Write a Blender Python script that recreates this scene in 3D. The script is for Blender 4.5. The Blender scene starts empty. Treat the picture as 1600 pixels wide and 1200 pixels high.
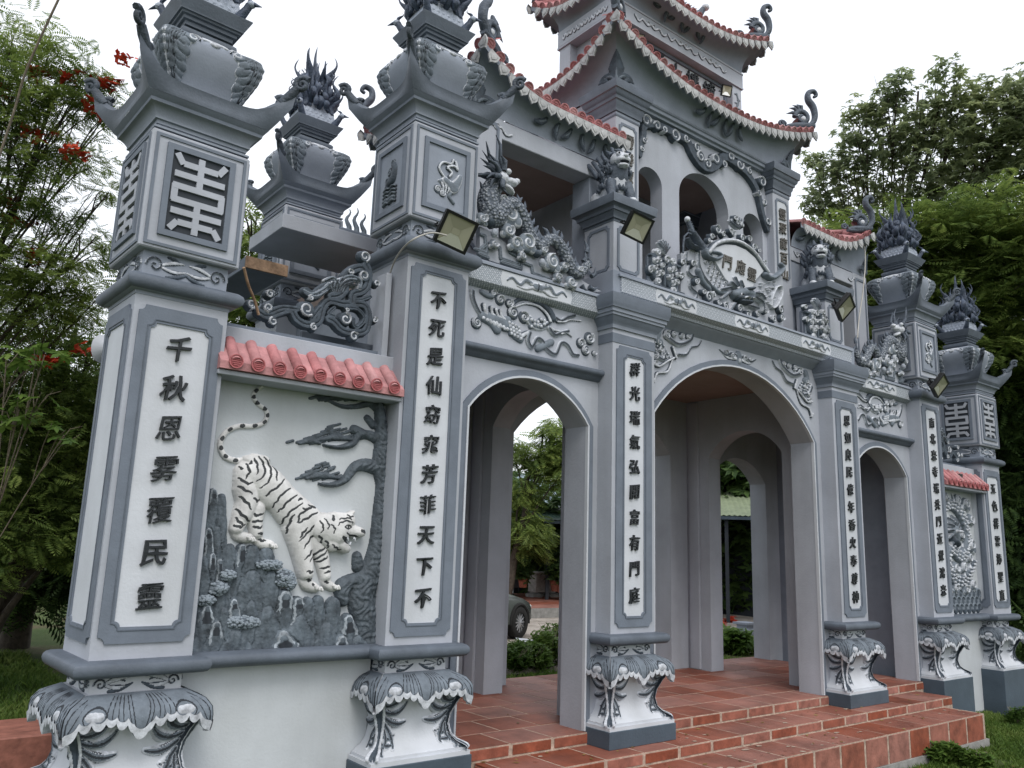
import bpy, bmesh, math, random
import numpy as np
from mathutils import Vector, Matrix
random.seed(7); rng = np.random.default_rng(7)
SC = bpy.context.scene; COL = SC.collection
R = math.radians
# ---------------- camera (solved from the photograph's vanishing geometry) ----------------
F_PX, PITCH, ROLL, YAW = 1273.64, .2003, .0330, .6635
CAM = Vector((-6.741, -4.7526, 1.6))
def cam_axes():
    cy, sy = math.cos(YAW), math.sin(YAW); cp, sp = math.cos(PITCH), math.sin(PITCH)
    f0 = Vector((sy, cy, 0)); r0 = Vector((cy, -sy, 0)); up = Vector((0, 0, 1))
    f = f0*cp + up*sp; u = up*cp - f0*sp
    cr, sr = math.cos(ROLL), math.sin(ROLL)
    return r0*cr + u*sr, u*cr - r0*sr, f
CR, CU, CF = cam_axes()
cd = bpy.data.cameras.new('camera'); cam = bpy.data.objects.new('camera', cd); COL.objects.link(cam)
cam.matrix_world = Matrix(((CR.x, CU.x, -CF.x, CAM.x), (CR.y, CU.y, -CF.y, CAM.y), (CR.z, CU.z, -CF.z, CAM.z), (0, 0, 0, 1)))
cd.sensor_width = 36; cd.lens = F_PX/1600*36; cd.clip_start = .05; cd.clip_end = 2000
SC.camera = cam
def at(u, v, ax, val):
    """survey helper: where the sight line of a photo pixel meets a real plane"""
    d = CF + CR*((u-800)/F_PX) - CU*((v-600)/F_PX); i = 'xyz'.index(ax)
    return CAM + d*((val-CAM[i])/d[i])
# ---------------- overcast daylight ----------------
SUN_EL, SUN_AZ = R(52), R(200)          # azimuth clockwise from +Y; high over the front of the gate
w = bpy.data.worlds.new('World'); SC.world = w; w.use_nodes = True
nt = w.node_tree; nt.nodes.clear(); N = nt.nodes.new; L = nt.links.new
sky = N('ShaderNodeTexSky'); sky.sky_type = 'NISHITA'; sky.sun_disc = False
sky.sun_elevation = SUN_EL; sky.sun_rotation = SUN_AZ; sky.air_density = 1.0; sky.dust_density = 4.0
b1 = N('ShaderNodeBackground'); b1.inputs[1].default_value = .05; L(sky.outputs[0], b1.inputs[0])
b2 = N('ShaderNodeBackground'); b2.inputs[0].default_value = (.93, .95, 1, 1); b2.inputs[1].default_value = 1.07
# bright even cloud deck, a little brighter overhead, with very soft mottling
tc = N('ShaderNodeTexCoord'); nz = N('ShaderNodeTexNoise'); nz.inputs['Scale'].default_value = 1.6; nz.inputs['Detail'].default_value = 3
L(tc.outputs['Generated'], nz.inputs[0])
cr_ = N('ShaderNodeValToRGB'); cr_.color_ramp.elements[0].color = (.88, .91, .97, 1); cr_.color_ramp.elements[1].color = (1, 1, 1, 1)
L(nz.outputs[0], cr_.inputs[0]); L(cr_.outputs[0], b2.inputs[0])
ad = N('ShaderNodeAddShader'); L(b1.outputs[0], ad.inputs[0]); L(b2.outputs[0], ad.inputs[1])
wo = N('ShaderNodeOutputWorld'); L(ad.outputs[0], wo.inputs[0])
sd = bpy.data.lights.new('sun', 'SUN'); sd.energy = 1.2; sd.angle = R(24); sd.color = (1, .97, .92)
so = bpy.data.objects.new('sun', sd); COL.objects.link(so)
dsun = Vector((math.sin(SUN_AZ)*math.cos(SUN_EL), math.cos(SUN_AZ)*math.cos(SUN_EL), math.sin(SUN_EL)))
so.rotation_euler = (-dsun).to_track_quat('-Z', 'Y').to_euler()
vs = SC.view_settings; vs.view_transform = 'Standard'; vs.look = 'None'; vs.exposure = .10; vs.gamma = 1; vs.use_curve_mapping = False
SC.cycles.max_bounces = 8; SC.cycles.diffuse_bounces = 6; SC.cycles.use_denoising = True
# ---------------- materials ----------------
def mat(name, col, rough=.75, vary=.12, scale=6, bump=.15, bscale=60, dark=None, streak=0, spec=.3, metal=0, point=None, trans=0, coord='Object', rand=0):
    m = bpy.data.materials.new(name); m.use_nodes = True; t = m.node_tree; n = t.nodes.new; l = t.links.new
    b = t.nodes['Principled BSDF']; b.inputs['Roughness'].default_value = rough; b.inputs['Metallic'].default_value = metal
    b.inputs['Specular IOR Level'].default_value = spec
    geo = n('ShaderNodeNewGeometry'); tc = n('ShaderNodeTexCoord')
    src = geo.outputs['Position'] if coord == 'World' else tc.outputs['Object']
    nz = n('ShaderNodeTexNoise'); nz.inputs['Scale'].default_value = scale; nz.inputs['Detail'].default_value = 6; nz.inputs['Roughness'].default_value = .65
    l(src, nz.inputs['Vector'])
    rp = n('ShaderNodeValToRGB'); c = col
    d = dark if dark else tuple(x*(1-vary*1.6) for x in c); hi = tuple(min(1, x*(1+vary)) for x in c)
    rp.color_ramp.elements[0].position = .3; rp.color_ramp.elements[1].position = .7
    rp.color_ramp.elements[0].color = (*d, 1); rp.color_ramp.elements[1].color = (*hi, 1)
    l(nz.outputs[0], rp.inputs[0]); out = rp.outputs[0]
    if streak:                       # rain streaks and grime: noise stretched along z
        mp = n('ShaderNodeMapping'); mp.inputs['Scale'].default_value = (4, 4, .5); l(geo.outputs['Position'], mp.inputs[0])
        ns = n('ShaderNodeTexNoise'); ns.inputs['Scale'].default_value = .8; ns.inputs['Detail'].default_value = 5; l(mp.outputs[0], ns.inputs[0])
        r2 = n('ShaderNodeValToRGB'); r2.color_ramp.elements[0].position = .35; r2.color_ramp.elements[1].position = .62
        r2.color_ramp.elements[0].color = (1-streak, 1-streak, 1-streak*1.1, 1); r2.color_ramp.elements[1].color = (1, 1, 1, 1)
        l(ns.outputs[0], r2.inputs[0]); mx = n('ShaderNodeMix'); mx.data_type = 'RGBA'; mx.blend_type = 'MULTIPLY'; mx.inputs[0].default_value = 1
        l(out, mx.inputs[6]); l(r2.outputs[0], mx.inputs[7]); out = mx.outputs[2]
    if point:                        # dry-brushed paint: the raised edges carry the pale coat
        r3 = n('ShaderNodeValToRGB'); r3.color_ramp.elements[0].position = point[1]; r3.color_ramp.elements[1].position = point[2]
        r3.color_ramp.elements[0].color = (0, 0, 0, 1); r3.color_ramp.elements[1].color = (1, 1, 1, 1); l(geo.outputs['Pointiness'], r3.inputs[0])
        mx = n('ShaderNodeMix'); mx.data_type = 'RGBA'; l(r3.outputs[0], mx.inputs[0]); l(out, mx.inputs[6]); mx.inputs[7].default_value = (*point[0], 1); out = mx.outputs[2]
    if rand:                         # fired pieces differ one from the next
        oi = n('ShaderNodeObjectInfo'); r4 = n('ShaderNodeMapRange'); r4.inputs['To Min'].default_value = 1-rand; r4.inputs['To Max'].default_value = 1+rand*.8; l(oi.outputs['Random'], r4.inputs['Value'])
        hs = n('ShaderNodeHueSaturation'); l(out, hs.inputs['Color']); l(r4.outputs[0], hs.inputs['Value']); r5 = n('ShaderNodeMapRange'); r5.inputs['To Min'].default_value = 1.08; r5.inputs['To Max'].default_value = .78; l(oi.outputs['Random'], r5.inputs['Value']); l(r5.outputs[0], hs.inputs['Saturation']); out = hs.outputs[0]
    l(out, b.inputs['Base Color'])
    if bump:
        nb = n('ShaderNodeTexNoise'); nb.inputs['Scale'].default_value = bscale; nb.inputs['Detail'].default_value = 4; l(src, nb.inputs['Vector'])
        bp = n('ShaderNodeBump'); bp.inputs['Strength'].default_value = bump; bp.inputs['Distance'].default_value = .01
        l(nb.outputs[0], bp.inputs['Height']); l(bp.outputs[0], b.inputs['Normal'])
    if trans:
        b.inputs['Transmission Weight'].default_value = trans
    return m
PALE = (.385, .412, .468); WHITE = (.53, .56, .61)
M = dict(
 pale=mat('pale grey wall paint', PALE, .8, .09, 1.4, .18, 50, streak=.13, coord='World'),
 white=mat('off-white panel paint', WHITE, .75, .07, 2, .14, 60, streak=.10, coord='World'),
 wallwhite=mat('pale mural ground paint', (.50, .535, .57), .8, .07, 1.5, .16, 60, streak=.10, coord='World'),
 mid=mat('blue grey trim paint', (.150, .177, .220), .7, .10, 5, .15, 80, streak=.06, coord='World'),
 midl=mat('light blue grey trim paint', (.240, .272, .328), .7, .08, 5, .15, 80, streak=.05, coord='World'),
 slate=mat('slate moulding paint', (.108, .130, .163), .55, .14, 6, .2, 70, streak=.08, coord='World'),
 plinth=mat('dark slate plinth paint', (.062, .086, .112), .5, .12, 4, .2, 50, coord='World'),
 shadow=mat('dark recessed panel paint', (.035, .042, .052), .8, .1, 4, .1),
 cdark=mat('carving dark paint', (.058, .076, .098), .6, .3, 14, .4, 90),
 cmid=mat('carving mid paint', (.150, .180, .215), .65, .2, 12, .3, 90),
 clight=mat('carving pale brush paint', (.50, .53, .58), .7, .3, 22, .25, 90),
 cgroove=mat('carving groove ink', (.03, .036, .045), .7, .1, 12, .1),
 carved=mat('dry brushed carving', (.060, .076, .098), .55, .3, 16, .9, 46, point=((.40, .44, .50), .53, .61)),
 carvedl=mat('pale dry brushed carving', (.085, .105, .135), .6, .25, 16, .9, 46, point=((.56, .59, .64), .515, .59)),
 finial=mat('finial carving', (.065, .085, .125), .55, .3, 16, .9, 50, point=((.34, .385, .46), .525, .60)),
 ink=mat('black letter paint', (.018, .022, .026), .45, .2, 20, .2),
 gold=mat('tarnished bronze letter', (.11, .105, .095), .5, .3, 20, .5),
 pink=mat('salmon pink roof tile', (.47, .205, .215), .8, .26, 7, .4, 60, streak=.16, coord='World', spec=.2, rand=.12),
 pinkd=mat('pink tile end disc', (.43, .135, .145), .6, .16, 9, .35, 60),
 drip=mat('pale grey drip tile', (.40, .41, .42), .7, .25, 16, .3, 70, rand=.15),
 terra=mat('terracotta floor tile', (.245, .082, .052), .55, .30, 2.2, .25, 40, streak=0, coord='World', spec=.25, rand=.16),
 terrab=mat('terracotta riser tile', (.27, .085, .052), .55, .3, 7, .3, 40, coord='World', rand=.16),
 mortar=mat('sandy mortar', (.40, .31, .25), .95, .25, 20, .6, 60, coord='World'),
 concrete=mat('raw concrete', (.27, .27, .26), .9, .2, 8, .5, 40, coord='World'),
 ceil=mat('beige ceiling paint', (.30, .235, .215), .85, .08, 3, .1, 60, coord='World'),
 tiger=mat('tiger white paint', (.62, .625, .63), .75, .16, 10, .35, 55),
 stripe=mat('tiger stripe paint', (.045, .05, .055), .7, .2, 14, .5),
 tree=mat('relief tree paint', (.085, .105, .125), .65, .3, 16, .9, 60),
 rock=mat('relief rock paint', (.105, .13, .155), .65, .45, 8, .9, 50),
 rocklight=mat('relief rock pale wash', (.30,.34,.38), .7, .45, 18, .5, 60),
 moss=mat('moss mound paint', (.075,.095,.118), .7, .3, 20, .6, 60, point=((.22,.26,.30), .53, .60)),
 black=mat('black lamp housing', (.012, .013, .014), .4, .1, 20, .1),
 wire=mat('grey cable', (.42, .41, .38), .6, .1, 5, 0),
 wood=mat('formwork plank', (.30, .20, .13), .8, .3, 14, .4),
)
mg = bpy.data.materials.new('lamp glass'); mg.use_nodes = True; q = mg.node_tree.nodes['Principled BSDF']
q.inputs['Base Color'].default_value = (.34, .34, .26, 1); q.inputs['Roughness'].default_value = .16; q.inputs['Specular IOR Level'].default_value = .8; M['glass'] = mg
mg = bpy.data.materials.new('lamp reflector'); mg.use_nodes = True; q = mg.node_tree.nodes['Principled BSDF']
q.inputs['Base Color'].default_value = (.72, .72, .68, 1); q.inputs['Metallic'].default_value = .8; q.inputs['Roughness'].default_value = .3; M['mirror'] = mg
# low-relief fret pattern for the frieze band
def fret():
    m = mat('fret frieze', (.50, .53, .57), .75, .06, 5, 0, 60); t = m.node_tree; n = t.nodes.new; l = t.links.new; b = t.nodes['Principled BSDF']
    tc = n('ShaderNodeTexCoord'); sp = n('ShaderNodeSeparateXYZ'); l(tc.outputs['Object'], sp.inputs[0])
    cb = n('ShaderNodeCombineXYZ'); l(sp.outputs[0], cb.inputs[0]); l(sp.outputs[2], cb.inputs[1])
    mp = n('ShaderNodeMapping'); mp.inputs['Rotation'].default_value = (0, 0, R(45)); l(cb.outputs[0], mp.inputs[0])
    br = n('ShaderNodeTexBrick'); br.inputs['Scale'].default_value = 15; br.offset = .5; br.squash = .5; br.squash_frequency = 2
    br.inputs['Color1'].default_value = (1, 1, 1, 1); br.inputs['Color2'].default_value = (1, 1, 1, 1); br.inputs['Mortar'].default_value = (0, 0, 0, 1)
    br.inputs['Mortar Size'].default_value = .06; l(mp.outputs[0], br.inputs[0])
    bp = n('ShaderNodeBump'); bp.inputs['Strength'].default_value = 1; bp.inputs['Distance'].default_value = .012; l(br.outputs[0], bp.inputs['Height']); l(bp.outputs[0], b.inputs['Normal'])
    mx = n('ShaderNodeMix'); mx.data_type = 'RGBA'; l(br.outputs[0], mx.inputs[0]); mx.inputs[6].default_value = (.27, .305, .35, 1); mx.inputs[7].default_value = (.50, .535, .585, 1)
    l(mx.outputs[2], b.inputs['Base Color']); return m
M['fret'] = fret()
# ---------------- mesh helpers ----------------
class MB:
    def __init__(s): s.v = []; s.f = []; s.m = []
    def add(s, vs, fs, m=0):
        o = len(s.v); s.v += [tuple(x) for x in vs]; s.f += [tuple(i+o for i in f) for f in fs]; s.m += [m]*len(fs) if isinstance(m, int) else list(m); return s
    def box(s, x0, x1, y0, y1, z0, z1, m=0):
        return s.add([(x0,y0,z0),(x1,y0,z0),(x1,y1,z0),(x0,y1,z0),(x0,y0,z1),(x1,y0,z1),(x1,y1,z1),(x0,y1,z1)],
                     [(0,3,2,1),(4,5,6,7),(0,1,5,4),(1,2,6,5),(2,3,7,6),(3,0,4,7)], m)
    def bbox(s, x0, x1, y0, y1, z0, z1, b=.006, m=0):      # bevelled box
        vs = []
        for z, d in ((z0, b), (z0+b, 0), (z1-b, 0), (z1, b)):
            vs += [(x0+d,y0+b,z),(x0+b,y0+d,z),(x1-b,y0+d,z),(x1-d,y0+b,z),(x1-d,y1-b,z),(x1-b,y1-d,z),(x0+b,y1-d,z),(x0+d,y1-b,z)]
        fs = [tuple(range(7, -1, -1)), tuple(range(24, 32))]
        for r in range(3): fs += [(r*8+i, r*8+(i+1)%8, r*8+8+(i+1)%8, r*8+8+i) for i in range(8)]
        return s.add(vs, fs, m)
    def sq(s, prof, cx=0, cy=0, caps=True, mats=None, m=0):  # square loft: (z, half width) rings
        vs = []; fs = []; ms = []
        for z, h in prof: vs += [(cx-h,cy-h,z),(cx+h,cy-h,z),(cx+h,cy+h,z),(cx-h,cy+h,z)]
        for r in range(len(prof)-1):
            for i in range(4): fs.append((r*4+i, r*4+(i+1)%4, r*4+4+(i+1)%4, r*4+4+i)); ms.append(mats[r] if mats else m)
        if caps:
            fs.append((3,2,1,0)); ms.append(ms[0]); k = (len(prof)-1)*4; fs.append((k,k+1,k+2,k+3)); ms.append(ms[-2])
        return s.add(vs, fs, ms)
    def prism(s, poly, S, h0, h1, m=0, ms=None):            # poly in (u,v), S(u,v,h)
        n = len(poly); vs = [S(u, v, h1) for u, v in poly] + [S(u, v, h0) for u, v in poly]
        fs = [tuple(range(n))] + [(i, i+n, (i+1)%n+n, (i+1)%n) for i in range(n)]
        return s.add(vs, fs, [m]+[ms if ms is not None else m]*n)
    def frame(s, outer, inner, S, h0, h1, m=0):             # plate with a hole, same point count
        n = len(outer); vs = [S(u,v,h1) for u,v in outer]+[S(u,v,h1) for u,v in inner]+[S(u,v,h0) for u,v in outer]+[S(u,v,h0) for u,v in inner]
        fs = []
        for i in range(n):
            j = (i+1)%n; fs += [(i,j,n+j,n+i), (i,2*n+i,2*n+j,j), (n+i,n+j,3*n+j,3*n+i)]
        return s.add(vs, fs, m)
    def tube(s, pts, rad, k=8, m=0, flat=1.0, caps=True, up=None):
        pts = [Vector(p) for p in pts]; n = len(pts)
        if not hasattr(rad, '__len__'): rad = [rad]*n
        vs = []; prev = None
        for i in range(n):
            t = (pts[min(i+1,n-1)]-pts[max(i-1,0)]).normalized()
            if up is not None: a = Vector(up)
            else: a = prev if prev is not None else (Vector((0,0,1)) if abs(t.z) < .9 else Vector((1,0,0)))
            b = t.cross(a); b = b.normalized() if b.length > 1e-6 else t.orthogonal().normalized()
            a = b.cross(t).normalized(); prev = a
            for j in range(k):
                q = 2*math.pi*j/k; vs.append(pts[i]+b*(math.cos(q)*rad[i])+a*(math.sin(q)*rad[i]*flat))
        fs = [(i*k+j, i*k+(j+1)%k, i*k+k+(j+1)%k, i*k+k+j) for i in range(n-1) for j in range(k)]
        if caps: fs += [tuple(range(k-1,-1,-1)), tuple((n-1)*k+j for j in range(k))]
        return s.add(vs, fs, m)
    def ball(s, c, r, seg=10, ring=7, m=0, rot=None):
        if not hasattr(r, '__len__'): r = (r,r,r)
        vs = []; fs = []
        for i in range(ring+1):
            a = math.pi*i/ring
            for j in range(seg):
                b = 2*math.pi*j/seg; p = Vector((r[0]*math.sin(a)*math.cos(b), r[1]*math.sin(a)*math.sin(b), r[2]*math.cos(a)))
                if rot is not None: p = rot @ p
                vs.append(Vector(c)+p)
        for i in range(ring):
            for j in range(seg): fs.append((i*seg+j, i*seg+seg+j, i*seg+seg+(j+1)%seg, i*seg+(j+1)%seg))
        return s.add(vs, fs, m)
    def lathe(s, prof, c=(0,0,0), k=16, m=0, caps=True):
        vs = [(c[0]+r*math.cos(2*math.pi*j/k), c[1]+r*math.sin(2*math.pi*j/k), c[2]+z) for r, z in prof for j in range(k)]; n = len(prof)
        fs = [(i*k+j, i*k+(j+1)%k, i*k+k+(j+1)%k, i*k+k+j) for i in range(n-1) for j in range(k)] + ([tuple(range(k-1,-1,-1)), tuple((n-1)*k+j for j in range(k))] if caps else [])
        return s.add(vs, fs, m)
    def grid(s, P, m=0, flip=False):                        # P[i][j] points
        ni, nj = len(P), len(P[0]); fs = []
        for i in range(ni-1):
            for j in range(nj-1):
                a = (i*nj+j, i*nj+j+1, i*nj+nj+j+1, i*nj+nj+j); fs.append(a[::-1] if flip else a)
        return s.add([p for r in P for p in r], fs, m)
    def mesh(s, name, mats, smooth=.6):
        me = bpy.data.meshes.new(name); me.from_pydata(s.v, [], s.f)
        for x in mats: me.materials.append(M[x] if isinstance(x, str) else x)
        me.polygons.foreach_set('material_index', s.m)
        if smooth:
            me.polygons.foreach_set('use_smooth', [True]*len(s.f)); me.set_sharp_from_angle(angle=smooth)
        me.update(); return me
def link(name, me, parent=None, loc=None, rotz=None, world=True, label=None, rot=None):
    o = bpy.data.objects.new(name, me); COL.objects.link(o)
    if parent is not None:
        o.parent = parent
        if world and parent.type == 'EMPTY' and parent.parent is None: o.matrix_parent_inverse = Matrix.Translation(-parent.location)
    if loc is not None: o.location = loc
    if rotz is not None: o.rotation_euler = (0, 0, rotz)
    if rot is not None: o.rotation_euler = rot
    if label: o['label'] = label
    return o
def mk(name, mb, mats, parent=None, smooth=.6, **k): return link(name, mb.mesh(name, mats if isinstance(mats, (list, tuple)) else [mats], smooth), parent, **k)
def thing(name, label, cat, loc=(0,0,0), rotz=0, group=None):
    o = bpy.data.objects.new(name, None); o.empty_display_size = .2; COL.objects.link(o); o.location = loc; o.rotation_euler = (0,0,rotz)
    o['label'] = label; o['category'] = cat
    if group: o['group'] = group
    return o
def tag(o, label, cat, group=None):
    o['label'] = label; o['category'] = cat
    if group: o['group'] = group
    return o
def struct(o): o['kind'] = 'structure'; return o
def copy_tree(o, parent=None):
    c = o.copy(); COL.objects.link(c); c.parent = parent
    for ch in list(o.children): copy_tree(ch, c)
    return c
# ---- raised relief carved out of strokes: height field over a surface S(u,v,h) ----
def hf(strokes, S, res=.004, wu=1.0, grow=1.5, smooth=True):
    """strokes: (pts, radii, height, style). wu scales u into metres for distance. Returns MB, 4 materials: 0 dark 1 light 2 mid 3 groove"""
    allp = np.array([p for s in strokes for p in s[0]]); rm = max(max(np.atleast_1d(s[1])) for s in strokes)
    u0, v0 = allp.min(0); u1, v1 = allp.max(0); u0 -= rm/wu+res; u1 += rm/wu+res; v0 -= rm+res; v1 += rm+res
    nu = int((u1-u0)*wu/res)+2; nv = int((v1-v0)/res)+2
    U = np.linspace(u0, u1, nu); V = np.linspace(v0, v1, nv); H = np.zeros((nu, nv)); C = np.zeros((nu, nv), int)
    for pts, rad, h, style in strokes:
        n = len(pts); rad = np.full(n, rad, float) if np.ndim(rad) == 0 else np.array(rad, float)
        segs = [(0, 0)] if n == 1 else [(i, i+1) for i in range(n-1)]
        a = np.array(pts, float)
        r_ = rad.max(); i0 = max(0, int((a[:,0].min()-r_/wu-u0)/(U[1]-U[0]))); i1 = min(nu, int((a[:,0].max()+r_/wu-u0)/(U[1]-U[0]))+2)
        j0 = max(0, int((a[:,1].min()-r_-v0)/(V[1]-V[0]))); j1 = min(nv, int((a[:,1].max()+r_-v0)/(V[1]-V[0]))+2)
        if i1 <= i0 or j1 <= j0: continue
        T = np.full((i1-i0, j1-j0), 9.0); RR = np.full((i1-i0, j1-j0), .01)
        for p, q in segs:
            rr = max(rad[p], rad[q]); lo = np.minimum(a[p], a[q]); up = np.maximum(a[p], a[q])
            k0 = max(i0, int((lo[0]-rr/wu-u0)/(U[1]-U[0]))); k1 = min(i1, int((up[0]+rr/wu-u0)/(U[1]-U[0]))+2)
            m0 = max(j0, int((lo[1]-rr-v0)/(V[1]-V[0]))); m1 = min(j1, int((up[1]+rr-v0)/(V[1]-V[0]))+2)
            if k1 <= k0 or m1 <= m0: continue
            gu = (U[k0:k1, None]-a[p][0])*wu; gv = V[None, m0:m1]-a[p][1]; du = (a[q][0]-a[p][0])*wu; dv = a[q][1]-a[p][1]; L2 = du*du+dv*dv
            t = np.clip((gu*du+gv*dv)/L2, 0, 1) if L2 > 1e-12 else np.zeros((k1-k0, m1-m0))
            d = np.hypot(gu-t*du, gv-t*dv); r = rad[p]+(rad[q]-rad[p])*t + 1e-6; tt = d/r
            sub = T[k0-i0:k1-i0, m0-j0:m1-j0]; rs = RR[k0-i0:k1-i0, m0-j0:m1-j0]; b = tt < sub; sub[b] = tt[b]; rs[b] = r[b]
        ok = T < 1
        prof = np.sqrt(np.clip(1-T**2, 0, 1))**.8
        if style == 'plate': prof = np.clip((1-T)*6, 0, 1)
        if style == 'carve':          # cuts a groove into what is there already
            g = ok & (H[i0:i1, j0:j1] > 0); Hs = H[i0:i1, j0:j1]; Hs[g] = np.maximum(Hs[g]-h*prof[g], .001); Cs = C[i0:i1, j0:j1]; Cs[g] = 3; continue
        if style == 'paint':
            g = ok & (H[i0:i1, j0:j1] > 0); C[i0:i1, j0:j1][g] = 3; continue
        if style == 'paintl':
            g = ok & (H[i0:i1, j0:j1] > 0); C[i0:i1, j0:j1][g] = 1; continue
        hh = h*prof*(np.clip(RR/r_, .35, 1) if style != 'plate' else 1)
        if style == 'add': g = ok & (H[i0:i1, j0:j1] > 0); H[i0:i1, j0:j1][g] += hh[g]; continue
        Hs = H[i0:i1, j0:j1]; Cs = C[i0:i1, j0:j1]; g = ok & (hh > Hs)
        col = {'rim': np.where(T > .58, 1, 0), 'core': np.where(T > .55, 0, 1), 'light': np.ones_like(T, int), 'dark': np.zeros_like(T, int), 'mid': np.full(T.shape, 2),
               'plate': np.zeros_like(T, int), 'lrim': np.where(T > .6, 1, 2), 'midcore': np.where(T > .6, 2, 1), 'four': np.where(T < .2, 3, np.where(T > .6, 1, 2)), 'fourd': np.where(T < .22, 3, np.where(T > .62, 1, 0))}[style]
        Hs[g] = hh[g]; Cs[g] = col[g]
    pos = H > 1e-5
    cell = pos[:-1,:-1] | pos[1:,:-1] | pos[:-1,1:] | pos[1:,1:]
    used = np.zeros_like(pos); used[:-1,:-1] |= cell; used[1:,:-1] |= cell; used[:-1,1:] |= cell; used[1:,1:] |= cell
    idx = -np.ones(pos.shape, int); ii, jj = np.nonzero(used); idx[ii, jj] = np.arange(len(ii))
    Hv = np.where(pos[ii, jj], H[ii, jj]+.0015, -.003)
    X = S(U[ii], V[jj], Hv); vs = np.stack([np.broadcast_to(x, Hv.shape) for x in X], 1)
    ci, cj = np.nonzero(cell); f = np.stack([idx[ci, cj], idx[ci+1, cj], idx[ci+1, cj+1], idx[ci, cj+1]], 1)
    Cc = np.stack([C[ci, cj], C[ci+1, cj], C[ci+1, cj+1], C[ci, cj+1]], 1); Hc = np.stack([H[ci, cj], H[ci+1, cj], H[ci+1, cj+1], H[ci, cj+1]], 1)
    mi = Cc[np.arange(len(ci)), Hc.argmax(1)]
    return vs, f, mi
def np_mesh(name, vs, f, mi, mats, smooth=True):
    me = bpy.data.meshes.new(name); me.vertices.add(len(vs)); me.vertices.foreach_set('co', np.asarray(vs, np.float32).ravel())
    k = f.shape[1]; me.loops.add(f.size); me.loops.foreach_set('vertex_index', f.astype(np.int32).ravel())
    me.polygons.add(len(f)); me.polygons.foreach_set('loop_start', np.arange(0, f.size, k, dtype=np.int32))
    me.update(calc_edges=True)
    for x in mats: me.materials.append(M[x] if isinstance(x, str) else x)
    if mi is not None: me.polygons.foreach_set('material_index', np.asarray(mi, np.int32))
    if smooth: me.polygons.foreach_set('use_smooth', np.ones(len(f), bool))
    me.update(); return me
RM = ('cdark', 'clight', 'cmid', 'cgroove')
def relief(name, strokes, S, parent, res=.004, wu=1.0, mats=RM, **k):
    return link(name, np_mesh(name, *hf(strokes, S, res, wu), mats), parent, **k)
def spiral(cx, cy, r, turns=1.5, a0=0, d=1, rin=.15, n=None):
    n = n or int(14*turns)
    return [(cx+math.cos(a0+d*2*math.pi*turns*i/n)*r*(1-(1-rin)*i/n), cy+math.sin(a0+d*2*math.pi*turns*i/n)*r*(1-(1-rin)*i/n)) for i in range(n+1)]
def bez(p0, c, p1, n=8): return [((1-t)**2*p0[0]+2*t*(1-t)*c[0]+t*t*p1[0], (1-t)**2*p0[1]+2*t*(1-t)*c[1]+t*t*p1[1]) for t in [i/n for i in range(n+1)]]
def smooth_pts(p, k=5):
    out = []
    n = len(p)
    for i in range(n-1):
        a, b, c, d = p[max(i-1,0)], p[i], p[i+1], p[min(i+2,n-1)]
        for j in range(k):
            t = j/k; out.append(tuple(.5*((2*b[q])+(-a[q]+c[q])*t+(2*a[q]-5*b[q]+4*c[q]-d[q])*t*t+(-a[q]+3*b[q]-3*c[q]+d[q])*t**3) for q in range(len(b))))
    out.append(tuple(p[-1])); return out
def lin(a, b, n): return list(np.linspace(a, b, n))
def taper(n, r0, r1, mid=None):
    return [r0+(r1-r0)*i/(n-1) if mid is None else (r0+(mid-r0)*2*i/(n-1) if i < (n-1)/2 else mid+(r1-mid)*(2*i/(n-1)-1)) for i in range(n)]
def scroll(cx, cy, r, turns=1.5, a0=0, d=1, wd=None, h=.012, style='core'):
    p = spiral(cx, cy, r, min(turns, 1.45), a0, d, .12, 22); wd = max(.0048, min(wd or r, r*.16)); return (p, taper(len(p), wd, wd*.7), h, style)
def cloud(cx, cy, r, d=1, a0=0, style='core', h=.014):
    return [([(cx, cy)], r*1.2, h*.5, 'dark'), scroll(cx, cy, r, 1.6, a0, d, None, h, style)]
def frond(x, y, ang, ln, wd, bend=.5, h=.014, style='fourd', n=8):
    """a leaf stroke from (x,y) heading ang, curling by bend radians"""
    p = [(x, y)]; a = ang
    for i in range(n): a += bend/n; p.append((p[-1][0]+math.cos(a)*ln/n, p[-1][1]+math.sin(a)*ln/n))
    return (p, taper(n+1, wd*.7, wd*.35, wd), h, style)
GLYPH = {}
def glyph(ch, size, depth=.010, matname='ink', bold=.014):
    key = (ch, size, depth, matname)
    if key not in GLYPH:
        c = bpy.data.curves.new('glyph', 'FONT'); c.body = ch; c.size = size; c.extrude = depth; c.offset = (.003 if ch in '雾覆靈窈窕群瑞氣富庭聚龍億尊覺鴻雲捧聖應驪樓鐘霄奉菲恩' else bold)*size; c.bevel_depth = .0; c.resolution_u = 3
        o = bpy.data.objects.new('glyph', c); COL.objects.link(o); bpy.context.view_layer.update()
        me = bpy.data.meshes.new_from_object(o.evaluated_get(bpy.context.evaluated_depsgraph_get())); bpy.data.objects.remove(o); bpy.data.curves.remove(c)
        co = np.zeros(len(me.vertices)*3); me.vertices.foreach_get('co', co); co = co.reshape(-1, 3)
        mid = (co.min(0)+co.max(0))/2; co[:, :2] -= mid[:2]
        ph = ord(ch[0]) % 7; s = size
        x, y = co[:,0].copy(), co[:,1].copy()                      # brush-written wobble
        co[:,0] = x + .03*s*np.sin(y/s*7+ph) + .10*y*.6; co[:,1] = y*1.04 + .025*s*np.sin(x/s*6+ph*2) + x*.08
        me.vertices.foreach_set('co', co.ravel()); me.materials.clear(); me.materials.append(M[matname]); me.name = 'character'; me.update(); GLYPH[key] = me
    return GLYPH[key]
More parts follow.
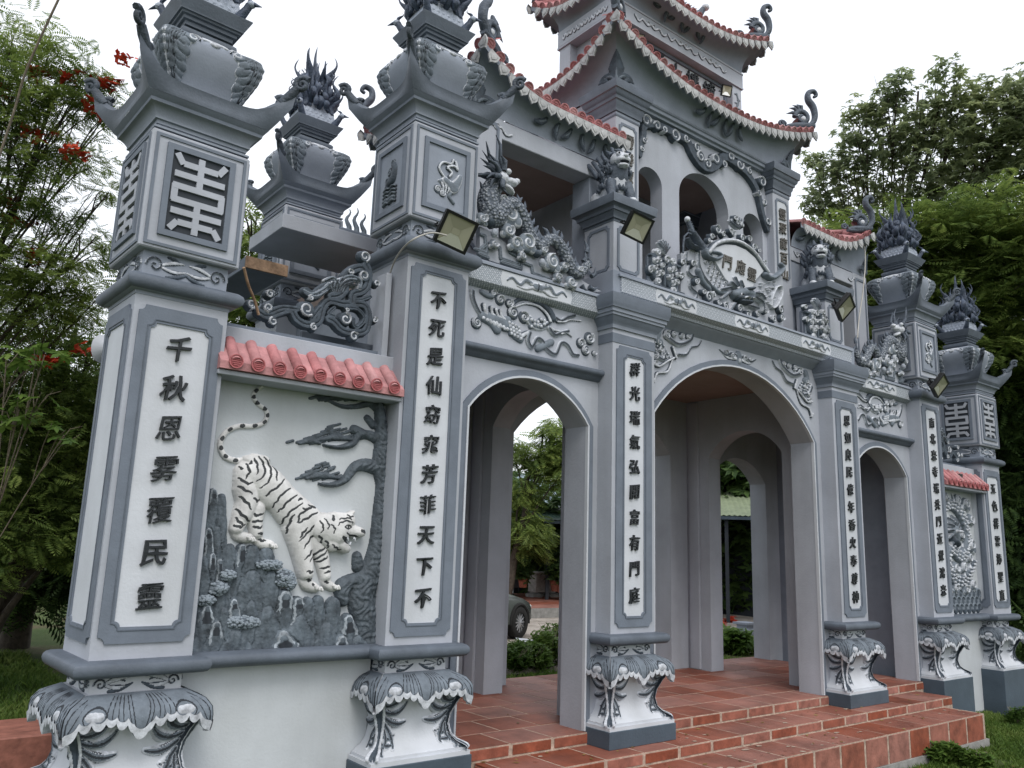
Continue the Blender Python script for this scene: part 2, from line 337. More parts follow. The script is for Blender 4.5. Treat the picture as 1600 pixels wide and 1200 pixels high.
# ================= PILLARS =================
PI = math.pi
def interp(prof):
    zs = [p[0] for p in prof]; hs = [p[1] for p in prof]
    return lambda z: np.interp(z, zs, hs)
BODY = [(.318,.335),(.335,.325),(.36,.285),(.40,.258),(.46,.243),(.53,.248),(.60,.272),(.66,.30),(.72,.315),(.76,.30),(.79,.262),(.80,.238)]
hwB_ = interp(BODY)
APR = [(.56,.352),(.60,.362),(.64,.368),(.68,.370),(.71,.366),(.74,.352),(.765,.326),(.785,.288),(.80,.248)]
hwA_ = interp(APR)
def SB(u, v, h): return (u*hwB_(v)/.27, -(hwB_(v)+h), v)
def SA(u, v, h): return (u*hwA_(v), -(hwA_(v)+h), v)
LOBES = [(0,.135,.115),(-.09,.10,.08),(.09,.10,.08),(-.255,.085,.06),(.255,.085,.06),(-.40,.075,.042),(.40,.075,.042),(-.56,.095,.055),(.56,.095,.055),(-.735,.09,.06),(.735,.09,.06),(-.97,.17,.105),(.97,.17,.105),(-1.03,.12,.12),(1.03,.12,.12)]
def zlow(u):
    z = .70
    for c, wd, d in LOBES:
        q = (u-c)/wd
        if abs(q) < 1: z = min(z, .70-d*(1-q*q)**.45)
    return z
def me_apron():
    mb = MB(); NU = 160
    for rows, m in (((0,.2,.4,.6,.76),0),((.76,.9,1.0),1)):
        P = []
        for i in range(NU+1):
            u = -1+2*i/NU; zl = zlow(u); P.append([tuple(map(float, SA(u, .80+(zl-.80)*t, .004+.004*t+(.006 if m else 0)))) for t in rows] + ([tuple(map(float, SA(u, zl+.004, -.03)))] if m else []))
        mb.grid(P, m)
    return mb.mesh('petal_apron', ['cmid', 'clight'], .9)
ME_APRON = me_apron()
def apron_lines():
    st = []
    for s in (-1, 1):
        for cx, w_ in ((.62, .105), (0, 0)):
            if cx: st += [([(s*cx, .71)], .026, .006, 'light'), ([(s*(cx-.06), .708), (s*(cx+.06), .711)], .026, .008, 'light')]
        for k, (a, b, zz) in enumerate(((.10,.05,.625),(.16,.10,.635),(.24,.22,.65),(.31,.28,.655),(.38,.38,.66),(.46,.45,.665))):
            p = bez((s*(a*.8+.06), .79), (s*(a+.03), .73), (s*b, zz)); st.append((p, taper(len(p), .003, .0055), .007, 'mid3'))
        p = [(s*.62+math.cos(q)*.15, .708+math.sin(q)*.045) for q in np.linspace(-2.2, PI+2.2-PI*.0, 22)]; st.append((p, .005, .007, 'mid3'))
        p = bez((s*.86, .78), (s*.98, .72), (s*.97, .625)); st.append((p, taper(len(p), .002, .006), .009, 'mid3'))
        p = bez((s*.80, .77), (s*.84, .70), (s*.93, .65)); st.append((p, taper(len(p), .002, .004), .009, 'mid3'))
    out = []
    for p, r, h, sty in st: out.append((p, r, h, 'dark' if sty == 'mid3' else sty))
    return out
ME_APLINES = np_mesh('apron_carving', *hf(apron_lines(), SA, .004, .35), ('cgroove', 'clight', 'cmid', 'cgroove'))
def acanthus():
    st = []
    for s in (-1, 1):
        def F(x, z, deg, ln, wd, bend, h=.022, n=9):
            a = R(deg) if s == 1 else PI-R(deg); return frond(s*x, z, a, ln, wd, (bend if s == 1 else -bend), h, 'fourd', n)
        def O(*a, **k):
            p, r, h, sty = F(*a, **k); return [(p, [x+.0085 for x in r], h*.5, 'light'), (p, r, h, 'four')]
        st += [([(s*.262,.66),(s*.262,.56),(s*.262,.46),(s*.262,.38),(s*.27,.335)], [.07,.062,.044,.036,.045], .012, 'light'), ([(s*.262,.66),(s*.262,.56),(s*.262,.46),(s*.262,.38),(s*.27,.335)], [.06,.052,.034,.026,.034], .020, 'dark')]
        for a in ((.25,.615,206,.19,.030,-2.3,.034), (.25,.575,214,.19,.027,-1.6,.032), (.25,.535,224,.18,.025,-1.0,.030), (.25,.495,232,.16,.024,.2,.028), (.252,.46,240,.13,.020,.9,.024), (.258,.43,228,.10,.018,-1.4,.022), (.262,.395,222,.10,.018,-1.0,.022), (.262,.375,242,.06,.014,-.3,.02)): st += O(*a)
        for k in range(4): st.append(frond(s*(.245-.01*k), .60-.05*k, R(228) if s == 1 else PI-R(228), .10, .004, (-.8 if s == 1 else .8), .006, 'carve'))
    return st
ME_ACAN = np_mesh('acanthus_carving', *hf(acanthus(), SB, .004, 1), RM)
def band_orn(z0, z1, hw, half):
    zc = (z0+z1)/2; r = (z1-z0)*.36; st = []
    for s in (-1, 1):
        st += [scroll(s*(half-r*1.15), zc, r, 1.3, 0 if s > 0 else PI, s, r*.28, .012, 'four')]
        st += [frond(s*(half-r*2.1), zc+r*.2, R(150) if s > 0 else R(30), .12, .014, s*.5, .01, 'core'), frond(s*(half-r*2.1), zc-r*.2, R(205) if s > 0 else R(-25), .13, .013, -s*.8, .01, 'core'),
               frond(s*(half-r*2.6), z0+.008, R(178) if s > 0 else R(2), .12, .012, -s*.5, .01, 'dark'), frond(s*(half-r*2.6), z1-.008, R(182) if s > 0 else R(-2), .08, .010, s*.5, .01, 'dark')]
    return st
def me_band(z0, z1, hw, name='band_carving'): return np_mesh(name, *hf(band_orn(z0, z1, hw, hw-.012), lambda u, v, h: (u, -(hw+h), v), .004), RM)
def notched(x0, x1, z0, z1, n, k=4, convex=False):
    P = []
    for cx, cz, a0 in ((x0,z0,PI/2),(x1,z0,PI),(x1,z1,1.5*PI),(x0,z1,0)):
        for i in range(k+1):
            a = a0-PI/2*i/k
            if convex:
                ox = cx + (n if cx == x0 else -n); oz = cz + (n if cz == z0 else -n)
                # arc bulging to the corner, same travel order
                b = {(x0,z0):(PI,1.5*PI),(x1,z0):(1.5*PI,2*PI),(x1,z1):(0,PI/2),(x0,z1):(PI/2,PI)}[(cx,cz)]; q = b[0]+(b[1]-b[0])*i/k
                P.append((ox+math.cos(q)*n, oz+math.sin(q)*n))
            else: P.append((cx+math.cos(a)*n, cz+math.sin(a)*n))
    return P
def faceS(hw): return lambda u, v, h: (u, -(hw+h), v)
def panel_meshes(hw, o, i):
    """o,i = (x, z0, z1) of outer plate and inner field"""
    mb = MB(); n1 = .035
    mb.frame(notched(-o[0],o[0],o[1],o[2],n1), notched(-i[0],i[0],i[1],i[2],.03), faceS(hw), -.002, .012)
    e = .02; mb2 = MB(); mb2.frame(notched(-i[0]-e,i[0]+e,i[1]-e,i[2]+e,.03+e*.4), notched(-i[0]-e+.006,i[0]+e-.006,i[1]-e+.006,i[2]+e-.006,.03+e*.3), faceS(hw), .011, .0165)
    mb3 = MB(); mb3.prism(notched(-i[0]+.0,i[0]-.0,i[1]+.0,i[2]-.0,.03), faceS(hw), -.001, .004)
    return mb.mesh('panel_frame', ['mid']), mb2.mesh('fillet', ['slate']), mb3.mesh('panel_field', ['white'])
CLIPC = {}
def clipped(me, q, yc):
    if yc is None: return me
    key = (me.name, q, yc)
    if key not in CLIPC:
        bm = bmesh.new(); bm.from_mesh(me); a = q*PI/2; no = Vector((math.sin(a), math.cos(a), 0))
        bmesh.ops.bisect_plane(bm, geom=bm.verts[:]+bm.edges[:]+bm.faces[:], plane_co=no*yc, plane_no=no, clear_outer=True)
        m2 = me.copy(); bm.to_mesh(m2); bm.free(); m2.update(); CLIPC[key] = m2
    return CLIPC[key]
def pedestal(root, zfoot, sides=(0,-1,1), yc=None):
    mk('plinth', MB().bbox(-.378,.378,-.378,.378,zfoot,.2735,.004), 'plinth', root, world=False)
    mk('pedestal', MB().sq([(.2735,.368),(.30,.368),(.30,.35),(.318,.35)]+BODY+[(.80,.232),(.888,.232)], m=0), 'white', root, world=False)
    mk('torus_moulding', MB().sq([(.884,.28),(.886,.315),(.893,.333),(.91,.345),(.929,.349),(.948,.345),(.962,.333),(.969,.315)]+[(.9705,.30)], mats=[0]*8), 'slate', root, world=False, smooth=1.0)
    for q in sides:
        for me in (ME_APRON, ME_APLINES, ME_ACAN, ME_PBAND): link(me.name, clipped(me, q, yc), root, rotz=q*PI/2, world=False)
    if yc is not None:
        for ch in root.children:
            if ch.name.split('.')[0] in ('plinth','pedestal','torus_moulding'): ch.data = clipped(ch.data, 0, yc)
ME_PBAND = me_band(.80, .888, .232, 'neck_carving')
def couplet(root, hw, o, i, text, z_first, z_last, size, sides=(0,)):
    f, fl, w_ = panel_meshes(hw, o, i)
    for q in sides:
        link('panel_frame', f, root, rotz=q*PI/2, world=False); link('fillet', fl, root, rotz=q*PI/2, world=False)
        pf = link('panel_field', w_, root, rotz=q*PI/2, world=False)
        if q == 0:
            for k, ch in enumerate(text):
                z = z_first+(z_last-z_first)*k/(len(text)-1)
                link('character', glyph(ch, size), pf, loc=(0, -(hw+.012), z), rot=(PI/2, 0, 0), world=False)
# ---- the box, the flared cap, the urn and the flame finial of the tall pillars ----
CAPP = [(0,.285),(.012,.285),(.012,.262),(.03,.262),(.03,.27),(.05,.272),(.055,.285),(.075,.285),(.10,.30),(.125,.322),(.13,.335),(.15,.338),(.165,.352),(.18,.363)]
URN = [(.285,.205),(.32,.208),(.38,.226),(.44,.254),(.50,.282),(.56,.301),(.605,.306),(.645,.294),(.68,.255),(.70,.205),(.715,.16)]
hwU = interp(URN)
def SU(u, v, h): return (u*hwU(v)/.30, -(hwU(v)+h), v)
def me_slab():
    mb = MB(); N_ = 24
    def row(s, k):
        a = abs(s); hx = .366+.105*a**5; zt = .275+.165*a**7.5
        return [(.363, .182), (.366+.03*a**4, .21+.02*a**5), (hx-.01, .245 + (zt-.285)*.6), (hx+.004, zt), (hx-.028, zt+.002), (.31+.10*a**5, .272+.10*a**6)]
    for q in range(4):
        c, s_ = math.cos(q*PI/2), math.sin(q*PI/2); P = []
        for i in range(N_+1):
            s = -1+2*i/N_; r = []
            for hh, z in row(s, 0):
                x, y = s*hh, -hh; r.append((x*c-y*s_, x*s_+y*c, z))
            P.append(r)
        mb.grid(P)
    mb.sq([(.18,.30),(.278,.305)])
    return mb.mesh('curved_slab', ['slate'], .8)
ME_SLAB = me_slab()
def me_horns():
    mb = MB()
    for q in range(4):
        a = PI/4+q*PI/2; d = Vector((math.cos(a), math.sin(a), 0)); 
        def P(r, z): return d*r+Vector((0,0,z))
        rt = 1.414
        mb.tube([P(.50*rt*.93+x, z) for x, z in ((-.08,.37),(-.02,.43),(.01,.47))], [.03,.032,.028], 8)
        for cr, cz, r0, dr in ((.495*rt, .50, .052, 1), (.405*rt, .375, .042, -1)):
            sp = spiral(0, 0, r0, 1.6, PI*.2 if dr > 0 else PI*.8, dr, .1)
            mb.tube([P(cr+x, cz+y) for x, y in sp], taper(len(sp), .020, .013), 7)
    return mb.mesh('corner_horn_scrolls', ['carved'], 1.2)
ME_HORNS = me_horns()
PYR = [(.715,.15),(.725,.168),(.745,.176),(.765,.172),(.78,.155),(.785,.13),(.80,.13),(.80,.15),(.825,.152),(.83,.168),(.85,.17),(.855,.185),(.87,.188),(.87,.20),(.885,.202),(.94,.236),(.95,.238)]
def urn_orn():
    st = []
    for s in (-1, 1):
        def F(x, z, deg, ln, wd, bend, h=.02, n=9, sty='fourd'):
            a = R(deg) if s == 1 else PI-R(deg); return frond(s*x, z, a, ln, wd, (bend if s == 1 else -bend), h, sty, n)
        edge = [(.150,.625,.034),(.185,.585,.036),(.180,.535,.034),(.205,.490,.034),(.200,.445,.030),(.225,.405,.028),(.235,.365,.022)]
        for x, z, r in edge: st += [([(s*x,z),(s*.27,z+.02)], r+.005, .009, 'light'), ([(s*x,z),(s*.27,z+.02)], r, .016, 'mid')]
        for k, (x, z, r) in enumerate(edge[:5]): st.append((smooth_pts([(s*(.175+.02*k),.665-.004*k),(s*(.20+.016*k),.60-.01*k),(s*(x+.040),z-.01),(s*(x+.004),z-.030)],5), .0032, .009, 'carve'))
        for k in range(5): st.append((smooth_pts([(s*(.20+.02*k),.655),(s*(.245+.012*k),.56),(s*(.25+.01*k),.45),(s*(.262+.005*k),.36)],4), .003, .008, 'carve'))
        st += [scroll(s*.135, .635, .038, 1.4, 0 if s < 0 else PI, -s, .012, .02, 'core')]
        st += [([(s*.05,.675),(s*.075,.665)], .02, .014, 'light')]
    st += [([(0,.66)], .036, .016, 'light'), ([(-.028,.675),(.028,.675)], .026, .016, 'light')]
    return st
ME_URNC = np_mesh('urn_carving', *hf(urn_orn(), SU, .005, 1), RM)
def me_finial(seed):
    r_ = random.Random(seed); mb = MB()
    mb.sq([(0,.16),(.05,.175),(.12,.165),(.25,.13),(.38,.13),(.48,.09),(.56,.03)])
    def flame(x, y, z, ln, r, lean, az, curl=.5):
        d = Vector((math.cos(az), math.sin(az), 0)); pts = []; n = 13
        for i in range(n+1):
            t = i/n; off = lean*t + curl*.13*math.sin(t*6.2)*(.35+ln)
            pts.append(Vector((x, y, z+ln*t))+d*off)
        mb.tube(pts, [1.3*r*(.6+.7*math.sin(PI*min(1,t*1.5)))*(1-t)**.65+.0012 for t in [i/n for i in range(n+1)]], 7, flat=.65)
    flame(0,0,.35,.56,.055,0,0,.12); flame(.02,.02,.4,.36,.03,.02,1,.3); flame(-.02,-.02,.4,.38,.03,.02,4,.3)
    for q in range(4):
        a = PI/4+q*PI/2
        for k, (rad, z, ln, r, lean) in enumerate(((.13,.38,.40,.04,.05),(.19,.28,.30,.035,.06),(.215,.14,.26,.032,.06))):
            flame(math.cos(a)*rad, math.sin(a)*rad, z, ln, r, lean, a, .5 if k % 2 else -.5)
            for e in (-.5, -.25, .25, .5): flame(math.cos(a+e)*rad*.92, math.sin(a+e)*rad*.92, z+.02, ln*r_.uniform(.5,.8), r*.7, lean*.6, a+e*2, r_.uniform(-.8,.8))
        # phoenix head leaning out at the corner
        d = Vector((math.cos(a), math.sin(a), 0)); base = d*.20
        nk = [base+Vector((0,0,.02)), d*.25+Vector((0,0,.05)), d*.285+Vector((0,0,.10)), d*.30+Vector((0,0,.13))]
        mb.tube(nk, [.035,.034,.026,.026], 7); mb.ball(d*.31+Vector((0,0,.135)), (.03,.03,.026), 8, 6); mb.tube([d*.33+Vector((0,0,.135)), d*.385+Vector((0,0,.115))], [.016,.002], 6)
        flame(d.x*.29, d.y*.29, .15, .07, .012, -.02, a, .3)
        for k in range(7):
            b_ = q*PI/2+(-.62+.207*k); rr_ = .155/max(.75, math.cos(b_-q*PI/2)); flame(math.cos(b_-PI/2)*rr_*.95, math.sin(b_-PI/2)*rr_*.95, .16+.07*(k % 3), r_.uniform(.16,.28), .026, .03, b_-PI/2, r_.choice((-.7,.7)))
        # scrolls and scale arcs on the flat sides
        b = q*PI/2; c, s_ = math.cos(b), math.sin(b)
        def W(x, z, o): y = -(.145-.03*min(1, z/.25)+o); return Vector((x*c-y*s_, x*s_+y*c, z))
        for cx, cz, rr, dd in ((0,.30,.034,1),(-.055,.22,.032,-1),(.055,.22,.032,1),(0,.14,.036,1),(-.08,.15,.028,1),(.08,.15,.028,-1),(-.075,.44,.026,1),(.075,.44,.026,-1)):
            sp = spiral(cx, cz, rr, 1.4, r_.uniform(0,6), dd, .2); mb.tube([W(x, z, .014) for x, z in sp], .0085, 6)
        for rr in range(3):
            for k in range(6): mb.ball(W(-.12+.048*k+(rr % 2)*.024, .03+.035*rr, .02), (.022,.022,.024), 7, 5)
    return mb.mesh('flame_finial', ['finial'], 1.3)
ME_FIN = me_finial(3)
def cap_top(root, zb, rots=(0,-1,1,2)):
    o = link('cap_cornice', ME_CAPP, root, loc=(0,0,zb), world=False); link('curved_slab', ME_SLAB, root, loc=(0,0,zb), world=False)
    link('corner_horn_scrolls', ME_HORNS, root, loc=(0,0,zb), world=False)
    u = link('urn', ME_URN, root, loc=(0,0,zb), world=False)
    for q in rots: link('urn_carving', ME_URNC, u, rotz=q*PI/2, world=False)
    link('stepped_neck', ME_PYR, root, loc=(0,0,zb), world=False)
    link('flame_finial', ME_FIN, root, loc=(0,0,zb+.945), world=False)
ME_CAPP = MB().sq(CAPP, mats=[0]*9+[0,1,1,1]).mesh('cap_cornice', ['midl', 'mid'])
ME_URN = MB().sq(URN).mesh('urn', ['midl'], 1.0)
ME_PYR = MB().sq(PYR).mesh('stepped_neck', ['slate'], .7)
def rect(x0, x1, z0, z1): return [(x0,z0),(x1,z0),(x1,z1),(x0,z1)]
def box_block(root, z0, z1, hw, inner, fieldmat):
    H = z1-z0
    b = MB(); b.bbox(-hw, hw, -hw, hw, z0, z1, .008); mk('upper_block', b, 'pale', root, world=False)
    hx, zz0, zz1 = inner
    f = MB(); S = faceS(hw)
    f.frame(rect(-hw+.022,hw-.022,z0+.022,z1-.022), rect(-hw+.04,hw-.04,z0+.04,z1-.04), S, -.001, .008)
    f.frame(rect(-hx-.035,hx+.035,zz0-.035,zz1+.035), rect(-hx,hx,zz0,zz1), S, -.001, .016)
    fm = f.mesh('block_frame', ['mid']); g = MB(); g.prism(rect(-hx,hx,zz0,zz1), S, 0, .002); gm = g.mesh('block_field', [fieldmat])
    out = []
    for q in (0,-1,1,2):
        link('block_frame', fm, root, rotz=q*PI/2, world=False); out.append(link('block_field', gm, root, rotz=q*PI/2, world=False))
    return out
def symbol_mesh(hw, hx, z0, z1):
    zc = (z0+z1)/2; hz = (z1-z0)/2; t = .037; S = faceS(hw); mb = MB()
    def bar(p, q, w_=t):
        (a, b), (c, d) = ((p[0]*hx, zc+p[1]*hz), (q[0]*hx, zc+q[1]*hz)); l = math.hypot(c-a, d-b); nx, nz = -(d-b)/l*w_/2, (c-a)/l*w_/2
        mb.prism([(a+nx,b+nz),(c+nx,d+nz),(c-nx,d-nz),(a-nx,b-nz)][::-1], S, .0, .014+.0006*len(mb.f)/30)
    for s in (-1, 1):
        bar((s*.86,.94),(s*.62,.70)); bar((s*.60,.72),(0,.72)); bar((s*.86,-.94),(s*.62,-.72)); bar((s*.60,-.74),(0,-.74))
        bar((s*.82,.17),(s*.82,-.24))
    bar((0,.95),(0,.16)); bar((-.88,.44),(.88,.44)); bar((-.9,.14),(.9,.14)); bar((-.9,-.20),(.9,-.20)); bar((-.88,-.48),(.88,-.48)); bar((0,-.2),(0,-.97))
    return mb.mesh('block_symbol', ['pale'], None)
def crane(S):
    st = [(smooth_pts([(-.01,-.02),(.03,-.05),(.055,-.08),(.08,-.06)]), .03, .02, 'lrim'), (smooth_pts([(-.06,-.04),(0,-.03),(.06,-.05),(.10,0),(.12,.05)]), taper(21,.012,.02,.045), .022, 'lrim')]
    st += [(smooth_pts([(-.02,.0),(-.07,.06),(-.04,.12),(.03,.13),(.05,.17)]), .010, .016, 'core'), (smooth_pts([(.02,.02),(.04,.06),(.0,.09),(.06,.12),(.09,.10),(.07,.16)]), .011, .018, 'core')]
    for k in range(5): st.append(frond(-.04+.03*k, -.05, R(-60-10*k), .07, .012, -.5, .016, 'core'))
    st += cloud(-.07,-.11,.028) + cloud(-.03,-.13,.026,-1) + [(smooth_pts([(.05,-.1),(.03,-.14),(.07,-.18)]), .014, .014, 'mid')]
    return [([(x, y*.95+S) for x, y in p], r, h, s) for p, r, h, s in st]
def urnrelief(S):
    st = [(smooth_pts([(-.06,-.17),(-.01,-.17),(.06,-.17)]), .028, .018, 'mid')]
    for k in range(5): st.append((smooth_pts([(-.085,-.2+.03*k),(-.04,-.185+.03*k),(0,-.2+.03*k),(.04,-.185+.03*k),(.085,-.2+.03*k)]), .008, .02, 'core'))
    st += [(smooth_pts([(-.07,-.07),(-.03,-.02),(.03,.0),(.05,.07),(.03,.12)]), taper(21,.02,.02,.04), .024, 'mid')] + cloud(.02,.13,.026) + cloud(-.02,.07,.03,-1) + cloud(-.05,.0,.028)
    return [([(x, y*.95+S) for x, y in p], r, h, s) for p, r, h, s in st]
# ---- outer (short) pillar kind and arch-flanking (tall) pillar kind ----
GATEP = 'pillars along the front of the gate'
def short_pillar(x, y, rz, zfoot, text, zf, zl, label):
    hw = .2643; t = thing('gate_pillar', label, 'pillar', (x, y, 0), rz, GATEP); pedestal(t, zfoot)
    mk('shaft', MB().sq([(.968,hw),(.98,hw),(2.94,hw)]), 'pale', t, world=False)
    couplet(t, hw, (.237,1.05,2.885), (.165,1.135,2.79), text, zf, zl, .148, (0,-1,1))
    mk('shaft_head', MB().sq([(2.94,hw+.004),(2.96,hw+.006),(2.965,.30),(2.985,.325),(3.01,.333),(3.035,.325),(3.055,.30),(3.058,.245),(3.21,.245)], mats=[0,0,1,1,1,1,1,0]), ['midl','slate'], t, world=False, smooth=.8)
    me = me_band(3.065, 3.20, .245)
    for q in (0,-1,1): link('band_carving', me, t, rotz=q*PI/2, world=False)
    fl = box_block(t, 3.2115, 3.933, .292, (.168,3.335,3.832), 'shadow'); sm = symbol_mesh(.292, .168, 3.335, 3.832)
    for f in fl: link('block_symbol', sm, f, world=False)
    cap_top(t, 3.945); return t
def tall_pillar(x, y, zfoot, text, zf, zl, label, group=GATEP, sides=(0,-1,1)):
    hw = .26; t = thing('gate_pillar', label, 'pillar', (x, y, 0), 0, group); pedestal(t, zfoot, yc=-.075)
    mk('shaft', MB().sq([(.968,hw),(.98,hw),(3.60,hw)]), 'pale', t, world=False)
    if text: couplet(t, hw, (.232,1.024,3.565), (.137,1.107,3.505), text, zf, zl, .134, (0,))
    mk('shaft_head', MB().sq([(3.60,hw+.004),(3.62,hw+.006),(3.625,.30),(3.65,.325),(3.68,.333),(3.71,.325),(3.735,.30),(3.738,.245),(3.883,.245)], mats=[0,0,1,1,1,1,1,0]), ['midl','slate'], t, world=False, smooth=.8)
    me = me_band(3.745, 3.875, .245)
    for q in (0,-1,1): link('band_carving', me, t, rotz=q*PI/2, world=False)
    fl = box_block(t, 3.885, 4.618, .29, (.165,4.02,4.49), 'midl')
    zc = 4.255; Sx = faceS(.292)
    relief('crane_relief', crane(zc), Sx, fl[0], .004, world=False, mats=('cdark','clight','cmid','cgroove')); relief('landscape_relief', urnrelief(zc), Sx, fl[1], .005, world=False, mats=('cgroove','cmid','cdark','cgroove'))
    cap_top(t, 4.63); return t
def arch_pillar(x, y, text, zf, zl, label):
    hw = .2587; t = thing('gate_pillar', label, 'pillar', (x, y, 0), 0, GATEP); pedestal(t, .145, yc=-.075)
    mk('shaft', MB().sq([(.968,hw),(.98,hw),(3.355,hw)]), 'pale', t, world=False)
    couplet(t, hw, (.215,1.02,3.335), (.118,1.105,3.25), text, zf, zl, .126, (0,))
    mk('capital', MB().sq([(3.355,hw+.006),(3.435,hw+.006),(3.435,hw+.002),(3.475,hw+.002),(3.475,.276),(3.505,.278),(3.53,.292),(3.555,.31),(3.575,.318),(3.575,.326),(3.60,.328),(3.60,.338),(3.635,.34),(3.635,.352),(3.66,.355),(3.68,.364),(3.757,.364),(3.757,.25)],
        mats=[0,1,1,2,2,0,0,0,2,2,0,2,2,0,0,0,1]), ['mid','pale','midl'], t, world=False)
    mk('capital_block', MB().bbox(-.2587,.2587,-.2587,.2,3.757,4.0,.004), 'midl', t, world=False)
    # small pilaster that carries the guardian lion
    mk('lion_post', MB().sq([(4.0,.185),(4.49,.185)]), 'pale', t, world=False)
    f = MB(); f.frame(notched(-.14,.14,4.04,4.46,.03), notched(-.115,.115,4.065,4.435,.025), faceS(.185), 0, .01)
    for q in (0,-1,1): link('post_frame', f.mesh('post_frame', ['mid']) if q == 0 else bpy.data.meshes['post_frame'], t, rotz=q*PI/2, world=False)
    mk('lion_post_cap', MB().sq([(4.49,.19),(4.51,.19),(4.515,.205),(4.54,.207),(4.56,.222),(4.575,.228),(4.575,.24),(4.60,.243),(4.62,.262),(4.625,.278),(4.69,.285),(4.705,.28)]), 'slate', t, world=False)
    return t
def zat(u, v): return at(u, v, 'y', -.01).z
pA = short_pillar(-5.4602, .2807, .0436, -.3, '千秋恩雾覆民靈', zat(281,545), zat(227,931), 'outermost left gate pillar lettered 千秋恩雾覆民靈, nearest the viewer')
pF = short_pillar(5.4575, .2807, -.02, -.3, '五色祥雲捧聖直', zat(1550,763), zat(1563,930), 'farthest right gate pillar with square knot symbol block beside the dark trees')
pB = tall_pillar(-3.7276, .26, -.25, '不死是仙窈窕芳菲天下不', zat(686,470), zat(659,935), 'tall gate pillar between the tiger mural and the left side arch')
pE = tall_pillar(3.7276, .26, -.25, '南北来寺瑞共門近覺鴻来', zat(1453,660), zat(1471,922), 'tall gate pillar between the right side arch and the dragon mural')
pC = arch_pillar(-1.7, .2587, '群光瑞氣弘開富有門庭', zat(989,577), zat(988,930), 'gate pillar at the left of the central arch on the red steps')
pD = arch_pillar(1.7, .2587, '恩如良民億年香火奉尊神', zat(1321,657), zat(1333,933), 'gate pillar at the right of the central arch on the red steps')
# the rear row repeats the tall pillar; only its top is seen above the left wing
rr = tall_pillar(-3.83, 2.32, -.25, None, 0, 0, 'rear gate pillar whose urn and flame finial rise behind the tiger wall', 'pillars along the rear of the gate')
# ================= GUARDIAN LIONS =================
def lion(x, y, label, face):
    t = thing('guardian_lion', label, 'statue', (x, y, 4.705), 0, 'lions on the small posts'); r_ = random.Random(5)
    b = MB()
    b.ball((0,.06,.14),(.12,.16,.13)); b.ball((0,-.03,.20),(.105,.10,.15)); b.ball((0,.14,.10),(.13,.10,.11))
    for s in (-1,1):
        b.tube([(s*.07,-.08,.2),(s*.085,-.12,.1),(s*.085,-.13,.02)], [.05,.038,.036]); b.ball((s*.085,-.155,.025),(.04,.05,.028))
        b.ball((s*.11,.13,.09),(.05,.09,.09)); b.ball((s*.12,.05,.03),(.035,.07,.03))
    b.tube([(0,-.04,.26),(0,-.08,.34),(0,-.09,.38)], [.10,.085,.06])
    for k in range(110):       # curled mane and chest tufts
        a = r_.uniform(0, 6.28); z = r_.uniform(.10,.34); rr_ = .115+.02*math.sin(z*20); p = Vector((math.cos(a)*rr_, math.sin(a)*rr_+.01, z)); b.tube([p, p+Vector((p.x*.18, (p.y-.01)*.18, .012)), p+Vector((p.x*.22, (p.y-.01)*.22, .035))], [.02,.016,.003], 6)
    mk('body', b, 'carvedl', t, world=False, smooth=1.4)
    h = MB(); h.ball((0,-.10,.40),(.085,.085,.075)); h.ball((0,-.17,.375),(.062,.05,.036)); h.ball((0,-.165,.325),(.05,.045,.020)); h.ball((0,-.215,.395),(.022,.018,.018))
    for s in (-1,1):
        h.ball((s*.042,-.165,.425),(.022,.02,.02)); h.tube([(s*.03,-.16,.455),(s*.075,-.15,.462)], [.014,.008]); h.tube([(s*.07,-.08,.45),(s*.11,-.06,.49)], [.025,.004]); h.tube([(s*.03,-.07,.46),(s*.04,-.03,.54),(s*.03,.02,.58)], [.02,.014,.003])
        for k in range(6): a = .5+k*.45; sp = spiral(0,0,.028,1.2,0,s,.2); h.tube([(s*(.085+.01*k % .03)+.0*xx, -.10+k*.035+xx, .30+.055*(k % 3)+zz) for xx, zz in sp], .010, 6)
        for k in range(4): h.tube([(s*(.05+.02*k),0.02+.02*k,.42-.04*k),(s*(.09+.03*k),.05+.03*k,.50-.02*k),(s*(.08+.03*k),.07+.03*k,.56-.04*k)], [.026,.018,.002], 6)
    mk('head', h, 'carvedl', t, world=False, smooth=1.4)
    m_ = MB(); m_.ball((0,-.19,.352),(.042,.03,.013)); mk('open_mouth', m_, 'shadow', t, world=False)
    [mk('eye', MB().ball((s*.045,-.182,.427),(.009,.008,.009)), 'ink', t, world=False) for s in (-1,1)]
    f = MB()
    for k in range(7): a = -1.2+k*.4; f.tube([(math.sin(a)*.03,.2,.16),(math.sin(a)*.12,.25,.28+.06*math.cos(a)),(math.sin(a)*.13+.02,.23,.40+.12*math.cos(a))], [.03,.026,.003], 7)
    mk('tail_flames', f, 'carvedl', t, world=False, smooth=1.3); t.scale = (1.12,1.12,1.08); t.rotation_euler = (0,0,face); return t
lion(-1.7, .25, 'carved guardian lion on the small post left of the arched windows', -.35)
lion(1.7, .25, 'carved guardian lion with open mouth on the small post right of the arched windows', -.85)
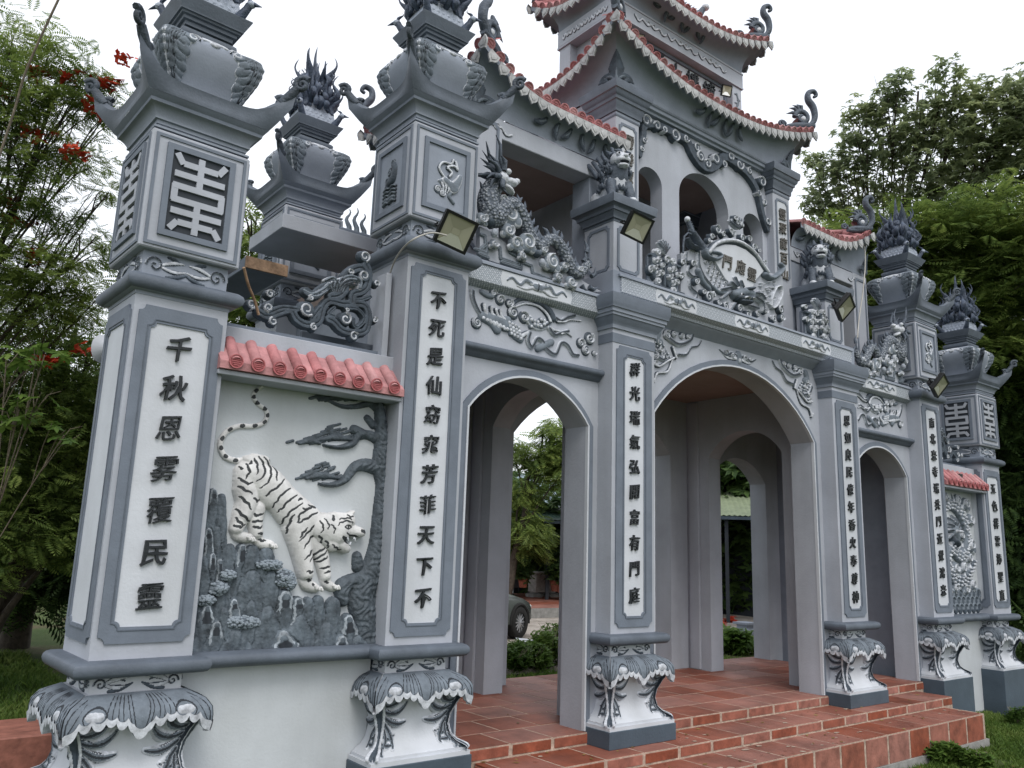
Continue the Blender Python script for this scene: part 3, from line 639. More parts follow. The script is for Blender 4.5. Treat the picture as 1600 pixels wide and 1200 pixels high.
# ================= THE GATE BODY =================
CY = 1.29
G = thing('temple_gate', 'three-arched grey temple gate with arched upper storey and curved pink tile roofs', 'gate', (0, CY, .235))
def gmk(name, mb, mats, smooth=.6, parent=None, **k): return mk(name, mb, mats, parent or G, smooth, **k)
MB.extr = lambda s, prof, x0, x1, m=0: s.add([(x0,y,z) for y,z in prof]+[(x1,y,z) for y,z in prof],
    [(i, i+1, len(prof)+i+1, len(prof)+i) for i in range(len(prof)-1)]+[tuple(range(len(prof)))[::-1], tuple(range(len(prof), 2*len(prof)))], m)
def arch_pts(c, half, zs, rise, n=20):
    Rr = (half*half+rise*rise)/(2*rise); zc = zs+rise-Rr; a = math.asin(min(1, half/Rr)) if zs > zc else PI-math.asin(half/Rr)
    return [(c+Rr*math.sin(-a+2*a*i/n), zc+Rr*math.cos(-a+2*a*i/n)) for i in range(n+1)]
def ell_pts(c, half, zs, rise, n=20): return [(c-half*math.cos(PI*i/n), zs+rise*math.sin(PI*i/n)) for i in range(n+1)]
def arch_wall(mb, x0, x1, z0, z1, y0, y1, ops, T=lambda x, y, z: (x, y, z), m=0, zb=None, pts=arch_pts):
    """wall slab with arched openings; ops = (centre, half, spring z, rise, sill z)"""
    x = x0
    def blk(a, b, c, d):
        if b-a > 1e-4: mb.add([T(*p) for p in [(a,y0,c),(b,y0,c),(b,y1,c),(a,y1,c),(a,y0,d),(b,y0,d),(b,y1,d),(a,y1,d)]], [(0,3,2,1),(4,5,6,7),(0,1,5,4),(1,2,6,5),(2,3,7,6),(3,0,4,7)], m)
    for c, half, zs, rise, sill in ops:
        blk(x, c-half, z0, z1); x = c+half
        if sill > z0: blk(c-half, c+half, z0, sill)
        P = pts(c, half, zs, rise); vs = []; fs = []
        for px, pz in P: vs += [T(px,y0,pz), T(px,y0,z1), T(px,y1,pz), T(px,y1,z1)]
        for i in range(len(P)-1):
            a = i*4; b = a+4; fs += [(a,b,b+1,a+1), (a+2,a+3,b+3,b+2), (a,a+2,b+2,b), (a+1,b+1,b+3,a+3)]
        mb.add(vs, fs, m)
    blk(x, x1, z0, z1)
SIDE = (2.70, .61, 2.63, .31); MAIN = (0, 1.28, 2.85, .62)
fw = MB(); arch_wall(fw, -3.60, 3.60, .14, 3.70, .17, .43, [(-SIDE[0],)+SIDE[1:]+(0,), MAIN+(0,), SIDE+(0,)]); gmk('front_wall', fw, 'pale')
rw = MB(); arch_wall(rw, -3.60, 3.60, .14, 3.70, 2.17, 2.43, [(-SIDE[0],)+SIDE[1:]+(0,), MAIN+(0,), SIDE+(0,)]); gmk('rear_wall', rw, 'pale')
for sx in (-1, 1):
    pw = MB(); arch_wall(pw, .43, 2.17, .2, 3.57, 1.60, 1.83, [(1.29, .53, 2.82, .30, 0)], T=lambda x, y, z: (sx*y, x, z)); gmk('partition_wall', pw, 'pale')
    gmk('side_wall', MB().box(*sorted((sx*3.6, sx*3.90)), .175, 2.40, -.3, 3.70), 'midl')
    for yy in (.52, 2.03): gmk('inner_pilaster', MB().bbox(*sorted((sx*1.575, sx*1.855)), yy-.06, yy+.10, .236, 3.55, .01), 'pale')
gmk('balcony_slab', MB().box(-3.92, 3.92, .19, 2.41, 3.571, 3.755), 'ceil')
# raised surround round each arch: grey band and thin pale rim
for (c, half, zs, rise) in (( -SIDE[0],)+SIDE[1:], MAIN, SIDE):
    for w0, w1, y_, m_, nm in ((.012,.062,.150,'mid','arch_band'), (-.004,.012,.142,'white','arch_rim')):
        i = [(c-half-w0,.24)]+arch_pts(c, half+w0, zs, rise+w0)+[(c+half+w0,.24)]; o = [(c-half-w1,.24)]+arch_pts(c, half+w1, zs, rise+w1)+[(c+half+w1,.24)]
        mb = MB()
        n = len(i); vs = [(x,y_,z) for x,z in o]+[(x,y_,z) for x,z in i]+[(x,.175,z) for x,z in o]+[(x,.175,z) for x,z in i]
        fs = [f for k in range(n-1) for f in ((k,n+k,n+k+1,k+1),(2*n+k,k,k+1,2*n+k+1),(n+k,3*n+k,3*n+k+1,n+k+1))]
        mb.add(vs, fs); gmk(nm, mb, m_)
# mouldings and friezes
YS = .163
def halfround(y, z, r, n=8): return [(y-math.sin(PI*i/n)*r, z+math.cos(PI*i/n)*r) for i in range(n+1)]
for sx in (-1, 1):
    a, b = sorted((sx*1.94, sx*3.475))
    gmk('round_moulding', MB().extr([(.175,3.125),(.13,3.125),(.12,3.12)]+halfround(.118,3.092,.028)+[(.13,3.05),(.155,3.025),(.175,3.02)], a, b), 'slate', smooth=1)
    gmk('side_frieze', MB().extr([(.175,3.742),(.098,3.742),(.098,3.612),(.105,3.605),(.165,3.575),(.175,3.575)], a, b), 'fret')
    gmk('frieze_cap', MB().extr([(.30,3.775),(.09,3.775),(.085,3.765),(.085,3.745),(.30,3.744)], a, b), 'midl')
gmk('main_frieze', MB().extr([(.2,3.945),(-.014,3.945),(-.014,3.812),(-.004,3.806),(.04,3.784),(.05,3.7585),(.2,3.7585)], -1.87, 1.87), 'fret')
gmk('main_cornice', MB().extr([(.175,3.7565),(.06,3.7565),(.075,3.735),(.11,3.72),(.13,3.69),(.165,3.675),(.175,3.66)], -1.445, 1.445), 'midl')
gmk('frieze_cap', MB().extr([(.35,3.972),(-.02,3.972),(-.026,3.962),(-.026,3.948),(.35,3.9455)], -1.90, 1.90), 'midl')
# upper storey -------------------------------------------------
YP, YW = .46, .56
uw = MB(); arch_wall(uw, -1.46, 1.46, 3.756, 6.18, YW, YW+.16, [(-.875,.185,5.34,.17,4.0), (0,.42,5.37,.34,4.0), (.875,.185,5.34,.17,4.0)], pts=ell_pts); gmk('upper_front_wall', uw, 'pale')
ur = MB(); arch_wall(ur, -1.46, 1.46, 3.756, 6.18, 2.02-.16, 2.02, [(-.875,.185,5.34,.17,4.0), (0,.42,5.37,.34,4.0), (.875,.185,5.34,.17,4.0)], pts=ell_pts); gmk('upper_rear_wall', ur, 'pale')
gmk('upper_ceiling', MB().box(-1.30,1.30,YW+.161,1.859,6.0,6.1), 'ceil')
def pil_text(px_list): pass
UPC = [(5.83,.168),(5.85,.172),(5.875,.172),(5.88,.185),(5.93,.188),(5.95,.20),(5.985,.205),(5.99,.218),(6.02,.222),(6.04,.24),(6.075,.248),(6.08,.262),(6.14,.27),(6.165,.268)]
for sx in (-1, 1):
    for yy, fr in ((YP+.165, 1), (2.12-.165, 0)):
        gmk('upper_pilaster', MB().bbox(sx*1.31-.165, sx*1.31+.165, yy-.165, yy+.165, 3.757, 5.84, .006), 'pale')
        gmk('upper_capital', MB().sq(UPC, sx*1.31, yy, mats=[0,1,0,0,0,0,1,0,0,0,1,0,0]), ['slate','midl'])
    gmk('upper_side_wall', MB().box(*sorted((sx*1.41, sx*1.455)), .79, 1.79, 3.757, 6.17), 'pale')
    S = lambda u, v, h: (u+sx*1.31, YP-h, v)
    f = MB(); f.frame(notched(-.125,.125,4.80,5.78,.03), notched(-.10,.10,4.825,5.755,.025), S, 0, .01); gmk('pilaster_frame', f, 'mid')
    f = MB(); f.prism(notched(-.10,.10,4.825,5.755,.025), S, 0, .003); pf = gmk('pilaster_field', f, 'white')
    for k, ch in enumerate('驪樓龍百' if sx < 0 else '靈聚龍百山'):
        z = 5.60-.185*k
        if z > 4.85: link('character', glyph(ch, .15, .008, 'gold'), pf, loc=(sx*1.31, YP-.012, z), rot=(PI/2,0,0))
    # open side bays of the upper storey
    for yy in (YP, 2.12-.32):
        gmk('corner_post', MB().bbox(*sorted((sx*2.86, sx*3.20)), yy, yy+.32, 3.757, 5.26, .006), 'pale')
        gmk('inner_post', MB().bbox(*sorted((sx*1.485, sx*1.80)), yy+.02, yy+.26, 3.757, 5.08, .006), 'midl')
        gmk('lintel_beam', MB().bbox(*sorted((sx*1.484, sx*3.19)), yy+.005, yy+.24, 5.08, 5.255, .006), 'pale')
    S = lambda u, v, h: (u+sx*3.03, YP-h, v)
    f = MB(); f.frame(notched(-.13,.13,4.0,5.20,.03), notched(-.105,.105,4.03,5.17,.025), S, 0, .01); gmk('pilaster_frame', f, 'mid')
    gmk('loggia_ceiling', MB().box(*sorted((sx*1.49, sx*3.18)), .50, 2.08, 5.20, 5.25), 'ceil')
    gmk('outer_beam', MB().box(*sorted((sx*3.17, sx*2.92)), YP+.33, 1.79, 5.08, 5.254), 'pale')
    rb = MB(); arch_wall(rb, 0, 1.40, 3.757, 5.08, 1.96, 2.06, [(.62,.17,5.22-.30,.16,4.1)] if False else [(.62,.17,4.86,.17,4.1)], T=lambda x, y, z: (sx*(1.485+x) if sx > 0 else -1.485-x, y, z), pts=ell_pts); gmk('loggia_rear_wall', rb, 'midl')
    pl = MB(); pl.box(*sorted((sx*3.19, sx*3.06)), .79, 1.79, 3.757, 4.25); gmk('parapet', pl, 'pale')
gmk('upper_cornice', MB().extr([(.56,6.20),(.47,6.20),(.465,6.185),(.465,6.16),(.48,6.15),(.485,6.12),(.51,6.11),(.515,6.085),(.56,6.08)], -1.13, 1.13), 'midl')
# ================= ROOFS =================
def lerp3(a, b, t): return tuple(a[k]+(b[k]-a[k])*t for k in range(3))
ME_TILE = None
def tile_meshes(r, ln):
    mb = MB(); n = 8
    P = [[(r*math.cos(PI*j/n), y, r*math.sin(PI*j/n)) for j in range(n+1)] for y in (0, ln)]
    mb.grid(P); t = MB(); t.v, t.f, t.m = mb.v, mb.f, mb.m
    # end disc with raised ring and emblem bars
    def disc(y, rr, m=0): return [(rr*math.cos(2*PI*j/12), y, rr*math.sin(2*PI*j/12)+r*.1) for j in range(12)]
    o = len(t.v); t.v += disc(.0, r*1.22)+disc(-.012, r*1.22)+disc(-.012, r*.98)+disc(-.006, r*.94); t.m += [0]*36+[0]
    for k in range(3): t.f += [(o+12*k+j, o+12*k+(j+1)%12, o+12*k+12+(j+1)%12, o+12*k+12+j) for j in range(12)]
    t.f += [tuple(o+36+j for j in range(12))[::-1]]
    for k in (-1,0,1): t.box(-r*.55, r*.55, -.011, -.004, r*.1+k*r*.4-r*.09, r*.1+k*r*.4+r*.09)
    return t.mesh('roof_tile', ['pink'], .9)
def drip_mesh(w_, h_):
    mb = MB(); P = [(-w_/2,.02),(w_/2,.02),(w_/2,-h_*.35),(w_*.36,-h_*.62),(w_*.14,-h_*.8),(0,-h_),(-w_*.14,-h_*.8),(-w_*.36,-h_*.62),(-w_/2,-h_*.35)][::-1]
    mb.prism(P, lambda u, v, h: (u, -h, v), -.008, .008); 
    mb.prism([(x*.6, y*.6-.005) for x, y in P], lambda u, v, h: (u, -h, v), .007, .013); return mb.mesh('drip_tile', ['drip'])
TILE_M = tile_meshes(.043, .26); DRIP_M = drip_mesh(.105, .095)
def roof(name, eave, lifts, inner, z_in, wall, z_wall, zmid, spacing=.112, open_sides=(), sag=.35, flare=.06, tiles=True, cove_ends=None):
    """eave/inner/wall: 4 (x,y) corners going round; lifts: tip rise at each corner"""
    mt = MB(); mc = MB(); NS = 28; lines = []
    for q in range(4):
        if q in open_sides: continue
        A, B = eave[q], eave[(q+1)%4]; IA, IB = inner[q], inner[(q+1)%4]; WA, WB = wall[q], wall[(q+1)%4]; la, lb = lifts[q], lifts[(q+1)%4]
        def E(t, A=A, B=B, la=la, lb=lb):
            ka = max(0, 1-2*t)**2.4*(la > 0); kb = max(0, 2*t-1)**2.4*(lb > 0)
            x = A[0]+(B[0]-A[0])*t; y = A[1]+(B[1]-A[1])*t; dx, dy = B[0]-A[0], B[1]-A[1]; L_ = math.hypot(dx, dy); nx, ny = dy/L_, -dx/L_
            k = ka+kb; x += nx*flare*k + dx/L_*flare*(kb-ka); y += ny*flare*k + dy/L_*flare*(kb-ka)
            return (x, y, zmid+la*ka+lb*kb)
        Pt = []; Pc = []
        for i in range(NS+1):
            t = i/NS; e = E(t); inn = (IA[0]+(IB[0]-IA[0])*t, IA[1]+(IB[1]-IA[1])*t, z_in); wl = (WA[0]+(WB[0]-WA[0])*t, WA[1]+(WB[1]-WA[1])*t, z_wall)
            Pt.append([(e[0]+(inn[0]-e[0])*s, e[1]+(inn[1]-e[1])*s, e[2]+.012+(inn[2]-e[2])*(s-(sag*s*(1-s)))) for s in (0,.15,.35,.55,.78,1)])
            Pc.append([(wl[0]+(e[0]-wl[0])*(1-math.cos(a)), wl[1]+(e[1]-wl[1])*(1-math.cos(a)), wl[2]+(e[2]-.05-wl[2])*math.sin(a)) for a in (0,.3,.6,.9,1.2,1.45,PI/2)]+[(e[0],e[1],e[2]+.012)])
        mt.grid(Pt, 0, True); mc.grid(Pc, 0); lines.append((q, E, Pt))
    r_ = gmk(name, mt, 'pink', .9); c_ = gmk('eave_cove', mc, 'mid' if False else 'midl', .5)
    for q, E, Pt in lines:
        A, B = eave[q], eave[(q+1)%4]; L_ = math.hypot(B[0]-A[0], B[1]-A[1]); n = max(2, int(round(L_/spacing)))
        for k in range(n+1):
            t = (k+.5)/(n+1); e = Vector(E(t)); e2 = Vector(E(min(1, t+.01))); e1 = Vector(E(max(0, t-.01))); tx = (e2-e1).normalized()
            i = t*NS; i0 = min(NS-1, int(i)); fr = i-i0; up = [Vector(Pt[i0][j]).lerp(Vector(Pt[i0+1][j]), fr) for j in range(3)]
            ty = (up[1]-up[0]); ty = (ty - tx*ty.dot(tx)).normalized(); tz = tx.cross(ty)
            if tiles:
                o = link('roof_tile', TILE_M, r_); o.matrix_local = Matrix((( tx.x,ty.x,tz.x,e.x),(tx.y,ty.y,tz.y,e.y),(tx.z,ty.z,tz.z,e.z+.022),(0,0,0,1)))
                hz = Vector((ty.x, ty.y, 0)).normalized(); 
                o = link('drip_tile', DRIP_M, r_); zz = tx.cross(hz).normalized(); p = Vector(E(min(1,(k+1)/(n+1))))
                o.matrix_local = Matrix(((tx.x,hz.x,zz.x,p.x-hz.x*.012),(tx.y,hz.y,zz.y,p.y-hz.y*.012),(tx.z,hz.z,zz.z,p.z-.018),(0,0,0,1)))
    return r_, c_, lines
def tip_hook(parent, p, d, s=1.0, name='roof_tip_dragon'):
    """curled dragon-tail ornament standing on a hip, in the vertical plane of direction d"""
    d = Vector((d[0], d[1], 0)).normalized(); P = lambda r, z: Vector(p)+d*(r*s)+Vector((0,0,z*s)); mb = MB()
    mb.tube([P(r, z) for r, z in smooth_pts([(-.30,.0),(-.16,.01),(-.04,.05),(.03,.14),(.02,.26),(-.035,.34),(-.03,.42),(.03,.45),(.06,.41),(.03,.385)])], taper(46, .03, .02, .05), 9, flat=.8)
    mb.tube([P(-.11+x, .13+z) for x, z in spiral(0,0,.085,1.4,PI,-1,.2)], taper(20,.034,.018), 8)
    mb.ball(P(-.10,.12), .03*s, 8, 6)
    for a, l in ((2.4,.14),(2.0,.13),(1.6,.12),(2.9,.16)): mb.tube([P(-.12+math.cos(a)*.06,.14+math.sin(a)*.06), P(-.12+math.cos(a)*.11+.01,.15+math.sin(a)*.11), P(-.13+math.cos(a+.3)*l,.16+math.sin(a+.3)*l)], [.024*s,.018*s,.002], 7)
    mb.tube([P(-.34+x*1.2,.035+z) for x, z in spiral(0,0,.035,1.3,0,1,.2)], .014*s, 7)
    mb.tube([P(-.30,.01), P(-.20,.03), P(-.10,.04), P(.02,.06)], [.02*s,.035*s,.04*s,.03*s], 8)
    return mk(name, mb, 'carvedl', parent, 1.3)
def hip_ridge(parent, a, b, r0=.035, r1=.03):
    A, B = Vector(a), Vector(b); pts = [A.lerp(B, t)-Vector((0,0,.35*t*(1-t)*(B.z-A.z))) + Vector((0,0,.03)) for t in [i/10 for i in range(11)]]
    return mk('hip_ridge', MB().tube(pts, lin(r0, r1, 11), 8), 'pink', parent, 1)
def leafmotif(S, cx, cz, w_, parent, n=6, h=.006):
    st = []
    for k in range(n):
        x = cx-w_/2+w_*k/(n-1); st += [frond(x, cz+.03, R(-95+12*(k-n/2)), .13, .028, .9 if k % 2 else -.9, h, 'mid'), frond(x, cz+.03, R(60), .07, .02, 1.4, h, 'mid')]
        st.append(frond(x, cz+.03, R(-95+12*(k-n/2)), .11, .005, .9 if k % 2 else -.9, h*1.3, 'light'))
    return relief('painted_leaf_carving', st, S, parent, .006, mats=('cdark','cmid','cdark','cgroove'))
# side roofs (one over each open bay)
roofs = []
for sx in (-1, 1):
    X, Y0, Y1 = (3.18 if sx < 0 else 2.93), .32, 2.26; wx, wy0, wy1 = 3.20, .46, 2.12
    if sx < 0: ev = [(-X,Y0),(-1.485,Y0),(-1.485,Y1),(-X,Y1)]; li = [.26,0,0,.26]; inn = [(-2.3,CY-.05),(-1.485,CY-.05),(-1.485,CY+.05),(-2.3,CY+.05)]; wl = [(-wx+.04,wy0),(-1.485,wy0),(-1.485,wy1),(-wx+.04,wy1)]; op = (1,)
    else: ev = [(1.485,Y0),(X,Y0),(X,Y1),(1.485,Y1)]; li = [0,.26,.26,0]; inn = [(1.485,CY-.05),(2.3,CY-.05),(2.3,CY+.05),(1.485,CY+.05)]; wl = [(1.485,wy0),(wx-.04,wy0),(wx-.04,wy1),(1.485,wy1)]; op = (3,)
    r_, c_, ln = roof('side_roof', ev, li, inn, 5.84, wl, 5.256, 5.50, open_sides=op, flare=.07)
    for yy, dy in ((Y0,-1),(Y1,1)):
        tip_hook(r_, (sx*(X+.06), yy+dy*.06, 5.77), (sx, dy*.45), 1.12); hip_ridge(r_, (sx*(X+.05), yy+dy*.05, 5.77), (sx*2.3, CY+dy*.05, 5.84))
    Sc = lambda u, v, h: (u, .43-(v-5.26)*.22-h, v)
    leafmotif(Sc, sx*2.05, 5.37, .75, c_, 6); 
    st = []
    for s_ in (1,): st += [frond(-sx*0+sx*1.62, 5.15, R(180 if sx > 0 else 0), .0001, .001, 0)]
    S2 = lambda u, v, h: (u, YP+.005-h, v)
    w = lambda x0, dd: [(smooth_pts([(x0,5.20),(x0+dd*.05,5.15),(x0+dd*.10,5.18),(x0+dd*.16,5.13),(x0+dd*.22,5.15)]), .012, .012, 'core'), scroll(x0+dd*.06,5.19,.02,1.2,0,1,.008,.012,'core')]
    relief('ribbon_carving', w(sx*1.55, sx) + w(sx*2.98, -sx), S2, G, .004)
# main roof over the centre
X2, Y20, Y21 = 1.66, .30, 2.28
r2, c2, l2 = roof('main_roof', [(-X2,Y20),(X2,Y20),(X2,Y21),(-X2,Y21)], [.30]*4, [(-1.14,.83),(1.14,.83),(1.14,1.75),(-1.14,1.75)], 6.80, [(-1.475,YP),(1.475,YP),(1.475,2.12),(-1.475,2.12)], 6.17, 6.42, flare=.06, sag=.3)
for sx in (-1, 1):
    for yy, dy in ((Y20,-1),(Y21,1)):
        tip_hook(r2, (sx*(X2+.05), yy+dy*.05, 6.74), (sx, dy*.5), 1.2); hip_ridge(r2, (sx*(X2+.04), yy+dy*.04, 6.73), (sx*1.14, CY+dy*.46, 6.80))
Sc2 = lambda u, v, h: (u, .43-(v-6.18)*.40-h, v)
leafmotif(Sc2, .1, 6.30, .62, c2, 6)
def flame_leaf(cx, z, yf, parent, ax='front'):
    st = [(smooth_pts([(cx,z),(cx-.035,z+.12),(cx,z+.26)]), taper(11,.03,.005,.04), .008, 'mid'), (smooth_pts([(cx,z),(cx+.035,z+.12),(cx,z+.26)]), taper(11,.03,.005,.04), .008, 'mid'), ([(cx,z),(cx,z+.17)], taper(2,.012,.003), .010, 'light')]
    for s in (-1,1): st += [frond(cx+s*.04, z+.02, R(90-s*25), .14, .022, -s*1.9, .008, 'mid'), frond(cx+s*.09, z-.02, R(90-s*10), .10, .02, -s*2.0, .008, 'mid'), frond(cx+s*.03, z, R(90-s*25), .12, .006, -s*1.5, .010, 'light')]
    return st
# leaf carved on the corner of each cove (front-left corner faces the viewer)
for sx in (-1, 1):
    d = Vector((sx, -1, 0)).normalized(); tdir = Vector((1, sx, 0)).normalized() if sx < 0 else Vector((1, 1, 0)).normalized()
    t_ = Vector((-d.y, d.x, 0)); t_ = t_ if t_.x > 0 else -t_
    for base, z0, zz, rr in (((sx*1.475, YP), 6.17, 6.70, .30), ((sx*3.16, YP), 5.256, 5.80, .17)):
        def SD(u, v, h, base=base, z0=z0, zz=zz, rr=rr, d=d, t_=t_):
            k = np.clip((v-z0)/(zz-z0), 0, 1); o = rr*(1-np.cos(np.arcsin(k)))+.03+h - np.abs(u)*.75
            return (base[0]+d.x*o+t_.x*u, base[1]+d.y*o+t_.y*u, v)
        relief('flame_leaf_carving', flame_leaf(0, z0+.06, 0, None), SD, G, .006, mats=('cdark','cmid','cdark','cgroove'))
# third tier ------------------------------------------------------
gmk('top_body', MB().box(-1.02,1.02,.98,1.60,6.70,7.34), 'pale')
for sx in (-1,1):
    for yy in (.85, 1.55): gmk('top_pilaster', MB().bbox(*sorted((sx*.95, sx*1.13)), yy, yy+.18, 6.70, 7.335, .005), 'pale')
    for yy, dy in ((.85,-1),):
        st = [(smooth_pts([(sx*1.04,6.95),(sx*1.02,7.05),(sx*1.06,7.13),(sx*1.03,7.24)]), .014, .010, 'mid')]+[frond(sx*1.04, 6.98+.06*k, R(90+(-1)**k*50), .06, .012, (-1)**k*1.2, .01, 'mid') for k in range(5)]
        relief('pilaster_carving', st, lambda u, v, h: (u, .85-h, v), G, .004)
gmk('top_frieze', MB().extr([(1.30,7.555),(.83,7.555),(.83,7.535),(.84,7.53),(.84,7.36),(.83,7.355),(.83,7.335),(1.30,7.335)], -1.15, 1.15), 'pale')
gmk('top_frieze', MB().extr([(1.3005,7.555),(1.75,7.555),(1.75,7.535),(1.74,7.53),(1.74,7.36),(1.75,7.355),(1.75,7.335),(1.3005,7.335)][::-1], -1.15, 1.15), 'pale')
for c in (-.55, 0, .55):
    rib = [(smooth_pts([(c-.26,7.47),(c-.2,7.42),(c-.14,7.47),(c-.06,7.43),(c,7.46),(c+.06,7.43),(c+.14,7.47),(c+.2,7.42),(c+.26,7.45)]), .014, .014, 'core'), scroll(c-.05,7.46,.03,1.3,0,1,.01,.016,'core'), scroll(c+.05,7.46,.03,1.3,PI,-1,.01,.016,'core')]
    relief('frieze_carving', rib, lambda u, v, h: (u, .84-h, v), G, .005)
    relief('frieze_carving', [([(x*.45,z) for x,z in p], r, h, s) for p, r, h, s in rib], lambda u, v, h: (-1.15-h, CY-u, v), G, .005)
gmk('side_frieze_face', MB().box(-1.152,-1.149,.86,1.72,7.36,7.53), 'pale')
sg = gmk('name_board', MB().bbox(-.93,.93,.955,.979,6.86,7.30,.004), 'white')
gmk('board_frame', MB().frame(rect(-.945,.945,6.80,7.33), rect(-.90,.90,6.84,7.29), lambda u, v, h: (u, .98-h, v), 0, .05), 'mid')
for k, ch in enumerate('霄雲上樓鐘'):
    link('character', glyph(ch, .245, .010, 'ink', .01), sg, loc=(-.60+.30*k, .942, 7.155), rot=(PI/2,0,0))
X3, Y30, Y31 = 1.28, .64, 1.94
r3, c3, l3 = roof('top_roof', [(-X3,Y30),(X3,Y30),(X3,Y31),(-X3,Y31)], [.24]*4, [(-.55,CY-.04),(.55,CY-.04),(.55,CY+.04),(-.55,CY+.04)], 8.15, [(-1.13,.84),(1.13,.84),(1.13,1.74),(-1.13,1.74)], 7.556, 7.72, flare=.07, sag=.4)
for sx in (-1, 1):
    for yy, dy in ((Y30,-1),(Y31,1)):
        tip_hook(r3, (sx*(X3+.05), yy+dy*.05, 7.98), (sx, dy*.5), 1.1); hip_ridge(r3, (sx*(X3+.04), yy+dy*.04, 7.97), (sx*.55, CY+dy*.04, 8.15))
leafmotif(lambda u, v, h: (u, .80-(v-7.56)*.5-h, v), -.1, 7.67, .75, c3, 7)
gmk('top_ridge', MB().bbox(-.62,.62,CY-.06,CY+.06,8.12,8.26,.02), 'mid')
for sx in (-1,1):
    gmk('ridge_horn', MB().tube([(sx*.62,CY,8.2),(sx*.72,CY,8.3),(sx*.70,CY,8.45),(sx*.6,CY,8.5)], [.07,.06,.04,.01]), 'carvedl', 1.3)
cr = MB()
for k in range(7): cr.tube([(-.3+.1*k,CY,8.25),(-.3+.1*k+.03,CY,8.4),(-.3+.1*k,CY,8.48)], [.04,.03,.002])
gmk('ridge_crest', cr, 'carvedl', 1.3)
# creature crouching on the front of the top roof
cb = MB(); c0 = Vector((.15, .86, 7.88))
cb.tube([c0+Vector(p) for p in ((-.2,.05,.0),(-.08,0,.10),(.05,-.02,.06),(.16,-.03,.12),(.2,-.05,.2))], [.02,.05,.055,.045,.035]); cb.ball(c0+Vector((.22,-.07,.22)), (.05,.05,.04))
for k in range(9): a = k*.7; cb.tube([c0+Vector((-.15+.04*k,0,.08)), c0+Vector((-.17+.045*k,0,.17)), c0+Vector((-.12+.045*k,.0,.22))], [.02,.014,.001], 6)
gmk('roof_creature', cb, 'carvedl', 1.3)
# ================= RELIEF WORK ON THE FRONT =================
def PX(pts, y, ox, oy, sc):
    out = []
    for u, v in pts: p = at(ox+u/sc, oy+v/sc, 'y', y); out.append((p.x, p.z))
    return out
mir = lambda st: [([(-x, z) for x, z in p], r, h, s) for p, r, h, s in st]
# phoenix panel above the left side arch (and its mirror on the right)
Z6 = lambda pts: PX(pts, .17, 720, 440, 6.957)
ph = []
for pts, r0, r1, sty in (([(120,110),(130,200),(190,330),(260,400)],.018,.012,'four'), ([(240,260),(260,340),(330,400)],.016,.01,'core'), ([(320,290),(330,350),(390,400)],.015,.01,'core'), ([(370,310),(390,370),(440,410)],.013,.01,'core'), ([(420,320),(430,380),(480,420)],.012,.01,'core'),
        ([(230,380),(330,440),(390,520)],.03,.03,'mid'), ([(300,400),(420,440),(510,470)],.035,.035,'mid'), ([(500,440),(570,560),(640,620)],.035,.028,'mid'), ([(640,600),(720,560),(740,600)],.018,.012,'core'),
        ([(740,420),(800,480),(880,490),(960,450),(1000,350)],.032,.012,'four'), ([(560,250),(640,190),(760,190),(880,250),(960,320),(1000,400)],.010,.024,'dark'), ([(600,270),(700,240),(830,270),(920,350),(960,430)],.006,.015,'core'),
        ([(1020,400),(1080,430),(1150,390),(1230,370)],.016,.012,'four'), ([(950,510),(1010,580),(1080,560),(1160,540)],.014,.012,'four'), ([(960,500),(1000,530),(1060,540)],.01,.008,'core'),
        ([(1040,440),(1120,440),(1180,420),(1300,430)],.008,.004,'core'), ([(1080,570),(1140,560),(1200,600)],.008,.004,'core'),
        ([(740,560),(720,640),(760,710),(820,620),(880,650),(920,730),(1020,790),(1080,670),(1150,690),(1210,790),(1270,800)],.016,.012,'four'), ([(830,730),(980,660)],.022,.022,'mid'), ([(220,110),(280,150),(330,160)],.014,.018,'mid')):
    p = smooth_pts(Z6(pts)); ph.append((p, lin(r0*1.35, r1*1.35, len(p)), .024, sty))
for k in range(14):
    t = k/13; q = Z6([(230+40*(k % 5)+70*(k//5), 400+22*(k % 5)+28*(k//5))])[0]; ph.append(([q], .020, .028, 'midcore'))
for k in range(16): q = Z6([(510+34*(k % 4)+8*(k//4), 450+40*(k//4)+18*(k % 4))])[0]; ph.append(([q], .019, .030, 'midcore'))
for k in range(10): q = Z6([(750+35*(k % 5), 420+50*(k//5)+12*(k % 3))])[0]; ph.append(([q], .020, .032, 'midcore'))
for cx, cy, r, d, a in ((560,340,60,1,1.2),(680,390,55,-1,2),(420,200,48,1,0),(520,240,40,-1,1),(345,130,35,1,0),(165,450,52,1,2),(1390,620,60,-1,1),(1295,670,48,1,0),(1350,750,50,1,2),(1440,780,25,-1,0)):
    q = Z6([(cx, cy)])[0]; ph += cloud(q[0], q[1], r/6.957*.0045*1.25, d, a, 'light', .034)
S17 = lambda u, v, h: (u, .17-h, v)
relief('phoenix_relief', ph, S17, G, .0035); relief('phoenix_relief', mir(ph), S17, G, .0045)
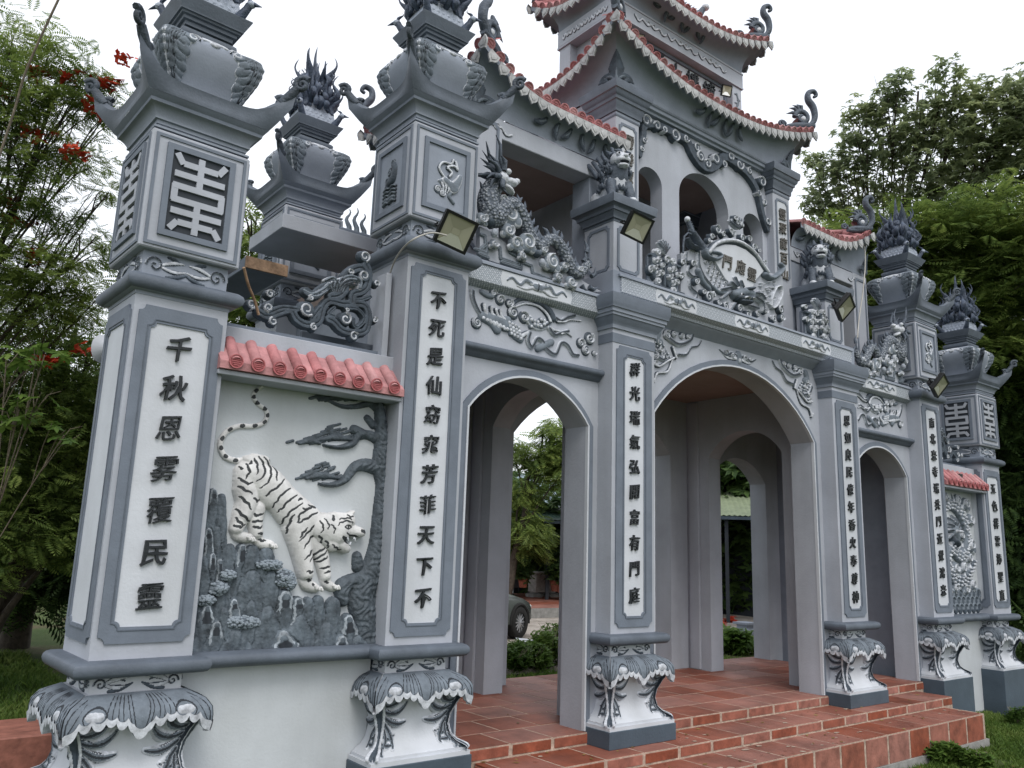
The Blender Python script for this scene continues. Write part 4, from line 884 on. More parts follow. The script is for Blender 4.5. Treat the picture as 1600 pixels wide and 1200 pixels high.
# spandrel and keystone reliefs of the central arch
sp_ = []
Zc = lambda pts: PX(pts, .17, 990, 520, 3.75)
for pts, r0, r1, sty in (([(150,0),(140,40),(160,60)],.03,.03,'mid'), ([(190,20),(260,70),(330,50),(350,10)],.02,.016,'four'), ([(230,90),(240,120),(250,150)],.012,.012,'core'), ([(110,80),(130,130),(180,160),(190,110)],.02,.012,'four'),
        ([(110,180),(150,200),(200,170),(240,150)],.010,.008,'core'), ([(260,130),(310,130),(340,90),(380,80),(400,50)],.012,.006,'four'), ([(120,290),(140,240),(200,230),(230,160)],.012,.008,'core'), ([(110,270),(120,285)],.016,.016,'light')):
    p = smooth_pts(Zc(pts)); sp_.append((p, lin(r0*1.3, r1*1.3, len(p)), .028, sty))
for cx, cy, r, d in ((200,15,30,1),(240,10,22,-1),(285,20,20,1),(320,25,18,-1),(150,60,16,1),(130,140,20,-1),(130,180,16,1),(160,100,18,1),(400,5,26,-1)):
    q = Zc([(cx, cy)])[0]; sp_ += cloud(q[0], q[1], r/3.75*.0045*1.2, d, cx*.1, 'light', .034)
for k in range(26): q = Zc([(110+20*(k % 4)+(k//4)*12, 60+22*(k//4))])[0]; sp_.append(([q], .012, .02, 'midcore')) if k < 20 else None
sp_ = [([(x-.02, z) for x, z in p], r, h, s) for p, r, h, s in sp_]
sp_ = [s for s in sp_ if min(x for x, z in s[0]) > -1.43]
relief('spandrel_relief', sp_, S17, G, .0035); relief('spandrel_relief', mir(sp_), S17, G, .004)
ks = []
for s in (-1, 1):
    ks += [(smooth_pts([(s*.02,3.585),(s*.12,3.60),(s*.20,3.57),(s*.30,3.61)]), taper(16,.03,.006,.022), .022, 'four'), (smooth_pts([(s*.05,3.56),(s*.15,3.545),(s*.22,3.56)]), taper(11,.02,.006), .02, 'core'), scroll(s*.10,3.585,.035,1.3,0,s,.012,.026,'core'), scroll(s*.20,3.60,.025,1.3,0,-s,.009,.026,'core')]
ks += [([(0,3.60),(0,3.54)], .05, .026, 'mid'), ([(0,3.55)], .025, .034, 'light')]
relief('keystone_relief', ks, S17, G, .004)
# ribbons tied round emblems along the friezes
def ribbon(c, z, y, k=1.0):
    st = []
    for s in (-1,1):
        st += [(smooth_pts([(c+s*.03*k,z),(c+s*.10*k,z+.03),(c+s*.15*k,z-.02),(c+s*.21*k,z+.02),(c+s*.25*k,z-.01)]), taper(21,.020,.008), .018, 'lrim'), (smooth_pts([(c+s*.04*k,z-.01),(c+s*.10*k,z-.04),(c+s*.17*k,z-.035)]), taper(11,.015,.006), .014, 'light'), scroll(c+s*.06*k,z+.025,.022,1.2,0,s,.008,.018,'core')]
    st += [([(c-.03,z),(c+.03,z)], .034, .018, 'lrim'), ([(c,z+.03),(c,z-.03)], .006, .004, 'paint')]
    return st
for c in (-1.15, 0, 1.15): relief('frieze_carving', ribbon(c, 3.878, 0), lambda u, v, h: (u, -.014-h, v), G, .0035)
for sx in (-1,1): relief('frieze_carving', ribbon(sx*2.72, 3.68, 0, 1.25), lambda u, v, h: (u, .098-h, v), G, .0035)
for c, z, y in ((-1.15,3.878,-.0142),(0,3.878,-.0142),(1.15,3.878,-.0142),(-2.72,3.677,.0978),(2.72,3.677,.0978)):
    mb = MB(); hw_ = .27 if abs(c) < 2 else .36; mb.prism([(c-hw_,z-.06),(c+hw_,z-.06),(c+hw_+.02,z),(c+hw_,z+.06),(c-hw_,z+.06),(c-hw_-.02,z)], lambda u, v, h: (u, y-h, v), -.002, .0015); gmk('ribbon_field', mb, 'white')
# hanging scroll bracket under the upper cornice
br = []
Zb = lambda pts: PX(pts, .50, 880, 60, 3.529)
path = Zb([(430,640),(435,590),(450,540),(455,480),(500,470),(560,490),(620,520),(690,560),(720,620),(760,680),(800,710),(850,700),(890,650),(950,680),(1010,730),(1050,780),(1080,840),(1095,900),(1110,970),(1135,1050)])
pp = smooth_pts(path, 3); br.append((pp, taper(len(pp), .035, .035, .06), .05, 'plate'))
for k, (u, v, r, d) in enumerate(((460,450,34,1),(450,560,20,-1),(440,610,16,1),(520,480,26,-1),(560,500,22,1),(620,530,36,1),(680,550,24,-1),(740,600,26,1),(760,650,32,1),(800,690,28,-1),(845,665,34,-1),(890,690,22,1),(925,650,24,1),(975,695,34,-1),(1030,730,24,1),(1100,790,34,-1),(1080,850,22,1),(1115,905,22,-1),(1130,1010,24,1))):
    q = Zb([(u, v)])[0]; rr_ = r/3.529*.0054; br.append(([q], rr_*1.45, .058, 'plate')); br.append(scroll(q[0], q[1], rr_*1.25, 1.6, k, d, None, .075, 'light'))
relief('scroll_bracket', br, lambda u, v, h: (u, .558-h, v), G, .005, mats=('cdark','clight','cmid','cgroove'))
# ================= PARAPET SCULPTURES =================
def scale_mat():
    m = mat('dragon scales', (.13,.15,.18), .6, .25, 12, 0, 60, point=((.56,.59,.63), .50, .56)); t = m.node_tree; n = t.nodes.new; l = t.links.new; b = t.nodes['Principled BSDF']
    tc = n('ShaderNodeTexCoord'); vo = n('ShaderNodeTexVoronoi'); vo.inputs['Scale'].default_value = 42; l(tc.outputs['Object'], vo.inputs['Vector'])
    bp = n('ShaderNodeBump'); bp.inputs['Strength'].default_value = 1; bp.inputs['Distance'].default_value = .02; bp.invert = True; l(vo.outputs['Distance'], bp.inputs['Height']); l(bp.outputs[0], b.inputs['Normal'])
    rp = n('ShaderNodeValToRGB'); rp.color_ramp.elements[0].position = .1; rp.color_ramp.elements[0].color = (.34,.37,.41,1); rp.color_ramp.elements[1].position = .6; rp.color_ramp.elements[1].color = (.10,.12,.15,1)
    l(vo.outputs['Distance'], rp.inputs[0]); l(rp.outputs[0], b.inputs['Base Color']); return m
M['scale'] = scale_mat()
Z4 = lambda pts, y=.12: [Vector((p.x, y, p.z)) for p in (at(720+u/4.2875, 180+v/4.2875, 'y', y) for u, v in pts)]
def dragon(label, flip):
    t = thing('parapet_dragon', label, 'sculpture', (-2.75, .12, 3.775), 0, 'dragons climbing the side parapets'); b = MB()
    path = Z4([(240,450),(195,520),(185,610),(215,690),(265,640),(330,600),(395,650),(440,740),(480,830),(530,880),(590,835),(650,860),(700,950),(745,1040),(800,1060),(850,990)], .10)
    path = [Vector(p) for p in smooth_pts([tuple(p) for p in path], 4)]; n = len(path)
    b.tube(path, [(.075+.018*math.sin(i/n*9))*(1-.60*(i/n)**2) for i in range(n)], 12); 
    mk('body', b, 'scale', t, 1.3)
    def fin(): mk('fin', s, 'carvedl', t, 1.3)
    for i in range(4, n-3, 2):
        s = MB()
        tg = (path[i+1]-path[i-1]).normalized(); nr = Vector((-tg.z, 0, tg.x)); nr = nr if nr.z > 0 or abs(nr.z) < .3 else -nr; r = .055
        s.tube([path[i]+nr*r*.6, path[i]+nr*(r+.03)+tg*.0, path[i]+nr*(r+.065)-tg*.03], [.026,.018,.001], 5); fin()
    for u, v in ((390,580),(500,770),(640,800),(720,910)):
        s = MB(); q = Z4([(u,v)], .10)[0]; s.tube([q-Vector((.03,0,.05)), q+Vector((.0,0,.01)), q+Vector((.035,0,.05))], [.03,.02,.002], 6); fin()
    for u, v, a in ((880,900,1.3),(860,960,.9),(905,1000,1.5),(915,1060,.6),(900,1130,-.3),(850,1120,-.8)):
        s = MB(); q = Z4([(u-40,v+20)], .10)[0]; s.tube([q, q+Vector((math.cos(a)*.05,0,math.sin(a)*.05)), q+Vector((math.cos(a+.5)*.11,0,math.sin(a+.5)*.11))], [.022,.018,.002], 6); fin()
    h = MB(); hd = Z4([(262,425)], .06)[0]; h0 = len(h.v)
    h.ball(hd, (.062,.055,.05)); h.ball(hd+Vector((.075,-.01,-.005)), (.05,.04,.028)); h.ball(hd+Vector((.06,-.01,-.055)), (.05,.035,.016), rot=Matrix.Rotation(.5,3,'Y')); h.ball(hd+Vector((.12,-.01,.015)), (.022,.026,.02))
    for e in (-1,1):
        h.ball(hd+Vector((.03,e*.035-.01,.04)), (.02,.018,.018)); h.tube([hd+Vector((0,e*.03,.04)), hd+Vector((-.04,e*.05,.10)), hd+Vector((-.05,e*.06,.18)), hd+Vector((-.08,e*.05,.24))], [.016,.014,.01,.002], 6)
    rr_ = random.Random(2)
    for k in range(16):
        a = 1.5+k*.2; l_ = rr_.uniform(.10,.2); y_ = rr_.uniform(-.05,.05); h.tube([hd+Vector((math.cos(a)*.04,y_,math.sin(a)*.04)), hd+Vector((math.cos(a)*.09,y_*1.5,math.sin(a)*.09)), hd+Vector((math.cos(a+.35)*l_,y_*1.6,math.sin(a+.35)*l_+.02))], [.02,.014,.001], 6)
    h.v = [tuple(Vector(hd)+(Vector(p)-Vector(hd))*1.3) for p in h.v]; mk('head', h, 'carvedl', t, 1.3)
    c = []
    for u, v, r, d, a in ((345,655,66,1,1.5),(325,770,42,-1,1),(375,855,44,1,0),(455,850,54,-1,2),(620,980,54,1,1.5),(745,1118,38,-1,0),(655,1085,26,1,0),(150,690,34,-1,1),(285,560,28,1,0),(560,900,26,-1,1),(700,1010,26,1,0),(800,1030,24,-1,1),(420,940,26,1,2),(230,860,26,-1,0)):
        q = Z4([(u,v)], .06)[0]; rr2 = r/4.2875*.0047; c += [([(q.x,q.z)], rr2*1.35, .03, 'mid'), ([(q.x+rr2*.9,q.z-rr2*.7)], rr2*.7, .025, 'lrim'), ([(q.x-rr2*.9,q.z-rr2*.8)], rr2*.6, .022, 'lrim'), scroll(q.x, q.z, rr2*1.1, 1.7, a, d, None, .045, 'light')]
    for u, v, r in ((205,700,44),(520,925,30)):
        q = Z4([(u,v)], .06)[0]; c += [([(q.x,q.z)], r/4.2875*.0047, .05, 'dark')]
    relief('cloud_scrolls', c, lambda u, v, h: (u, .085-h, v), t, .004, mats=('cdark','clight','cmid','cgroove'))
    base = [(q.x, q.z) for q in Z4([(128,745),(128,950),(500,1075),(860,1195),(940,1180),(850,1130),(740,1060),(640,1010),(540,960),(450,920),(350,890),(280,840),(200,780)], .12)]
    base = [(x, max(z, 3.772)) for x, z in base]; mb = MB(); mb.prism(base, lambda u, v, h: (u, .12-h, v), -.05, .0); mk('base_slab', mb, 'pale', t)
    key = []
    for pts in ([(135,800),(160,810),(165,870),(130,900)], [(100,900),(170,930),(180,860),(260,890),(265,960),(380,1000),(385,950),(330,920),(330,890)], [(270,985),(400,1030),(405,985),(470,1010),(480,1060),(600,1105),(660,1095),(655,1075)], [(560,1010),(620,1040),(660,1060)], [(120,930),(180,955)]):
        q = [(p.x, p.z) for p in Z4(pts, .12)]; key.append((q, .016, .018, 'midcore' if False else 'mid')); key.append((q, .004, .005, 'carve'))
    relief('meander_carving', key, lambda u, v, h: (u, .12-h, v), t, .004, mats=('cdark','clight','cmid','cgroove'))
    for uv in ((545,990),(225,790)): mk('claw', MB().ball(Z4([uv], .05)[0], (.03,.03,.037)), 'carved', t, 1.3)
    if flip:
        t.location = (2.75, .12, 3.775); t.scale = (-1,1,1)
        for ch in t.children: ch.matrix_parent_inverse = Matrix.Translation((2.75,-.12,-3.775))
    return t
dragon('scaly grey dragon sculpture on the parapet above the left side arch', False)
dragon('scaly grey dragon sculpture on the parapet above the right side arch', True)
# central cartouche: fan-shaped tablet held over a lion mask
Z3 = lambda pts, y=.0: [(p.x, p.z) for p in (at(1040+u/5.4545, 320+v/5.4545, 'y', y) for u, v in pts)]
ct = thing('crest_tablet', 'carved crest with fan-shaped name tablet and lion mask over the central arch', 'carving', (0, .05, 3.972))
out = Z3([(165,400),(165,775),(600,920),(1035,1045),(1040,720),(1030,600),(900,560),(830,480),(790,400),(700,270),(560,260),(420,300),(340,330),(250,370)]); out = [(x, max(z, 3.973)) for x, z in out]
mb = MB(); mb.prism(out, lambda u, v, h: (u, .05-h, v), -.05, 0); mk('backing_slab', mb, 'pale', ct)
fan = Z3([(400,400),(440,360),(520,335),(610,340),(700,380),(780,450),(850,560),(780,640),(740,740),(600,700),(520,620),(440,480)]); mb = MB(); mb.prism(fan, lambda u, v, h: (u, .05-h, v), -.001, .03)
fn = mk('fan_tablet', mb, 'white', ct)
for ch, u, v in (('門',535,490), ('應',650,530), ('靈',745,590)):
    q = Z3([(u,v)])[0]; link('character', glyph(ch, .155, .008, 'gold', .018), fn, loc=(q[0], .014, q[1]), rot=(PI/2, .12, 0))
cs = []; K = 1/5.4545*.0046
def zs(pts, r0, r1, h, sty, k=4): p = smooth_pts(Z3(pts), k); cs.append((p, lin(r0, r1, len(p)), h, sty))
zs([(380,400),(440,330),(540,300),(650,320),(760,400),(830,500),(880,570)], .026, .026, .06, 'midcore'); zs([(350,380),(360,430),(430,460),(480,440),(460,410),(400,400)], .022, .02, .07, 'mid'); zs([(860,590),(920,620),(980,590),(1020,540),(1000,500)], .028, .02, .065, 'mid')
zs([(300,400),(300,500),(340,600),(400,680)], .02, .02, .04, 'four'); zs([(420,690),(480,740),(560,740)], .022, .02, .04, 'mid'); zs([(300,560),(340,650),(400,710)], .03, .02, .05, 'mid')
zs([(960,700),(1000,690),(1005,760),(960,860),(920,870),(925,780),(960,700)], .008, .008, .045, 'light'); zs([(200,400),(200,470),(240,470)], .012, .012, .03, 'four'); zs([(230,500),(215,560),(250,600),(290,600)], .012, .012, .03, 'four'); zs([(230,640),(240,700),(290,750),(280,800)], .012, .012, .03, 'four')
for r in range(6):
    for c in range(4):
        u, v = 370+c*42+(r % 2)*21+r*10, 480+r*40+c*6
        if u < 540: q = Z3([(u,v)])[0]; cs += [([q], .019, .03, 'light'), ([q], .013, .022, 'carve')]
for k in range(60):
    u = random.uniform(820,960); v = random.uniform(640,850); q = Z3([(u,v)])[0]; cs.append(([q], .009, .035, 'light'))
for u, v, r, d, a in ((375,780,45,1,0),(330,740,24,-1,1),(420,760,24,1,2),(240,500,30,1,0),(270,650,30,-1,1),(990,890,40,1,1),(1000,960,34,-1,0),(930,970,34,1,2),(860,900,30,-1,0),(520,860,36,1,1),(460,830,26,-1,0),(640,880,38,1,0),(710,930,34,-1,2),(790,930,30,1,1),(560,220,24,1,0),(660,280,34,1,0),(580,240,30,-1,1),(720,290,30,-1,2),(760,360,34,1,0),(800,390,20,-1,1),(450,210,40,-1,2),(400,270,28,1,0),(380,300,24,-1,0),(500,250,26,1,1),(850,490,22,1,0),(620,150,26,1,0),(600,110,26,-1,1),(660,170,26,1,2)):
    q = Z3([(u,v)])[0]; cs += [([q], r*K*1.55, .045, 'plate'), scroll(q[0], q[1], r*K*1.3, 1.6, a, d, None, .062, 'light')]
for k in range(7): zs([(620+k*4,190),(575+k*16,130-abs(k-3)*-6),(565+k*20,95+abs(k-3)*10)], .012, .008, .05, 'four', 3)
# mask
for pts, r, h, sty in (([(600,760),(680,740),(740,760)],.06,.09,'mid'), ([(620,790),(690,800),(740,790)],.045,.10,'dark'), ([(640,820),(720,830)],.028,.105,'dark'), ([(630,770)],.026,.12,'light'), ([(630,770)],.012,.03,'paint'), ([(690,720),(730,715)],.026,.12,'dark'), ([(650,800),(670,790),(690,805)],.011,.125,'light'), ([(720,800),(730,815)],.010,.125,'light'),
        ([(560,660),(600,700)],.02,.08,'four'), ([(590,620),(620,690)],.018,.08,'four'), ([(640,650),(660,700)],.018,.08,'four'), ([(500,790),(560,740)],.02,.07,'four'), ([(480,720),(560,700)],.02,.07,'four'), ([(760,780),(830,830),(840,900)],.022,.07,'four'), ([(770,750),(820,760),(850,800)],.018,.07,'four'), ([(600,840),(560,900)],.02,.07,'four'), ([(740,860),(800,880)],.02,.06,'four')):
    zs(pts, r*.8, r*.8, h*.9, sty)
relief('crest_carving', cs, lambda u, v, h: (u, .05-h, v), ct, .004, mats=('cdark','clight','cmid','cgroove'))
sw = MB(); a, b_, c_ = (Vector((q[0], 0, q[1])) for q in Z3([(185,125),(225,235),(300,380)]))
sw.tube([a, b_], [.022,.028], 10); sw.ball(a, .03); sw.tube([b_-Vector((.05,0,-.01)), b_+Vector((.05,0,-.005))], .014, 8); sw.tube([b_, c_], [.045,.075], 10, flat=.5)
for k in range(5): sw.tube([a.lerp(b_, .2+.14*k)+Vector((-.028,-.005,0)), a.lerp(b_, .2+.14*k)+Vector((.028,-.02,0))], .006, 6)
cc = Vector((Z3([(165,260)])[0][0], 0, Z3([(165,260)])[0][1])); sw.tube([Vector((q[0], .0, q[1])) for q in Z3([(240,260),(190,240),(160,270),(150,340),(150,410)])], .010, 8); sw.tube([Vector((q[0], .02, q[1])) for q in Z3([(190,280),(230,350),(310,370)])], [.04,.05,.04], 8, flat=.5)
mk('sword_hilt', sw, 'carvedl', ct, 1.2)
# flower-scroll balusters either side of the crest
for sx in (-1, 1):
    ft = thing('flower_baluster', 'openwork flower scroll railing beside the crest, on its %s' % ('left next to the sword hilt' if sx < 0 else 'right next to the lion post'), 'railing', (sx*1.28, .03, 3.972), 0, 'flower railings flanking the crest')
    st = []
    for cx, cz in ((-1.37, 4.17), (-1.16, 4.13)):
        st += [([(cx,cz-.06),(cx,cz+.06)], .085, .03, 'plate')]
        for k in range(6): a = k*PI/3+.3; st += [([(cx+math.cos(a)*.055, cz+math.sin(a)*.07)], .036, .046, 'mid'), (spiral(cx+math.cos(a)*.055, cz+math.sin(a)*.07, .028, 1.1, a, 1, .35), .0052, .060, 'light')]
        st += [([(cx,cz)], .024, .06, 'light'), ([(cx,cz)], .013, .02, 'paint'), (spiral(cx, cz-.14, .03, 1.3, 0, 1, .4), .012, .05, 'light'), (spiral(cx, cz+.14, .03, 1.3, PI, -1, .4), .012, .05, 'light')]
    for cx, cz, r in ((-1.46,4.12,.04),(-1.04,4.16,.036),(-1.24,4.27,.04),(-1.02,4.30,.03)): st += [([(cx,cz)], r*1.2, .03, 'plate'), scroll(cx,cz,r,1.5,0,1,r*.28,.05,'light')]
    for k in range(6): a = R(40+20*k); st.append((smooth_pts([(-1.27,4.33),(-1.27+math.cos(a)*.06,4.33+math.sin(a)*.08),(-1.27+math.cos(a)*.10,4.33+math.sin(a)*.12)]), taper(11,.02,.012), .055, 'four'))
    st += [([(-1.48,3.99),(-1.0,3.99)], .018, .03, 'plate'), ([(-1.265,3.99),(-1.265,4.3)], .014, .03, 'plate'), ([(-1.45,4.27),(-1.05,4.25)], .014, .03, 'plate')]
    if sx > 0: st = mir(st)
    relief('scroll_carving', st, lambda u, v, h: (u, .05-h, v), ft, .004, mats=('cdark','clight','cmid','cgroove'))
    mk('rear_face', MB().box(*sorted((sx*1.47, sx*1.05)), .052, .075, 3.985, 4.26), 'mid', ft)
# ================= WING WALLS =================
def capsules_px(lst, y, ox, oy, sc, px2m):
    out = []
    for pts, r in lst:
        q = smooth_pts([(p.x, p.z) for p in (at(ox+u/sc, oy+v/sc, 'y', y) for u, v in pts)], 4) if len(pts) > 1 else [(p.x, p.z) for p in (at(ox+u/sc, oy+v/sc, 'y', y) for u, v in pts)]
        rr2 = np.interp(np.linspace(0,1,len(q)), np.linspace(0,1,len(r)), r)*px2m if hasattr(r, '__len__') else r*px2m; out.append((q, rr2))
    return out
def relief_union(name, caps, S, parent, res, depth, mats, paint=(), paintmat=1, grooves=(), wob=0, ks=.004, light_at=None):
    """smoothly blended bas relief body: soft-max of capsule domes; paint = strokes recoloured"""
    allp = np.array([p for q, _ in caps for p in q]); rm = max(np.max(r) for _, r in caps)
    u0, v0 = allp.min(0)-rm-.01; u1, v1 = allp.max(0)+rm+.01; U = np.arange(u0, u1, res); V = np.arange(v0, v1, res); gu, gv = np.meshgrid(U, V, indexing='ij')
    def dist(q, r):
        T = np.full(gu.shape, 9.0); r = np.full(len(q), r) if np.ndim(r) == 0 else r
        for i in range(max(1, len(q)-1)):
            a = q[i]; b = q[min(i+1, len(q)-1)]; ra, rb = r[i], r[min(i+1, len(q)-1)]; rx = max(ra, rb)
            i0, i1 = np.searchsorted(U, (min(a[0],b[0])-rx, max(a[0],b[0])+rx)); j0, j1 = np.searchsorted(V, (min(a[1],b[1])-rx, max(a[1],b[1])+rx))
            if i1 <= i0 or j1 <= j0: continue
            x, y = gu[i0:i1,j0:j1]-a[0], gv[i0:i1,j0:j1]-a[1]; dx, dy = b[0]-a[0], b[1]-a[1]; L2 = dx*dx+dy*dy; t = np.clip((x*dx+y*dy)/L2, 0, 1) if L2 > 1e-12 else 0*x
            tt = np.hypot(x-t*dx, y-t*dy)/(ra+(rb-ra)*t+1e-9); T[i0:i1,j0:j1] = np.minimum(T[i0:i1,j0:j1], tt)
        return T
    H = np.zeros_like(gu)
    for q, r in caps:
        T = dist(q, r); h = np.sqrt(np.clip(1-T*T, 0, 1))*min(depth, np.max(r)*.85); H = np.where((H > 0) & (h > 0), np.maximum(H, h)+np.exp(-np.abs(H-h)/ks)*ks*.5, np.maximum(H, h))
    if wob: H = np.where(H > 0, H*(1+wob*(np.sin(gu*90+3*np.sin(gv*40))*np.sin(gv*70+2*np.sin(gu*50)))), 0)
    C = np.zeros_like(gu, int)
    if light_at is not None: C[light_at(gu, gv, H)] = paintmat
    for q, r in grooves: T = dist(q, r); g = (T < 1) & (H > 0); H[g] = np.maximum(.002, H[g]-.006*np.sqrt(1-T[g]**2))
    for q, r in paint: T = dist(q, r); g = (T < 1) & (H > 0); C[g] = paintmat; H[g] -= np.minimum(.0015, H[g]*.3)
    pos = H > 1e-4; cell = pos[:-1,:-1] | pos[1:,:-1] | pos[:-1,1:] | pos[1:,1:]; used = np.zeros_like(pos)
    for a, b in ((slice(0,-1),slice(0,-1)),(slice(1,None),slice(0,-1)),(slice(0,-1),slice(1,None)),(slice(1,None),slice(1,None))): used[a, b] |= cell
    idx = -np.ones(pos.shape, int); ii, jj = np.nonzero(used); idx[ii,jj] = np.arange(len(ii)); Hv = np.where(pos[ii,jj], H[ii,jj]+.004, -.003)
    X = S(gu[ii,jj], gv[ii,jj], Hv); vs = np.stack([np.broadcast_to(x, Hv.shape) for x in X], 1); ci, cj = np.nonzero(cell)
    f = np.stack([idx[ci,cj], idx[ci+1,cj], idx[ci+1,cj+1], idx[ci,cj+1]], 1)
    return link(name, np_mesh(name, vs, f, np.maximum(C[ci,cj], C[ci+1,cj+1]), mats), parent)
def wing(sx, label):
    t = thing('wing_wall', label, 'wall', (sx*4.59, .25, -.3), 0, 'wing walls beside the gate'); a, b = sorted((sx*5.22, sx*3.975))
    mk('wall', MB().box(a, b, .19, .43, -.5, 2.80), 'wallwhite', t)
    mk('base_moulding', MB().extr([(.2,.973),(.10,.973),(.08,.968)]+halfround(.075,.929,.037)+[(.09,.885),(.2,.884)], a, b), 'slate', t, 1)
    mk('eave_soffit', MB().bbox(a, b, -.01, .19, 2.556, 2.585, .004), 'pale', t)
    mk('top_band', MB().bbox(a, b, .12, .42, 2.785, 2.885, .004), 'pale', t)
    r_ = mk('lean_to_roof', MB().extr([(.125,2.783),(.12,2.79),(-.035,2.635),(-.035,2.588),(.125,2.587)], a, b), 'pink', t)
    big = MB(); n = 10; rr_ = .034
    big.grid([[(rr_*math.cos(PI*j/n), y, rr_*math.sin(PI*j/n)) for j in range(n+1)] for y in (0,.225)])
    bt = big.mesh('barrel_tile', ['pink'], 1); dm = MB()
    dm.lathe([(.001,-.012),(rr_*1.25,-.012),(rr_*1.25,0),(rr_*1.08,0),(rr_*1.04,-.006),(rr_*.9,-.006),(rr_*.86,-.001),(rr_*.78,-.001),(rr_*.74,-.006),(.001,-.006)][::-1], k=18)
    dm.v = [(x, -z-.014, y) for x, y, z in dm.v]; dm.f = [f[::-1] for f in dm.f]
    for k, w_ in ((-2,.45),(-1,.72),(0,.8),(1,.72),(2,.45)): dm.box(-rr_*w_, rr_*w_, -.0155, -.006, k*rr_*.34-.0026, k*rr_*.34+.0026)
    de = dm.mesh('end_disc', ['pinkd'], .8); nt_ = 9; sl = math.atan2(.155,.155)
    for k in range(nt_):
        x = a+.02+(b-a-.04)*(k+.5)/nt_; o = link('barrel_tile', bt, r_, loc=(x, -.045, 2.632), rot=(sl,0,0)); link('end_disc', de, r_, loc=(x, -.043, 2.637), rot=(.1,0,0))
    # recessed openwork panel above the roof
    mk('panel_back', MB().box(*sorted((sx*4.55, sx*3.975)), .40, .43, 2.887, 3.02), 'mid', t)
    fr = MB(); fr.bbox(*sorted((sx*4.06, sx*4.015)), .16, .30, 2.887, 3.50, .004); mk('panel_post', fr, 'pale', t)
    fr = MB(); fr.box(a, b, .22, .26, 2.886, 2.93); mk('panel_sill', fr, 'mid', t)
    Z5 = lambda pts: PX(pts, .20, 370, 360, 4.615); st = []
    for pts, r in (([(160,590),(220,620),(310,590),(390,575),(430,640),(500,680),(570,670),(600,640),(620,560),(670,510),(760,530),(830,530),(920,540),(950,620),(930,720),(860,740),(760,720),(700,660),(660,640)],.030), ([(250,590),(330,560),(430,570)],.024), ([(700,560),(660,600),(700,620)],.016), ([(780,560),(870,570),(920,640),(870,700),(840,680),(840,640)],.016),
                   ([(830,520),(840,460),(900,440),(940,400),(950,300),(930,250)],.032), ([(500,440),(560,470),(640,410),(720,380),(780,420),(740,470),(680,480)],.034), ([(780,340),(830,290),(900,270),(940,330)],.034), ([(960,480),(900,500),(860,500)],.016), ([(540,640),(600,560)],.022)):
        p = smooth_pts(Z5(pts), 3); st += [(p, r, .045, 'plate'), (p, r*.14, .008, 'carve')]
    for u, v, r, d in ((100,535,34,1),(225,560,34,-1),(235,460,30,1),(258,658,32,1),(550,700,28,1),(500,570,56,-1),(530,490,22,1),(780,640,48,-1),(840,765,36,1),(990,650,24,-1),(1003,385,26,1),(918,190,44,1),(915,330,44,-1),(815,300,24,1),(790,575,16,1)):
        q = Z5([(u,v)])[0]; rr3 = r/4.615*.0040; st += [([q], rr3*1.25, .05, 'plate'), scroll(q[0], q[1], rr3, 1.6, u*.3, d, rr3*.28, .066, 'light')]
    for k in range(7): p = smooth_pts(Z5([(700+k*8,470),(680+k*22-20,400),(650+k*34,350+abs(k-3)*16)]), 3); st.append((p, taper(len(p),.008,.013), .066, 'four'))
    for pts in ([(480,430),(540,460),(610,430),(660,390)], [(500,450),(570,480),(640,440)], [(740,420),(760,350),(830,330),(890,370),(880,420)], [(760,440),(790,360),(850,360)], [(640,360),(690,340),(730,390)]): p = smooth_pts(Z5(pts), 3); st.append((p, taper(len(p),.010,.014), .066, 'lrim'))
    if sx > 0: st = mir(st)
    relief('openwork_scroll', st, lambda u, v, h: (u, .235-h, v), t, .004, mats=('cdark','clight','cmid','cgroove'))
    return t
wl_ = wing(-1, 'left wing wall with the white tiger mural under a small pink tile roof'); wr_ = wing(1, 'right wing wall with the dragon mural under a small pink tile roof')
# ---- tiger mural ----
Y0 = .19; S19 = lambda u, v, h: (u, Y0-h, v); TA = (Y0, 300, 580, 2.727); KM = 1/2.727*.00385
tw = thing('tiger_relief', 'white striped tiger relief stepping down grey rocks on the left wing wall', 'relief', (-4.6, Y0, .975))
body = [([(235,430),(300,470),(350,520)],[52,72,70]), ([(330,480),(400,570),(470,650)],[62,70,78]), ([(400,540),(480,620),(540,670)],[50,58,52]), ([(215,430),(225,500),(230,560),(215,610)],[38,52,46,38]), ([(225,560),(200,630),(185,670)],[42,34,28]),
        ([(185,670),(195,700),(235,712)],[28,24,20]), ([(270,590),(265,640),(272,690)],[38,32,26]), ([(272,690),(285,730),(330,742)],[25,22,20]), ([(440,660),(455,730),(468,800),(478,860)],[62,50,42,34]), ([(478,860),(485,905),(520,925)],[32,28,20]),
        ([(520,690),(540,760),(553,820),(562,870)],[42,38,31,26]), ([(562,870),(572,905),(598,922)],[26,22,17]), ([(540,660),(580,680)],[50,50]), ([(260,380),(300,390)],[28,30]), ([(230,380),(260,400)],[20,40])]
bcaps = capsules_px(body, *TA, KM)
def wav(p, k):
    q = smooth_pts(p, 4); return [(u+2.2*math.sin(i*1.9+k*1.3), v+2.0*math.cos(i*1.5+k)) for i, (u, v) in enumerate(q)]
def PT(lst, r): return capsules_px([(wav(p, k), r) for k, p in enumerate(lst)], *TA, KM)
